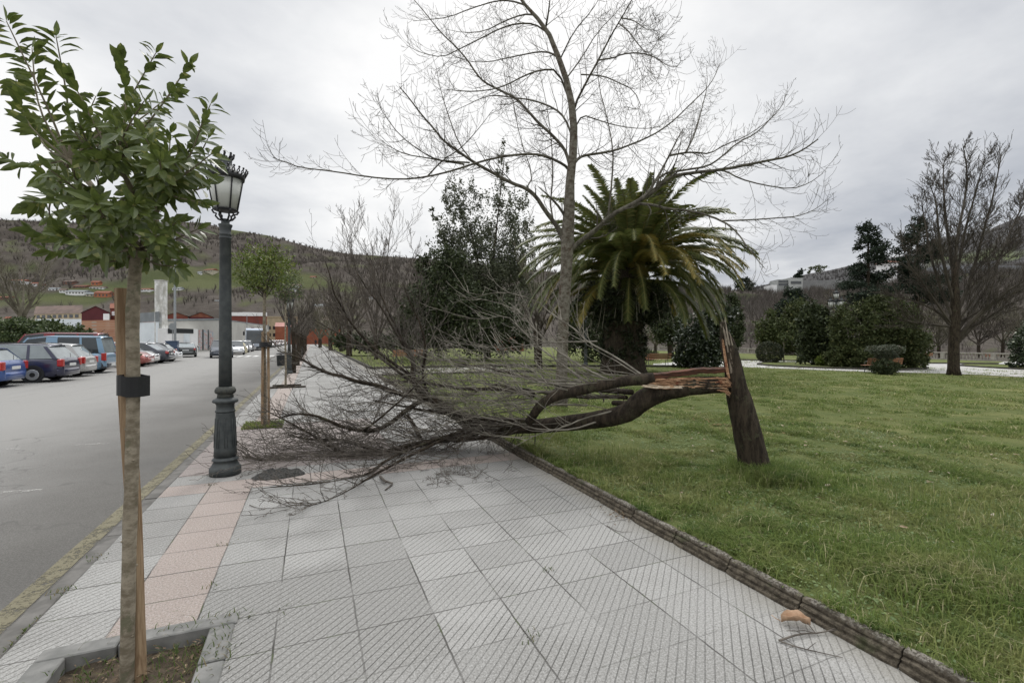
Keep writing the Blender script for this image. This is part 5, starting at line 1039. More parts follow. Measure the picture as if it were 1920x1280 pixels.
    for sx in (-1, 1):
        for sg in (-1, 1):
            wx = sx*L_*.305; wy = sg*(W_/2-.10); M = Matrix.Translation((wx, wy, wr_)) @ Matrix.Rotation(R(-90)*sg, 4, 'X'); w_ = MB(); w_.lathe([(.20, -.09), (wr_-.015, -.09), (wr_, -.07), (wr_, .07), (wr_-.015, .095), (.20, .10)], 24, M); wh = mk('wheel', w_, m_tyre, t_, True)
            rm = MB(); rm.lathe([(.01, .085), (.06, .098), (.19, .104), (.205, .100), (.205, .05)][::-1] if False else [(.205, .05), (.205, .103), (.19, .107), (.06, .098), (.02, .094)], 24, M)
            rim = mk('rim', rm, m_rim, wh, True)
            ho = MB()
            for k in range(7):
                a = k*2*math.pi/7; ho.box(.115, .165, -.022, .022, .104, .1095, M @ Matrix.Rotation(a, 4, 'Z'))
            ho.lathe([(.03, .09), (.03, .104), (.001, .105)], 8, M)
            arch = MB(); Ma = Matrix.Translation((wx, sg*(W_/2-.018), wr_+.02)) @ Matrix.Rotation(R(-90)*sg, 4, 'X'); av = []
            for (ra, za) in ((wr_+.05, -.02), (wr_+.05, .022), (wr_-.03, .022), (wr_-.03, -.02)): av += [Ma @ Vector((math.cos(q_*math.pi/12)*ra, math.sin(q_*math.pi/12)*ra, za)) for q_ in range(24)]
            arch.add(av, [(i_*24+j_, i_*24+(j_+1) % 24, ((i_+1) % 4)*24+(j_+1) % 24, ((i_+1) % 4)*24+j_) for i_ in range(4) for j_ in range(24)]); mk('wheel_arch', arch, m_darktrim, t_)
    # lamps, bumpers, plates
    for sg in (-1, 1):
        y0 = sg*(W_/2*.93); y1 = sg*(W_/2*.74); a, b_ = sorted((y0, y1))
        hh = (.60, .90) if kind in ('hatch', 'wagon') else ((.68, .86) if kind == 'sedan' else (.62, 1.02))
        mb = MB(); zz0, zz1 = hh
        if kind == 'van': a, b_ = sorted((sg*W_/2*.93, sg*W_/2*.80))
        mb.box(-hl-.012, -hl+.18, a, b_, zz0, zz1, bev=.02); 
        ys = sg*(W_/2*.955); ya, yb = sorted((ys, ys-sg*.05)); mb.box(-hl+.02, -hl+.17, ya, yb, zz0+.02, zz1-.02, bev=.015); mk('tail_light', mb, m_red, t_)
        mb = MB(); a, b_ = sorted((sg*W_/2*.90, sg*W_/2*.52)); mb.box(hl-.24, hl-.035, a, b_, .57, .70, bev=.02); mk('headlight', mb, m_clear, t_)
    bm_ = paint('bumper_paint', low or c); 
    for sx in (-1, 1):
        mb = MB(); vs = []; n_ = 12
        for i in range(n_+1):
            a = (i/n_*2-1); yy_ = a*W_/2*.97; xx_ = sx*(hl+.055-.22*abs(a)**5); vs += [(xx_-sx*.12, yy_, .24), (xx_, yy_, .27), (xx_+sx*.01, yy_, .42), (xx_, yy_, .52), (xx_-sx*.12, yy_, .54)]
        mb.add(vs, [(i*5+j, (i+1)*5+j, (i+1)*5+j+1, i*5+j+1) for i in range(n_) for j in range(4)]); mk('bumper', mb, bm_, t_, True)
        mb = MB(); x0, x1 = sorted((sx*(hl+.062), sx*(hl+.075))); pz = .62 if (sx < 0 and kind != 'van') else .36
        if sx < 0 and kind != 'van': x0, x1 = -hl-.02, -hl-.005
        mb.box(x0, x1, -.26, .26, pz, pz+.11); mk('number_plate', mb, m_plate, t_)
    mb = MB(); mb.box(hl-.03, hl-.012, -.30, .30, .46, .60); mk('grille', mb, m_darktrim, t_)
    for sg in (-1, 1):
        a, b_ = sorted((sg*(W_/2+.0), sg*(W_/2+.16))); mb = MB(); mb.box(cab[0][0]-.38, cab[0][0]-.24, a, b_, hb+.0, hb+.13, bev=.02); mk('mirror', mb, m if kind != 'van' else m_darktrim, t_)
        mb = MB(); a, b_ = sorted((sg*(W_/2-.02), sg*(W_/2+.012)))
        for x_ in (.03*L_-.25, -.17*L_): mb.box(x_, x_+.16, a, b_, hb-.15, hb-.12)
        mb2 = MB()
        for x_ in (.22*L_, -.045*L_, -.26*L_): 
            if kind == 'sedan' and x_ < -.2*L_: continue
            mb2.box(x_, x_+.008, *sorted((sg*(W_/2*.99-.01), sg*(W_/2+.003))), .36, hb-.06)
        mb.add(mb2.v, mb2.f); mk('door_handles', mb, m_darktrim, t_)
    if kind == 'wagon':
        for sg in (-1, 1):
            mb = MB(); yy_ = sg*(wr-.06); mb.tube([(.08*L_, yy_, H_+.02), (.04*L_, yy_, H_+.07), (-.34*L_, yy_, H_+.05), (-.38*L_, yy_, H_)], .014, 6); mk('roof_rail', mb, m_darktrim, t_)
    mb = MB(); mb.tube([(-hl+.02, .1, hb+.04), (-hl+.16, -.22, hb+.20)] if kind in ('hatch', 'wagon') else [(cab[3][0]+.1, 0, H_), (cab[3][0]-.1, 0, H_+.22)], .01, 5); mk('wiper' if kind in ('hatch', 'wagon') else 'aerial', mb, m_darktrim, t_)
    return t_
def put(c_, rear, yc, heading, dims=None):
    """place by the rear (or front) bumper line x=rear; heading deg: 180 = nose away from the road"""
    c_.location = (rear, yc, ROADZ); c_.rotation_euler = (0, 0, R(heading)); return c_
cs = []
c1 = car('bright blue hatchback parked nose-in at the far left edge', (.045, .10, .30), 'hatch', 4.0, 1.68, 1.42, glass=m_glassl); put(c1, -9.7-2.0, 22.4, 180)
c2 = car('dark navy estate car with roof rails and red tail lamps', (.022, .024, .060), 'wagon', 4.55, 1.73, 1.47, glass=m_glassl); put(c2, -9.0-2.28, 24.85, 179)
c3 = car('silver hatchback with a rounded tail between the navy estate and the light blue van', (.42, .42, .41), 'hatch', 4.1, 1.72, 1.50); put(c3, -9.35-2.05, 27.6, 181)
c4 = car('light blue small van with dark lower body', (.20, .33, .46), 'van', 4.15, 1.74, 1.82, low=(.02, .03, .05)); put(c4, -9.4-2.07, 30.2, 180)
c5 = car('dark red van almost hidden behind the light blue van', (.22, .022, .028), 'van', 4.6, 1.85, 2.02); put(c5, -10.6-2.3, 33.6, 180)
c6 = car('faded red old car facing the road just right of the nearest trunk', (.36, .10, .085), 'hatch', 3.8, 1.62, 1.38); put(c6, -9.3-1.9, 36.3, 0)
c7 = car('white car facing the road between the faded red car and the dark saloon', (.62, .62, .61), 'hatch', 4.1, 1.75, 1.48); put(c7, -9.6-2.05, 38.7, 1)
c8 = car('dark grey-blue saloon with a sloping back and red corner lamps', (.040, .045, .062), 'sedan', 4.6, 1.80, 1.45); put(c8, -9.35-2.3, 41.2, 179)
c9 = car('white hatchback facing the road with a dark windscreen', (.66, .66, .66), 'hatch', 4.2, 1.78, 1.45); put(c9, -9.4-2.1, 43.9, 0)
c9b = car('dark car parked behind the gap beyond the white hatchback', (.03, .035, .04), 'hatch', 4.2, 1.75, 1.42); put(c9b, -10.4-2.1, 46.6, 180)
c10 = car('old dark grey saloon seen squarely from behind in front of the painted shutters', (.050, .055, .055), 'sedan', 4.3, 1.70, 1.40, glass=m_glassl); c10.location = (-11.4, 55.5, ROADZ); c10.rotation_euler = (0, 0, R(100))
c11 = car('dark and white taxi-like car with a yellow door emblem, facing us beside the lamp post', (.035, .045, .065), 'hatch', 4.4, 1.82, 1.62); c11.location = (-7.9, 52.0, ROADZ); c11.rotation_euler = (0, 0, R(-80))
mb = MB(); mb.box(-.35, .25, .912, .918, .55, .85); mk('door_emblem', mb, flat('emblem_yellow', (.60, .42, .12), .5), c11); 
c12 = car('white car parked just beyond the dark taxi-like car', (.66, .67, .68), 'hatch', 4.2, 1.78, 1.55); c12.location = (-8.0, 62.0, ROADZ); c12.rotation_euler = (0, 0, R(-84))
c13 = dup(c12, (-8.6, 71.5, ROADZ), R(-86), 'second white car of the line, next to the cream container'); c13b = dup(c12, (-8.7, 77.5, ROADZ), R(-88), 'third car of the line, mostly hidden by the cream container')
k_ = ['white', 'silver', 'dark', 'white', 'grey', 'white', 'silver', 'white', 'dark', 'white', 'white', 'silver', 'grey', 'white']
srcs = {'white': c12, 'silver': c3, 'dark': c9b, 'grey': c8}
ordn = ['first', 'second', 'third', 'fourth', 'fifth', 'sixth', 'seventh', 'eighth', 'ninth', 'tenth', 'eleventh', 'twelfth', 'thirteenth', 'farthest']
for i, c_ in enumerate(k_): dup(srcs[c_], (-8.6+.02*i, 100+i*5.4, ROADZ), R(-90), ordn[i]+' car in the kerbside line beyond the coach, a '+c_+' one')
# cream container
mb = MB(); n_ = 10; vs = []
for y_ in (-.7, .7):
    for i in range(n_+1):
        a = math.pi*i/n_; vs.append((-.95*math.cos(a), y_, .35+1.15*math.sin(a)))
    vs += [(.95, y_, .06), (-.95, y_, .06)]
m_ = n_+3; mb.add(vs, [(i, (i+1) % m_, (i+1) % m_+m_, i+m_) for i in range(m_)]+[tuple(range(m_-1, -1, -1)), tuple(range(m_, 2*m_))])
ct = thing('recycling_container', 'cream domed recycling container in front of the coach', 'container'); mk('shell', mb, flat('cream_plastic', (.50, .45, .30), .5), ct, False)
mb = MB(); mb.box(-.3, .3, -.72, -.70, .9, 1.1); mb.box(-.9, -.7, -.6, .6, 0, .07); mb.box(.7, .9, -.6, .6, 0, .07); mk('opening', mb, m_darktrim, ct); ct.scale = (.8, .8, .95); ct.location = (-8.2, 66.5, ROADZ); ct.rotation_euler = (0, 0, R(-8))
# coach
bs = thing('coach', 'pale blue coach with a big dark windscreen parked at the left of the road', 'bus'); m_bus = paint('coach_paint', (.42, .47, .54))
mb = MB(); vs = []; prof_ = [(6.0, .35), (6.05, .9), (6.0, 1.3), (5.85, 2.4), (5.55, 3.2), (5.2, 3.42), (-5.8, 3.42), (-6, 3.2), (-6, .35)]
for y_, s_ in ((-1.24, .0), (-1.18, .06), (1.18, .06), (1.24, .0)): vs += [(x_*(1 if not s_ else 1.004), y_, z_+(s_ if z_ > 3.1 else 0)) for x_, z_ in prof_]
m_ = len(prof_); mb.add(vs, [(k*m_+i, k*m_+(i+1) % m_, (k+1)*m_+(i+1) % m_, (k+1)*m_+i) for k in range(3) for i in range(m_)]+[tuple(range(m_)), tuple(range(4*m_-1, 3*m_-1, -1))]); mk('body', mb, m_bus, bs)
mb = MB(); n_ = 8; vs = []
for i in range(n_+1):
    a = i/n_*2-1; y_ = a*1.12; b_ = .02-.02*a*a; vs += [(6.05+b_, y_, 1.22), (5.96+b_, y_, 2.0), (5.89+b_, y_, 2.4), (5.63+b_, y_, 3.12)]
mb.add(vs, [(i*4+j, (i+1)*4+j, (i+1)*4+j+1, i*4+j+1) for i in range(n_) for j in range(3)]); mk('windscreen', mb, m_glass, bs, True)
for sg in (-1, 1):
    mb = MB(); a, b_ = sorted((sg*1.25, sg*1.262)); mb.box(-5.6, 5.2, a, b_, 1.55, 2.75); mk('side_windows', mb, m_glass, bs)
    mb = MB(); mb.box(6.0, 6.08, *sorted((sg*.72, sg*1.10)), .72, .95, bev=.02); mk('headlight', mb, m_clear, bs)
    mb = MB(); mb.tube([(5.7, sg*1.15, 3.1), (6.2, sg*1.35, 3.15), (6.35, sg*1.42, 2.9)], .03, 6); mb.box(6.25, 6.42, *sorted((sg*1.30, sg*1.55)), 2.35, 2.95, bev=.03); mk('mirror', mb, m_darktrim, bs)
    for wx in (3.6, -3.2):
        mb = MB(); mb.lathe([(.3, -.14), (.5, -.14), (.5, .14), (.3, .14)], 20, Matrix.Translation((wx, sg*1.12, .5)) @ Matrix.Rotation(R(90), 4, 'X')); mk('wheel', mb, m_tyre, bs, True)
mb = MB(); mb.box(6.03, 6.10, -1.1, 1.1, .38, .60, bev=.02); mb.box(6.06, 6.085, -.9, .9, 1.08, 1.18); mk('bumper', mb, m_darktrim, bs); mb = MB(); mb.box(6.10, 6.11, -.26, .26, .42, .54); mk('number_plate', mb, m_plate, bs)
bs.location = (-8.6, 90.0, ROADZ); bs.rotation_euler = (0, 0, R(-87))
# ------------------------------------------------------------------ buildings
def wm_(name, c1, c2=None, s=.6): return nm(name, c1, c2 or tuple(x*.78 for x in c1), s, .9, .15, .02)
m_white = wm_('white_render', (.82, .82, .81), (.72, .72, .71)); m_grey = wm_('grey_concrete_wall', (.46, .455, .42), (.38, .37, .345), .25); m_roofg = wm_('grey_sheet_roof', (.22, .24, .25)); m_roofr = nm('red_tile_roof', (.16, .055, .035), (.25, .10, .06), .8, .9); m_roofbrn = nm('brown_tile_roof', (.10, .075, .062), (.17, .12, .10), .8, .9)
m_brick = NT('orange_brick'); t = m_brick; br_ = t.n('ShaderNodeTexBrick'); br_.inputs['Scale'].default_value = 1.0; br_.inputs['Brick Width'].default_value = .6; br_.inputs['Row Height'].default_value = .16; br_.inputs['Mortar Size'].default_value = .018
br_.inputs['Color1'].default_value = (.32, .13, .065, 1); br_.inputs['Color2'].default_value = (.40, .20, .11, 1); br_.inputs['Mortar'].default_value = (.36, .28, .22, 1); cm_ = t.n('ShaderNodeCombineXYZ'); x, y, z = t.xyz(); t.lk(t.M('ADD', x, y), cm_.inputs[0]); t.lk(z, cm_.inputs[1]); t.lk(cm_.outputs[0], br_.inputs['Vector']); m_brick = t.done(t.mix(t.M('MULTIPLY', t.step(t.noise(.5, 5), .5, .7), .4), br_.outputs[0], (.45, .36, .28)), .9)
m_orange = wm_('orange_red_wall', (.30, .10, .055)); m_maroon = wm_('maroon_cladding', (.10, .022, .026)); m_beige = wm_('beige_wall', (.46, .38, .25)); m_cream = wm_('cream_wall', (.50, .46, .36)); m_win = flat('window_dark', (.035, .04, .045), .15, 0, .8); m_paleb = wm_('pale_blue_wall', (.70, .75, .78), (.62, .67, .70)); m_brownred = wm_('brown_red_cladding', (.19, .055, .040))
def wall_building(label, cat, a, b, zt, depth, m, name='building', z0=-.3, roof=None, rh=0, wins=None, rm=None, ov=.15):
    """box building whose front runs from picture spot a=(px,d) to b=(px,d); zt = wall top height (one or two values)"""
    A = P(a[0], HZ, a[1]); B = P(b[0], HZ, b[1]); u = Vector((B.x-A.x, B.y-A.y, 0)); ln = u.length; u.normalize(); v = Vector((B.x, B.y, 0)).normalized()
    O = Vector((A.x, A.y, 0)); t_ = wthing(name, label, cat, O); zt = zt if hasattr(zt, '__len__') else (zt, zt)
    def pt(s, d_, z): return O+u*s+v*d_+Vector((0, 0, z))
    mb = MB(); mb.add([pt(0, 0, z0), pt(ln, 0, z0), pt(ln, depth, z0), pt(0, depth, z0), pt(0, 0, zt[0]), pt(ln, 0, zt[1]), pt(ln, depth, zt[1]), pt(0, depth, zt[0])], [(4, 5, 6, 7), (0, 1, 5, 4), (1, 2, 6, 5), (2, 3, 7, 6), (3, 0, 4, 7)]); mk('wall', mb, m, t_)
    r_ = MB(); rm = rm or m_roofr
    if roof == 'gable':   # ridge along the front
        r_.add([pt(-ov, -ov, zt[0]), pt(ln+ov, -ov, zt[1]), pt(ln+ov, depth/2, zt[1]+rh), pt(-ov, depth/2, zt[0]+rh), pt(-ov, depth+ov, zt[0]), pt(ln+ov, depth+ov, zt[1])], [(0, 1, 2, 3), (3, 2, 5, 4), (0, 3, 4), (1, 5, 2)])
    elif roof == 'front':  # gable end faces us
        r_.add([pt(-ov, -ov, zt[0]), pt(ln/2, -ov, zt[0]+rh), pt(ln+ov, -ov, zt[1]), pt(-ov, depth, zt[0]), pt(ln/2, depth, zt[0]+rh), pt(ln+ov, depth, zt[1])], [(0, 1, 4, 3), (1, 2, 5, 4)]); r_.add([pt(0, .01, zt[0]-.01), pt(ln, .01, zt[1]-.01), pt(ln/2, .01, zt[0]+rh-.05)], [(0, 1, 2)])
    elif roof == 'flat': r_.add([pt(-ov, -ov, zt[0]+.02), pt(ln+ov, -ov, zt[1]+.02), pt(ln+ov, depth, zt[1]+.02), pt(-ov, depth, zt[0]+.02), pt(-ov, -ov, zt[0]+.02+rh), pt(ln+ov, -ov, zt[1]+.02+rh), pt(ln+ov, depth, zt[1]+.02+rh), pt(-ov, depth, zt[0]+.02+rh)], [(0, 1, 5, 4), (1, 2, 6, 5), (3, 0, 4, 7), (4, 5, 6, 7)])
    if roof: mk('roof', r_, rm, t_)
    for w_ in (wins or []):
        s0, s1, z0_, z1_ = w_[:4]; mt = w_[4] if len(w_) > 4 else m_win; nm_ = w_[5] if len(w_) > 5 else 'window'; mb = MB(); vs = [pt(s, d_, z) for d_ in (-.06, .05) for s, z in ((s0*ln, z0_), (s1*ln, z0_), (s1*ln, z1_), (s0*ln, z1_))]; mb.add(vs, [(0, 1, 2, 3), (0, 4, 5, 1), (1, 5, 6, 2), (2, 6, 7, 3), (3, 7, 4, 0)]); mk(nm_, mb, mt, t_)
    return t_
zt_ = lambda py, d: CH+(HZ-py)/FPX*d
wall_building('blank pale blue-white shed wall with a grey roof between the trunk and the white chimney', 'building', (254, 62), (298, 58), (zt_(604, 60), zt_(604, 60)), 10, m_paleb, roof='flat', rh=1.2, rm=m_roofg)
wall_building('low white wall building with a dark strip window at the foot of the white chimney', 'building', (296, 57), (371, 64), (zt_(615, 57), zt_(617, 64)), 8, m_white, wins=[(.23, .37, 2.4, 3.0), (.40, .88, 2.45, 3.05), (.62, .78, .2, 2.4, m_paleb, 'door'), (.81, .99, .2, 2.2, m_white, 'door')])
m_graf1 = NT('graffiti_panel'); t = m_graf1; vo = t.noise(2.6, 4, .7, None, 1.5); rp = t.n('ShaderNodeValToRGB'); t.lk(vo, rp.inputs[0]); r0 = rp.color_ramp; r0.elements[0].color = (.09, .13, .20, 1); r0.elements[0].position = .3; r0.elements[1].color = (.50, .45, .32, 1); r0.elements[1].position = .7
for p_, c_ in ((.42, (.40, .13, .12, 1)), (.52, (.55, .55, .50, 1)), (.6, (.14, .25, .36, 1))): e = r0.elements.new(p_); e.color = c_
m_graf1 = t.done(rp.outputs[0], .8)
wall_building('long grey concrete hall with painted shutters between the white chimney and the lamp post', 'building', (309, 60), (414, 74), (zt_(602, 60), zt_(600, 74)), 25, m_grey, roof='flat', rh=.25, rm=m_roofg,
              wins=[(.40, .50, .2, 2.9, m_paleb, 'door'), (.50, .535, .2, 2.9, m_win, 'door'), (.55, .615, .2, 3.0, m_graf1, 'painted_shutter'), (.625, .645, .1, 3.1, m_win, 'door'), (.655, .72, .2, 3.0, m_graf1, 'painted_shutter'), (.73, .75, .1, 3.1, m_win, 'door'), (.765, .84, .2, 3.0, m_graf1, 'painted_shutter')])
wall_building('grey concrete hall continuing right of the lamp post towards the coach', 'building', (412, 76), (503, 150), (zt_(600, 76), zt_(611, 150)), 25, m_grey, roof='flat', rh=.2, rm=m_roofg, wins=[(.48, .56, 2.2, 4.6), (.58, .68, 2.6, 4.7, m_cream), (.02, .045, .2, 5.4, m_white, 'pillar')])
ch = wthing('chimney', 'tall square white factory chimney with flaking render', 'chimney', P(302, HZ, 59)); A = P(302, HZ, 59); mb = MB(); hw = .47; Mz = Matrix.Translation((A.x, A.y, 0)) @ Matrix.Rotation(-YAW, 4, 'Z'); zt0 = zt_(527, 59)
mb.box(-hw, hw, -hw, hw, -.2, zt0, Mz, bev=.02); mk('stack', mb, nm('flaking_white_render', (.80, .80, .78), (.42, .41, .37), 1.6, .9, .6, .03, (1, 1, .6)), ch); mb = MB(); mb.box(-hw-.05, hw+.05, -hw-.05, hw+.05, zt0, zt0+.12, Mz); mb.box(-.2, .15, -hw-.03, -hw+.01, zt0-2.6, zt0-.6, Mz); mk('cap', mb, m_grey, ch)
wall_building('orange brick wall behind the parked cars left of the nearest stake', 'wall', (153, 46), (226, 44), (zt_(600, 45), zt_(600, 45)), 1, m_brick, name='brick_wall', wins=[(.10, .42, 1.6, 2.3, m_white, 'white_patch')])
wall_building('white wall above the hedge at the left', 'wall', (66, 47), (152.5, 46), (zt_(597, 46), zt_(598, 46)), 1, m_paleb, name='garden_wall')
wall_building('cream low building end at the left edge behind the hedge', 'building', (-30, 60), (60, 56), zt_(598, 58), 6, m_cream)
wall_building('beige building with dark slate roof and skylights above the white wall', 'building', (64, 96), (154, 92), zt_(588, 94), 12, m_beige, roof='gable', rh=1.9, rm=m_roofbrn, wins=[(.05+.115*i, .12+.115*i, zt_(596, 94), zt_(590, 94)) for i in range(8)])
wall_building('dark maroon barn with a shallow curved gable', 'barn', (153, 86), (205, 86), zt_(586, 86), 10, m_maroon, roof='front', rh=1.2, rm=m_maroon, wins=[(.78, 1.0, 2.6, zt_(588, 86), m_white, 'white_door')])
wall_building('brick house with white windows left of the nearest stake', 'house', (207, 90), (232, 90), zt_(578, 90), 8, m_brownred, roof='gable', rh=1.2, wins=[(.05, .4, 4.2, 5.2, m_white), (.5, .9, 4.2, 5.2, m_white), (.1, .9, 6.2, 7.0, m_white)])
for (a, b_, yt, d, mm, lb, rf, rh, rm) in [
   (255, 300, 604, 80, m_cream, 'low cream building behind the pale shed', 'gable', 1.0, m_roofr), (309, 352, 592, 100, m_brownred, 'red-brown shed roofs behind the grey hall, left one', 'front', .8, m_roofr), (354, 400, 594, 104, m_maroon, 'dark red gabled shed behind the grey hall, right one', 'front', 1.1, m_roofr),
   (413, 500, 592, 175, m_brownred, 'long red-brown retail building with a white roof edge', 'flat', 1.3, m_white), (486, 566, 595, 200, m_beige, 'beige building with long floors behind the street end', 'flat', .5, m_beige), (516, 568, 612, 165, m_orange, 'orange-red gabled warehouse closing the end of the street', 'gable', 1.6, wm_('pinkish_roof', (.42, .22, .19))),
   (560, 640, 618, 190, m_orange, 'low orange wall building at the far end of the pavement', 'flat', .3, m_roofr), (455, 478, 585, 230, m_white, 'white rooftop block above the red-brown building', None, 0, None), (600, 660, 600, 260, m_cream, 'pale building half hidden by bare trees beyond the pavement', 'gable', 2, m_roofbrn), (926, 982, 634, 82, m_orange, 'small orange-red building seen through the fallen twigs', 'flat', .25, m_roofr)]:
    ws = []
    if d in (175, 200): ws = [(.06+.13*i, .14+.13*i, 3.0+j*3, 4.4+j*3) for i in range(7) for j in range(2)]
    wall_building(lb, 'building', (a, d), (b_, d+2), zt_(yt, d), 12, mm, roof=rf, rh=rh, rm=rm, wins=ws, z0=-1)
# hillside houses
hs = [(30, 533, 26, 9, 'w', 'r', 'small white house lowest at the left edge of the hillside'), (12, 603, 10, 8, 'w', 'r', 'white house end at the far left edge near the hedge'), (62, 537, 14, 7, 'w', 'r', 'white house left of the pale yellow one'), (76, 539, 9, 6, 'y', 'r', 'pale yellow house on the left hillside'), (100, 546, 16, 6, 'w', 'g', 'long low white house in the middle of the hamlet'), (117, 549, 10, 7, 'w', 'b', 'small white house joined to the long white one'), (140, 553, 32, 9, 'w', 'g', 'largest white house of the hillside hamlet with a grey roof'), (127, 534, 18, 8, 'b', 'b', 'brown brick house above the big white one'), (148, 540, 24, 5, 'b', 'r', 'brown roofed barn above the big white house'), (178, 536, 13, 9, 'o', 'r', 'orange-topped house highest in the hamlet'), (180, 543, 24, 6, 'w', 'b', 'white house below the orange-topped one'), (168, 557, 12, 8, 'y', 'g', 'beige house beside the orange one'), (190, 559, 24, 13, 'o', 'r', 'orange house at the right end of the hamlet'),
      (272, 546, 18, 5, 'w', 'r', 'low white farmhouse right of the nearest trunk'), (330, 545, 16, 6, 'w', 'g', 'white farmhouse between chimney and lamp post'), (390, 512, 20, 8, 'y', 'r', 'pink-roofed farmhouse left of the lamp shaft'), (374, 515, 6, 5, 'w', 'g', 'tiny white shed beside the pink-roofed farmhouse'), (555, 540, 14, 7, 'w', 'b', 'white house with dark windows on the green slope'), (586, 523, 10, 5, 'y', 'r', 'tiny pinkish house near the top of the slope'), (547, 546, 12, 4, 'w', 'g', 'low pale barn below the white house on the slope'), (255, 505, 8, 4, 'w', 'r', 'tiny white house high behind the nearest crown'),
      (10, 562, 16, 6, 'b', 'r', 'dim brown house at the left edge'), (595, 575, 22, 4, 'w', 'g', 'pale greenhouse-like shed among bare trees'), (700, 562, 14, 4, 'w', 'g', 'pale shed seen through the bare trees'), (110, 580, 26, 6, 'w', 'g', 'pale long roof behind the slate roofs')]
mats_ = {'w': m_white, 'y': m_cream, 'b': wm_('brown_wall', (.22, .12, .09)), 'o': wm_('orange_wall', (.45, .17, .09)), 'r': m_roofr, 'g': m_roofg}; mats_['bR'] = m_roofbrn
for (px_, py_, wpx, hpx, wc, rc, lb) in hs:
    d = hit(px_, py_); s_ = d/FPX; wd = wpx*s_; ht = hpx*s_*.75; p = P(px_, py_, d); t_ = thing('hill_house', lb, 'house', (p.x, p.y, p.z), 'houses on the hillside', -YAW+rnd.uniform(-.3, .3)); dp = min(10, wd*.7)
    mb = MB(); mb.box(-wd/2, wd/2, 0, dp, -3, ht); mk('wall', mb, mats_[wc], t_); r_ = MB(); rh = ht*.35+.4; r_.add([(-wd/2-.3, -.4, ht), (wd/2+.3, -.4, ht), (wd/2+.3, dp/2, ht+rh), (-wd/2-.3, dp/2, ht+rh), (-wd/2-.3, dp+.4, ht), (wd/2+.3, dp+.4, ht)], [(0, 1, 2, 3), (3, 2, 5, 4), (0, 3, 4), (1, 5, 2)]); mk('roof', r_, {'r': m_roofr, 'g': m_roofg, 'b': m_roofbrn}[rc], t_)
    nwn = max(2, int(wpx/5))
    if hpx >= 5:
        for i in range(nwn):
            c_ = -wd/2+(i+.5)*wd/nwn; mb = MB(); mb.box(c_-wd/nwn*.2, c_+wd/nwn*.2, -.08, .05, ht*.42, ht*.78); mk('window', mb, m_win, t_)
# slope building group on the right ridge
def ridge_block(px0, px1, py0, py1, d, m, lb, wins=(), cat='building'):
    A = P(px0, py1, d); B = P(px1, py1, d); h = (py1-py0)/FPX*d; t_ = wthing('ridge_building', lb, cat, A); u = (B-A); 
    mb = MB(); bk_ = Vector((FX, FY, 0))*8; lo = Vector((0, 0, -3)); up = Vector((0, 0, h)); mb.add([A+lo, B+lo, B+lo+bk_, A+lo+bk_, A+up, B+up, B+up+bk_, A+up+bk_], [(4, 5, 6, 7), (0, 1, 5, 4), (1, 2, 6, 5), (2, 3, 7, 6), (3, 0, 4, 7)]); mk('wall', mb, m, t_)
    for (a, b_, c_, e_) in wins: mb = MB(); f_ = Vector((FX, FY, 0))*-.15; mb.add([A+u*a+up*c_+f_, A+u*b_+up*c_+f_, A+u*b_+up*e_+f_, A+u*a+up*e_+f_], [(0, 1, 2, 3)]); mk('window', mb, m_win, t_)
    return t_
dR = 262
ridge_block(1458, 1479, 524, 538, dR, wm_('dull_white', (.34, .35, .34)), 'glazed grey end of the factory on the right ridge', [(.08, .9, .62, .85), (.08, .9, .2, .5)])
ridge_block(1479, 1505, 521, 537, dR-1, wm_('pale_factory', (.47, .48, .46)), 'white factory block with a window band on the right ridge', [(.15, .9, .3, .62)])
ridge_block(1505, 1600, 525, 539, dR+1, wm_('grey_factory', (.24, .24, .235)), 'long grey factory shed on the right ridge', [])
ridge_block(1447, 1457, 534, 541, dR-2, m_white, 'tiny white house left of the ridge factory')
hb_ = ridge_block(1665, 1684, 491, 519, 250, m_white, 'tall white house with a red roof between the dark pines', [(.2, .4, .55, .75), (.6, .8, .55, .75)], 'house')
A = P(1662, 491, 249); B = P(1688, 491, 249); mb = MB(); mb.add([A, B, (A+B)/2+Vector((0, 0, 1.4))+Vector((FX, FY, 0))*4, A+Vector((FX, FY, 0))*9, B+Vector((FX, FY, 0))*9], [(0, 1, 2), (1, 4, 2), (4, 3, 2), (3, 0, 2)]); mk('roof', mb, m_roofr, hb_)
ridge_block(1652, 1665, 503, 510, 252, m_white, 'low pale annex beside the white house between the pines'); ridge_block(1762, 1915, 498, 516, 255, wm_('hazy_shed', (.24, .25, .26)), 'long pale shed behind the big bare tree at the right')
# street light poles, fence
def pole(label, px_, d, ytop, r=.07, arm=0):
    t_ = wthing('light_pole', label, 'light pole', P(px_, HZ, d)); A = P(px_, HZ, d); mb = MB(); zt = zt_(ytop, d); mb.tube([(A.x, A.y, -.1), (A.x, A.y, 2), (A.x, A.y, zt)], [r*1.25, r, r*.6], 10); mk('pole', mb, m_galv, t_)
    if arm: mb = MB(); mb.tube([(A.x, A.y, zt-.1), (A.x-RX*arm, A.y-RY*arm, zt+.1)], .04, 6); M = Matrix.Translation((A.x-RX*arm, A.y-RY*arm, zt+.1)) @ Matrix.Rotation(-YAW, 4, 'Z'); mb.box(-.45, .1, -.12, .12, -.06, .06, M, bev=.02); mk('arm', mb, m_galv, t_)
m_galv = flat('galvanised_steel', (.33, .35, .36), .5, .3)
pole('tall grey steel pole just right of the white chimney', 328, 47, 440, .12); pole('thin grey street light with a short arm right of the nearest lamp post', 431, 62, 565, .07, 1.5); pole('thin pale pole above the coach', 463, 84, 590, .06); pole('thin pole right of the coach', 504, 110, 600, .07); pole('thin pole left of the coach in front of the grey hall', 425.5, 76, 599, .10)
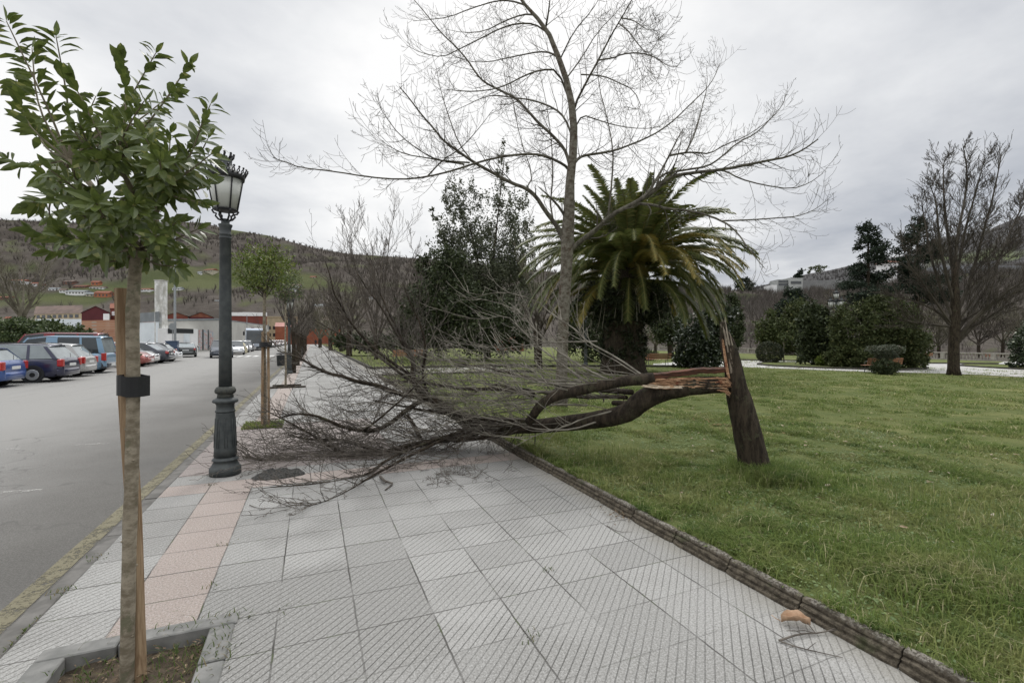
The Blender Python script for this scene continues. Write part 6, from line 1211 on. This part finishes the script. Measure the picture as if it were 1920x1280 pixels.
sg_ = wthing('road_sign', 'round road sign seen from behind beside the tall grey pole', 'sign', P(324, HZ, 46)); A = P(323, 612, 46); mb = MB(); mb.lathe([(.01, -.01), (.33, -.01), (.33, .01), (.01, .01)], 20, Matrix.Translation(A) @ Matrix.Rotation(-YAW+1.1, 4, 'Z') @ Matrix.Rotation(R(90), 4, 'X')); mk('disc', mb, m_galv, sg_); mb = MB(); mb.tube([(A.x, A.y+.05, -.1), (A.x, A.y+.05, A.z+.3)], .03, 6); mk('post', mb, m_galv, sg_)
bx_ = P(323, HZ, 44); mb = MB(); mb.box(bx_.x-.45, bx_.x+.45, bx_.y-.4, bx_.y+.4, ROADZ, 1.45, bev=.04); mb.box(bx_.x-.47, bx_.x+.47, bx_.y-.42, bx_.y+.42, 1.45, 1.52, bev=.02); tag(mk('wheeled_bin', mb, flat('blue_bin', (.05, .08, .14), .5)), 'dark blue bin at the foot of the tall grey pole', 'bin')
# pedestrians far down the pavement
def person(label, loc, rz, c_top):
    t_ = thing('person', label, 'person', loc, None, rz); me = bpy.data.meshes.new('figure')
    J = [(0, 0, .95), (0, 0, 1.2), (0, 0, 1.42), (0, .0, 1.52), (0, .01, 1.62), (0, .01, 1.72), (-.19, 0, 1.40), (-.25, .02, 1.12), (-.24, -.08, .86), (.19, 0, 1.40), (.25, -.03, 1.12), (.24, .1, .88), (-.10, 0, .90), (-.11, .08, .48), (-.11, .20, .06), (-.11, .06, .03), (.10, 0, .90), (.11, .06, .48), (.11, -.18, .10), (.11, -.06, .03)]
    E = [(0, 1), (1, 2), (2, 3), (3, 4), (4, 5), (2, 6), (6, 7), (7, 8), (2, 9), (9, 10), (10, 11), (0, 12), (12, 13), (13, 14), (14, 15), (0, 16), (16, 17), (17, 18), (18, 19)]
    rr_ = [.16, .15, .15, .06, .095, .08, .075, .055, .035, .075, .055, .035, .10, .07, .045, .04, .10, .07, .045, .04]; me.from_pydata(J, E, []); o = link('figure', me, None, t_); sk_ = o.modifiers.new('skin', 'SKIN')
    for i, r_ in enumerate(rr_): me.skin_vertices[0].data[i].radius = (r_, r_*.8)
    me.skin_vertices[0].data[0].use_root = True; o.modifiers.new('sub', 'SUBSURF').levels = 1; me.materials.append(flat('dark_clothes', c_top, .9)); 
    mb = MB(); mb.lathe([(.02, 1.56), (.085, 1.60), (.098, 1.66), (.09, 1.72), (.03, 1.76)], 12); mk('hair', mb, flat('dark_hair', (.03, .022, .018), .8), t_, True); return t_
def _skin_ready():
    pass
bpy.context.view_layer.update()
try:
    p = G(592, 650, 0); person('pedestrian in dark clothes walking far down the pavement, left of the pair', (p.x, p.y, 0), 0, (.02, .02, .022)); person('pedestrian in dark clothes walking far down the pavement, right of the pair', (p.x+.75, p.y+.2, 0), .2, (.03, .025, .03))
except Exception as ex: print('person', ex)
# ------------------------------------------------------------------ palm
pc = G(1168, 700); palm = wthing('palm_tree', 'big date palm with a thick shaggy dark trunk and drooping yellow-tipped fronds', 'palm tree', pc)
d_p = pc.x*FX+pc.y*FY; hub = P(1183, 508, d_p); rr = random.Random(12)
mb = MB(); z0 = pc.z; prof_ = [(1.25, -.1), (1.12, .25), (1.02, .8), (.98, 1.4), (.95, 2.1), (1.0, 2.9), (1.25, 3.5), (1.35, 4.2), (.9, 5.2)]
mb.lathe(prof_, 30, Matrix.Translation(pc)); mk('trunk', mb, m_barkdark, palm, True)
rs = np.random.RandomState(6); V = leaves_np([(pc.x, pc.y, z0+1.3)], [(1.02, 1.02, 1.5)], 9000, .17, rs, 160, .10, .5, .2, .93); V2 = leaves_np([(pc.x, pc.y, z0+3.5)], [(1.9, 1.9, 1.1)], 9000, .3, rs, 100, .2, .3, 0, .7)
m_ivy = leafm('ivy_leaf', (.016, .022, .009), (.035, .045, .016), (.16, .15, .10), .035, .6, 0); mk_np('ivy', np.concatenate([V, V2]), 4, m_ivy, palm)
m_frond = leafm('palm_frond', (.075, .098, .026), (.145, .160, .048), (.22, .20, .07), .12, .5, .32, .4); m_frondy = leafm('yellowing_palm_frond', (.18, .15, .035), (.30, .23, .055), (.13, .14, .04), .3, .6, .25)
def frond(mbv, az, el, Ln, droop, wdt, rib):
    d = Vector((math.cos(az)*math.cos(el), math.sin(az)*math.cos(el), math.sin(el))); p = hub+Vector((math.cos(az), math.sin(az), 0))*.35+Vector((0, 0, rr.uniform(-.5, .5)-.3*(el < .3))); n_ = 22; pts = [p]; 
    for i in range(n_):
        f = i/n_; d = (d+Vector((0, 0, -1))*droop*(.35+1.5*f)/n_*2.4).normalized(); p = p+d*Ln/n_; pts.append(p)
    rib.tube(pts[::2], [.035*(1-.9*i/len(pts[::2])) for i in range(len(pts[::2]))], 4, False)
    for i in range(3, n_+1):
        for sub_ in (0, .17, .33, .5, .67, .83):
            if i == n_ and sub_ > 0: continue
            q = pts[i].lerp(pts[min(i+1, n_)], sub_); t_ = (pts[min(i+1, n_)]-pts[i-1]).normalized(); f = (i+sub_)/n_; up = Vector((0, 0, 1)); s = t_.cross(up)
            if s.length < .1: s = t_.orthogonal()
            s.normalize(); u = s.cross(t_); ll = wdt*(math.sin(math.pi*min(1, f*.82+.12)))**.6
            for sg in (-1, 1):
                e_ = q+s*sg*ll*.72+t_*ll*.62+u*ll*rr.uniform(.05, .32)-Vector((0, 0, ll*rr.uniform(.3, .55))); w_ = t_*.026
                mbv += [tuple(q-w_), tuple(q+w_), tuple((q+e_)/2+w_*.9+u*.03), tuple(e_)]
A_ = []; B_ = []; rib = MB()
for i in range(165):
    f = i/165; az = i*2.39996+rr.uniform(-.12, .12); el = 1.40-1.30*f**.95+rr.uniform(-.12, .12); Ln = rr.uniform(4.9, 6.0)*(1 if f > .25 else .78)*(1-.12*max(0, f-.7)/.3); dr = rr.uniform(.62, .95)*(.5+.5*f); old = f > .55 and rr.random() < .26
    frond(B_ if old else A_, az, el, Ln, dr, .56, rib)
mk_np('fronds', np.array(A_), 4, m_frond, palm); mk_np('yellowing_fronds', np.array(B_), 4, m_frondy, palm); mk('frond_stalks', rib, nm('palm_stalk', (.12, .11, .03), (.22, .19, .06), 6), palm)
# dead stalks hanging under the crown
mb = MB()
for i in range(22):
    a = rr.uniform(0, 6.28); q0 = hub+Vector((math.cos(a)*1.0, math.sin(a)*1.0, -.8)); mb.tube([q0, q0+Vector((math.cos(a)*.7, math.sin(a)*.7, -.5)), q0+Vector((math.cos(a)*1.0, math.sin(a)*1.0, -rr.uniform(1.4, 2.3)))], [.03, .02, .008], 4)
mk('dead_stalks', mb, nm('dead_stalk', (.22, .20, .16), (.36, .33, .27), 5), palm)
# ------------------------------------------------------------------ evergreen and bare trees of the park
m_dk = leafm('dark_evergreen', (.030, .042, .018), (.068, .084, .034), (.14, .16, .12), .02, .6, .12, .25); m_mid = leafm('mid_evergreen', (.048, .064, .022), (.085, .100, .037), (.13, .13, .05), .05, .65, .15, .2); m_holm = leafm('holm_leaf', (.070, .080, .046), (.130, .142, .085), (.17, .18, .14), .05, .6, .15, .3); m_hedge = leafm('hedge_leaf', (.035, .060, .018), (.085, .115, .035), (.18, .2, .1), .06, .5, .12)
m_topi = leafm('topiary_leaf', (.022, .032, .012), (.050, .060, .022), (.09, .07, .025), .1, .6, .05); m_vase = leafm('silvery_shrub', (.07, .085, .055), (.12, .135, .09), (.1, .08, .05), .1, .6, .1); m_pine = leafm('pine_foliage', (.018, .030, .020), (.040, .055, .032), None, .1, .7, .05, .2)
def shrub(name, label, cat, px_, pyb, blobs, n, leaf, m, d=None, clumps=60, cs=.2, trunk=None, seed=1, group=None, aspect=.55, up=.2, shell=.55, z=None, tm=None):
    """blobs: (px, py, half-width px, half-height px [, depth offset m])"""
    base = G(px_, pyb) if d is None else P(px_, HZ, d)
    if d is not None: base.z = gz(base.x) if z is None else z
    d = base.x*FX+base.y*FY; t_ = wthing(name, label, cat, base, group); C = []; Rr = []
    for b in blobs:
        c = P(b[0], b[1], d+(b[4] if len(b) > 4 else 0)); C.append(tuple(c)); a = b[2]/FPX*d; h = b[3]/FPX*d; Rr.append((a, a, h))
    rs = np.random.RandomState(seed); V = leaves_np(C, Rr, n, leaf, rs, clumps, cs, aspect, up, shell); V = V[(V.reshape(-1, 4, 3)[:, :, 2].min(1) > base.z-.05).repeat(4)]; mk_np('foliage', V, 4, m, t_)
    core = MB()
    if trunk:
        for (x0, y0, x1, y1, r0, r1) in trunk: a = P(x0, y0, d); b_ = P(x1, y1, d); mdl = (a+b_)/2+Vector((rnd.gauss(0, .1), rnd.gauss(0, .1), 0)); core.tube(smooth([a, mdl, b_], 1), [r0, r0*.9, (r0+r1)/2, r1*1.1, r1, r1*.9], 9, bump=.08, rng=rnd)
        mk('trunk', core, tm or m_barkdark, t_, True)
    return t_
# holm oak group with spires, behind the bare tree
shrub('holm_oak', 'dark evergreen oak with several pointed tops left of the bare tree', 'tree', 905, 672, [(850, 400, 26, 75), (880, 380, 26, 65, 1), (835, 470, 34, 60), (880, 480, 45, 85), (945, 330, 13, 85, 2), (938, 420, 38, 90, 1), (975, 450, 30, 100, -1), (905, 510, 70, 80), (960, 530, 55, 80), (985, 400, 12, 50), (815, 400, 14, 18), (830, 455, 14, 22), (822, 505, 18, 16), (868, 560, 60, 70)], 42000, .21, m_holm, clumps=620, cs=.10, seed=3, trunk=[(915, 680, 912, 600, .35, .28), (912, 600, 880, 420, .28, .08), (912, 600, 945, 300, .22, .05), (912, 600, 975, 430, .18, .05)], shell=.2)
shrub('dark_shrub', 'dense dark evergreen mass below the oak, behind the fallen twigs', 'shrub', 860, 676, [(840, 560, 62, 85), (800, 600, 50, 70), (770, 620, 36, 45), (905, 610, 66, 62), (840, 490, 34, 30), (795, 500, 22, 28), (970, 620, 30, 50)], 26000, .26, m_dk, clumps=260, cs=.16, seed=4, shell=.3)
shrub('dark_shrub', 'dark shrub wall behind the park lamp and left of the palm trunk', 'shrub', 1112, 683, [(1120, 630, 42, 55), (1090, 600, 30, 45), (1150, 640, 25, 45), (1065, 640, 20, 40)], 14000, .22, m_dk, d=38, clumps=150, cs=.16, seed=5, shell=.3)
shrub('magnolia_bush', 'dark glossy bush with pale gleaming leaves just left of the snapped trunk', 'bush', 1312, 690, [(1305, 640, 36, 48), (1330, 615, 30, 38), (1345, 640, 22, 40), (1290, 665, 26, 25), (1365, 590, 18, 20), (1320, 670, 40, 22)], 13000, .20, leafm('magnolia_leaf', (.018, .030, .012), (.045, .062, .025), (.34, .37, .32), .02, .4, .1, .5), clumps=150, cs=.17, seed=6, shell=.35, trunk=[(1312, 695, 1310, 640, .12, .05), (1306, 695, 1290, 640, .08, .04), (1316, 695, 1335, 640, .08, .04)])  # third leaf colour: gleam put into the colour of a few leaves
shrub('round_tree', 'small round-headed dark tree far behind the left park bench', 'tree', 1256, 666, [(1256, 610, 30, 30), (1240, 622, 20, 20), (1275, 622, 18, 20)], 5000, .35, m_dk, d=58, clumps=70, cs=.2, seed=7, trunk=[(1258, 672, 1256, 610, .42, .3)], shell=.3)
shrub('column_shrub', 'dark upright shrub right behind the snapped trunk', 'shrub', 1378, 655, [(1378, 610, 14, 40), (1380, 630, 16, 22), (1372, 575, 12, 25)], 4500, .32, m_dk, d=56, clumps=60, cs=.2, seed=8, shell=.3, trunk=[(1381, 665, 1380, 640, .12, .1)])
shrub('spiky_plant', 'low spiky dark plant behind the left end of the left park bench', 'plant', 1213, 676, [(1213, 668, 14, 9)], 1400, .5, m_dk, clumps=30, cs=.2, seed=9, aspect=.12, up=1)
shrub('topiary', 'clipped dark round topiary bush with a rusty top', 'bush', 1443, 681, [(1443, 661, 22.5, 20.5)], 16000, .09, m_topi, clumps=900, cs=.045, seed=10, shell=.93)
shrub('conifer_bush', 'dark rounded evergreen left of the park lantern cluster', 'shrub', 1535, 686, [(1530, 615, 30, 45), (1540, 645, 34, 38), (1512, 630, 20, 36), (1525, 668, 26, 18)], 14000, .24, m_dk, clumps=170, cs=.15, seed=11, shell=.4)
shrub('big_bush', 'huge rounded evergreen bush with a reddish-brown top behind the right park bench', 'shrub', 1645, 691, [(1610, 625, 44, 62), (1665, 620, 48, 60), (1690, 645, 42, 48), (1600, 665, 46, 26), (1640, 580, 30, 24), (1720, 665, 16, 28), (1566, 672, 16, 18)], 40000, .19, m_mid, clumps=420, cs=.13, seed=12, shell=.45)
shrub('vase_shrub', 'silvery clipped shrub flaring like a vase beside the right park bench', 'shrub', 1660, 701, [(1660, 655, 30, 9), (1645, 658, 12, 8), (1678, 657, 13, 8), (1660, 665, 20, 9)], 6000, .09, m_vase, clumps=200, cs=.1, seed=13, shell=.4, trunk=[(1660, 702, 1652, 660, .06, .03), (1658, 702, 1668, 660, .05, .03)])
shrub('low_bush', 'small dark bush growing through the right park bench under the vase shrub', 'bush', 1660, 702, [(1660, 686, 21, 15), (1650, 692, 14, 9)], 5000, .10, m_dk, clumps=120, cs=.12, seed=14, shell=.5)
shrub('yellow_shrub', 'small yellow-green shrub at the left foot of the huge bush', 'shrub', 1542, 688, [(1540, 676, 9, 8)], 900, .14, m_leaf2, clumps=20, seed=15)
shrub('flowering_bush', 'dark bush with pale flowers cut off by the right edge', 'bush', 1925, 692, [(1925, 655, 26, 38), (1940, 640, 25, 40), (1912, 680, 18, 16)], 8000, .18, leafm('white_flecked_leaf', (.018, .03, .012), (.04, .06, .022), (.62, .64, .52), .05, .5, .05), clumps=120, cs=.16, seed=16, shell=.4)
def pine(label, px_, pyb, pyt, hw, d, seed, zb=-4):
    rs = np.random.RandomState(seed); rg = random.Random(seed); A = P(px_, pyb, d); T = P(px_, pyt, d); t_ = wthing('pine_tree', label, 'tree', A, 'dark pines beyond the balustrade'); mb = MB(); H_ = T.z-A.z; mb.tube([A-Vector((0, 0, 3)), A.lerp(T, .5), T], [.35, .25, .06], 8); br = MB(); C = []; Rr = []
    for k in range(34):
        f = .15+.83*(k/34); q = A.lerp(T, f); a = rg.uniform(0, 6.28); ln = hw/FPX*d*(1.15-.85*f)*rg.uniform(.45, 1.1); e_ = q+Vector((math.cos(a)*ln, math.sin(a)*ln, ln*.25)); mb.tube([q, e_], [.08, .03], 4, False); C.append(tuple(q.lerp(e_, .75))); Rr.append((ln*.50+.3, ln*.50+.3, .45+.02*H_)); 
    C.append(tuple(T)); Rr.append((.8, .8, .9)); mk('trunk', mb, m_barkdark, t_); V = leaves_np(C, Rr, 15000, .42, rs, 520, .26, .5, .5, .3); mk_np('foliage', V, 4, m_pine, t_); return t_
pine('tall dark pine left of the white ridge house', 1628, 600, 422, 50, 88, 1); pine('dark pine right of the white ridge house', 1720, 600, 410, 50, 86, 2); pine('dark conifer leaning left, low on the slope right of the snapped trunk', 1480, 650, 545, 40, 95, 3)
shrub('slope_tree', 'round dark tree on the skyline right of the palm', 'tree', 1397, 545, [(1397, 532, 17, 11)], 1200, 1.1, m_pine, d=255, z=0, clumps=30, seed=18)
shrub('slope_tree', 'pointed dark tree on the ridge above the factory', 'tree', 1500, 522, [(1500, 512, 5, 8), (1497, 517, 6, 5)], 500, 1.3, m_pine, d=330, z=0, clumps=16, seed=19)
shrub('slope_tree', 'small tree clump on the ridge right of the pointed one', 'tree', 1532, 512, [(1532, 504, 13, 6), (1515, 506, 4, 6)], 700, 1.3, m_mid, d=400, z=0, clumps=16, seed=20)
shrub('slope_shrub', 'mid-green bushes on the bank right of the clipped topiary', 'shrub', 1480, 668, [(1470, 635, 40, 28), (1500, 600, 30, 35), (1440, 615, 26, 30)], 9000, .5, m_mid, d=80, z=-2, clumps=110, seed=21, shell=.3)
shrub('dark_shrub', 'dark shrubs under the bare trees at the far end of the pavement', 'shrub', 655, 668, [(650, 640, 22, 18), (690, 640, 30, 18), (740, 645, 30, 14)], 6000, .28, m_dk, d=46, clumps=80, seed=22)
shrub('round_shrub', 'round green shrub at the corner of the far lawn', 'shrub', 640, 652, [(640, 640, 10, 11)], 1200, .25, m_mid, d=72, clumps=30, seed=23)
shrub('hedge', 'dense green hedge behind the parked cars at the left edge', 'hedge', 60, 660, [(10, 628, 50, 26), (60, 625, 40, 28), (110, 630, 40, 25), (148, 632, 22, 22), (-50, 625, 50, 30), (35, 610, 26, 14), (90, 613, 24, 12)], 22000, .22, m_hedge, d=36, z=0, clumps=300, cs=.15, seed=24, shell=.5)
# bare trees: each of its own
def bare(label, px_, d, h, r0, seed, limbs=6, up=.10, spread=.55, kd=7, tilt=.45, m=m_twig, base_h=.22, z=None, thin=.012, name='bare_tree', lv=3, tm=None, group='bare trees of the park', z_leaf=None, lr=.62, kids=None):
    rg = random.Random(seed); A = P(px_, HZ, d); A.z = (gz(A.x) if A.x > 2.7 else ROADZ) if z is None else z; t_ = wthing(name, label, 'tree', A, group); mb = MB(); top = A+Vector((rg.gauss(0, .1), rg.gauss(0, .1), h*base_h)); mb.tube(smooth([A-Vector((0, 0, .1)), (A+top)/2+Vector((rg.gauss(0, .05), 0, 0)), top], 1), [r0*1.25, r0*1.05, r0, r0*.95, r0*.9, r0*.85], 10, bump=.08, rng=rg); mk('trunk', mb, tm or m_barkdark, t_, True); br = MB()
    o = dict(segs=6, jit=.075, up=lambda f, l: up, kids=kids or (lambda l, L_, g: kd if l >= 2 else 5), spread=spread, ratio=.55, thin=thin, kup=.5)
    for k in range(limbs):
        a = k*2*math.pi/limbs+rg.uniform(-.4, .4); tl = tilt*rg.uniform(.4, 1.4); twig(br, A+Vector((0, 0, h*base_h*rg.uniform(.75, 1.0))), Vector((math.cos(a)*tl, math.sin(a)*tl, 1)), h*(1-base_h)*rg.uniform(.75, 1.05), r0*.5, lv, rg, o)
    mk('branches', br, m, t_); return t_
m_tw2 = nm('park_twig', (.055, .045, .036), (.12, .10, .08), 2, .9); m_tw3 = nm('olive_twig', (.09, .08, .055), (.16, .145, .105), 2, .9)
bare('tall slender many-stemmed bare tree between the pavement and the dark oak', 705, 37, 11.8, .16, 41, 6, .10, .5, 7, .35, m_tw2, .12, thin=.010)
bare('bare tree with an ivy-dark trunk left of the many-stemmed one', 655, 44, 8.5, .26, 42, 6, .06, .7, 6, .7, m_tw2, .3)
bare('spreading bare tree right of the many-stemmed one', 765, 42, 8.5, .22, 43, 6, .05, .7, 6, .7, m_tw2, .2)
bare('grey-brown bare tree beyond the far lawn corner', 620, 72, 11, .3, 44, 7, .05, .7, 6, .7, m_tw3, .2, thin=.02); bare('farther bare tree leaning over the far pavement', 600, 98, 12, .35, 45, 7, .05, .7, 6, .7, m_tw3, .2, thin=.028); bare('brown bare tree behind the dark shrubs', 640, 62, 8, .25, 46, 6, .06, .7, 6, .7, m_tw2, .2, thin=.018)
bare('thin pale bare tree rising between the oak and the palm', 1005, 36, 11, .11, 47, 4, .09, .45, 5, .25, m_tw3, .3, thin=.010); bare('short dark-trunked tree behind the nearest bare trunk', 1012, 27, 4.2, .16, 48, 5, .05, .7, 5, .8, m_tw2, .5)
bare('bare tree at the far left behind the hedge', 42, 50, 11.5, .3, 49, 6, .07, .6, 6, .6, m_tw3, .35, z=0, thin=.016)
# the big fan-shaped bare tree at the right
A = G(1788, 703); dA = A.x*FX+A.y*FY; bg_ = wthing('bare_tree', 'large dark bare tree with a fan of rising limbs near the right edge', 'tree', A, 'bare trees of the park'); mb = MB(); pts = [P(a, b, dA) for a, b in [(1788, 706), (1788, 690), (1788, 650), (1790, 600), (1791, 560), (1790, 520), (1791, 480)]]; mb.tube(pts, [w_*dA/FPX for w_ in (12, 9.6, 8.6, 8.2, 7, 5, 3.5)], 14, bump=.06, rng=rnd); mk('trunk', mb, m_barkdark, bg_, True)
rg = random.Random(14); br = MB(); o = dict(segs=6, jit=.08, up=lambda f, l: .045, kids=lambda l, L_, g: 7 if l >= 2 else 5, spread=.62, ratio=.5, thin=.008, kup=.4)
fl_ = [([(1795, 635), (1815, 610), (1840, 585), (1870, 560), (1905, 535), (1950, 510)], 6), ([(1797, 640), (1825, 612), (1860, 590), (1900, 565), (1960, 545)], 5), ([(1795, 618), (1830, 570), (1860, 520), (1880, 470), (1905, 410), (1925, 370)], 5), ([(1793, 590), (1812, 545), (1830, 490), (1845, 430), (1862, 370), (1878, 290)], 5), ([(1791, 540), (1800, 480), (1812, 420), (1830, 360), (1845, 300)], 4), ([(1790, 500), (1795, 440), (1808, 380), (1815, 330), (1805, 270)], 4), ([(1788, 520), (1780, 460), (1772, 400), (1768, 340), (1770, 300)], 4), ([(1786, 560), (1770, 500), (1760, 440), (1756, 380), (1745, 350)], 4), ([(1784, 590), (1762, 540), (1745, 480), (1735, 420), (1728, 380)], 4), ([(1782, 610), (1760, 585), (1730, 570), (1700, 560), (1672, 552)], 3.5), ([(1780, 612), (1750, 608), (1720, 606), (1690, 600), (1660, 585)], 3), ([(1782, 605), (1750, 560), (1722, 520), (1700, 490), (1690, 450)], 3.5), ([(1796, 600), (1840, 540), (1870, 490), (1900, 460), (1930, 440)], 4), ([(1796, 605), (1850, 575), (1900, 550), (1950, 530)], 3)]
for lp_, w_ in fl_:
    dz = rg.uniform(-2.5, 2.5); n_ = len(lp_); L0 = smooth([P(a, b, dA+dz*i/n_) for i, (a, b) in enumerate(lp_)], 1); rad = [max(.014, w_*.8*dA/FPX*(1-.86*i/(len(L0)-1))) for i in range(len(L0))]; br.tube(L0, rad, 6)
    for j in range(int(lens(L0)*6.5)):
        f = .12+.87*rg.random(); q, t_, i = along(L0, min(.999, f)); s_ = Vector((rg.gauss(0, 1), rg.gauss(0, 1), rg.gauss(0, 1))); s_ -= t_*s_.dot(t_); twig(br, q, t_*.9+s_.normalized()*rg.uniform(.4, 1.0)+Vector((0, 0, .12)), rg.uniform(.8, 2.6)*(1.1-.5*f), .014, 2 if rg.random() < .6 else 1, rg, o)
mk('branches', br, nm('fan_tree_twig', (.035, .028, .021), (.08, .068, .052), 2, .9), bg_)
for i, (px_, d, h, sd, lb) in enumerate([(1500, 88, 9, 51, 'olive-brown bare tree on the bank above the topiary'), (1545, 92, 11, 52, 'arching bare tree behind the lantern cluster'), (1590, 84, 9, 53, 'bare tree behind the huge bush'), (1760, 70, 7, 54, 'small pollarded tree in front of the right balustrade'), (1835, 74, 8, 55, 'bare tree with a crooked trunk by the balustrade'), (1880, 76, 9, 56, 'bare tree by the balustrade at the right'), (1730, 95, 12, 57, 'bare tree under the right dark pine'), (1925, 80, 10, 58, 'bare tree behind the flowering bush'), (1440, 100, 9, 59, 'bare tree on the slope left of the topiary'), (1230, 70, 7, 60, 'pale bare tree behind the left park bench')]):
    bare(lb, px_, d, h, .22, sd, 7, .04, .75, 6, .8, m_tw3 if i % 2 else m_tw2, .3, thin=.022, z=-1.1)
bare('thin crooked sapling right of the topiary', 1470, 44, 1.9, .05, 61, 2, .1, .4, 1, .15, m_tw3, .7, lv=1, name='sapling')
# ------------------------------------------------------------------ benches
m_bench = nm('bench_wood', (.26, .115, .062), (.40, .20, .12), 6, .6, .3, .003, (1, 6, 6)); m_benchd = nm('bench_wood_dark', (.16, .055, .035), (.25, .10, .06), 6, .6); m_castiron = flat('bench_iron', (.10, .11, .11), .5, .3)
def bench(label, loc, rz, group='park benches', m=m_bench):
    t_ = thing('park_bench', label, 'bench', (0, 0, 0), group); Lb = 1.8
    for k in range(3): mb = MB(); mb.box(-Lb/2, Lb/2, .02+k*.14, .13+k*.14, .43, .455, bev=.006); mk('seat_slat', mb, m, t_)
    for k in range(3):
        M = Matrix.Translation((0, -.02-.03*k, .50+.125*k)) @ Matrix.Rotation(R(14), 4, 'X'); mb = MB(); mb.box(-Lb/2, Lb/2, -.012, .012, 0, .105, M, bev=.005); mk('back_slat', mb, m, t_)
    for sx in (-.68, .68):
        mb = MB(); mb.tube([(sx, .42, 0), (sx, .40, .25), (sx, .36, .42), (sx, .02, .42), (sx, -.05, .0)], .02, 6); mb.tube([(sx, .0, .42), (sx, -.05, .6), (sx, -.10, .86)], .02, 6); mb.tube([(sx, .40, .42), (sx, .42, .62), (sx, .34, .66), (sx, -.05, .64)], .02, 6); mk('leg', mb, m_castiron, t_)
    t_.location = loc; t_.rotation_euler = (0, 0, rz); return t_
g = G(1234, 686); b1 = bench('wooden park bench seen from behind to the right of the palm trunk', g, -YAW+R(4)); g = G(1658, 699); dup(b1, g, -YAW+R(8), 'wooden park bench with a small bush growing against its middle', scale=(1.28, 1, 1))
g = G(765, 680, .08); dup(b1, g, -YAW+R(20), 'pale red bench behind the fallen twigs at the far lawn', scale=(1.1, 1, 1)); g = P(1515, 672, 62); dup(b1, (g.x, g.y, gz(g.x)), 1.0, 'small far bench left of the huge bush'); g = P(1735, 675, 60); dup(b1, (g.x, g.y, gz(g.x)), -YAW, 'far bench just left of the big fan-shaped tree'); g = P(1858, 676, 60); dup(b1, (g.x, g.y, gz(g.x)), -YAW, 'far bench right of the big fan-shaped tree'); g = P(620, 650, 90); dup(b1, (g.x, g.y, .1), .8, 'tiny far bench at the end of the pavement')
# ------------------------------------------------------------------ balustrade along the river
m_stone = nm('balustrade_stone', (.26, .235, .215), (.40, .37, .34), 3, .9, .4, .02); bl = thing('balustrade', 'long pale stone balustrade along the river behind the park lawns', 'balustrade', (76, 0, gz(76))); 
mb = MB(); mb.box(-.2, .2, -5, 175, .86, 1.0); mk('handrail', mb, m_stone, bl); mb = MB(); mb.box(-.18, .18, -5, 175, -.3, .16); mk('plinth', mb, m_stone, bl)
mb = MB(); y_ = -5
while y_ < 175: mb.box(-.22, .22, y_, y_+.5, .16, .86); y_ += 5
mk('piers', mb, m_stone, bl); mb = MB(); y_ = -4.2
while y_ < 140:
    if (y_+5) % 5 > .7: mb.lathe([(.07, .16), (.10, .3), (.11, .42), (.06, .66), (.06, .75), (.10, .86)], 7, Matrix.Translation((0, y_, 0)))
    y_ += .34
o = mk('balusters', mb, m_stone, bl); o['kind'] = 'stuff'
for o in list(bpy.data.objects):
    if '_w' in o: del o['_w']
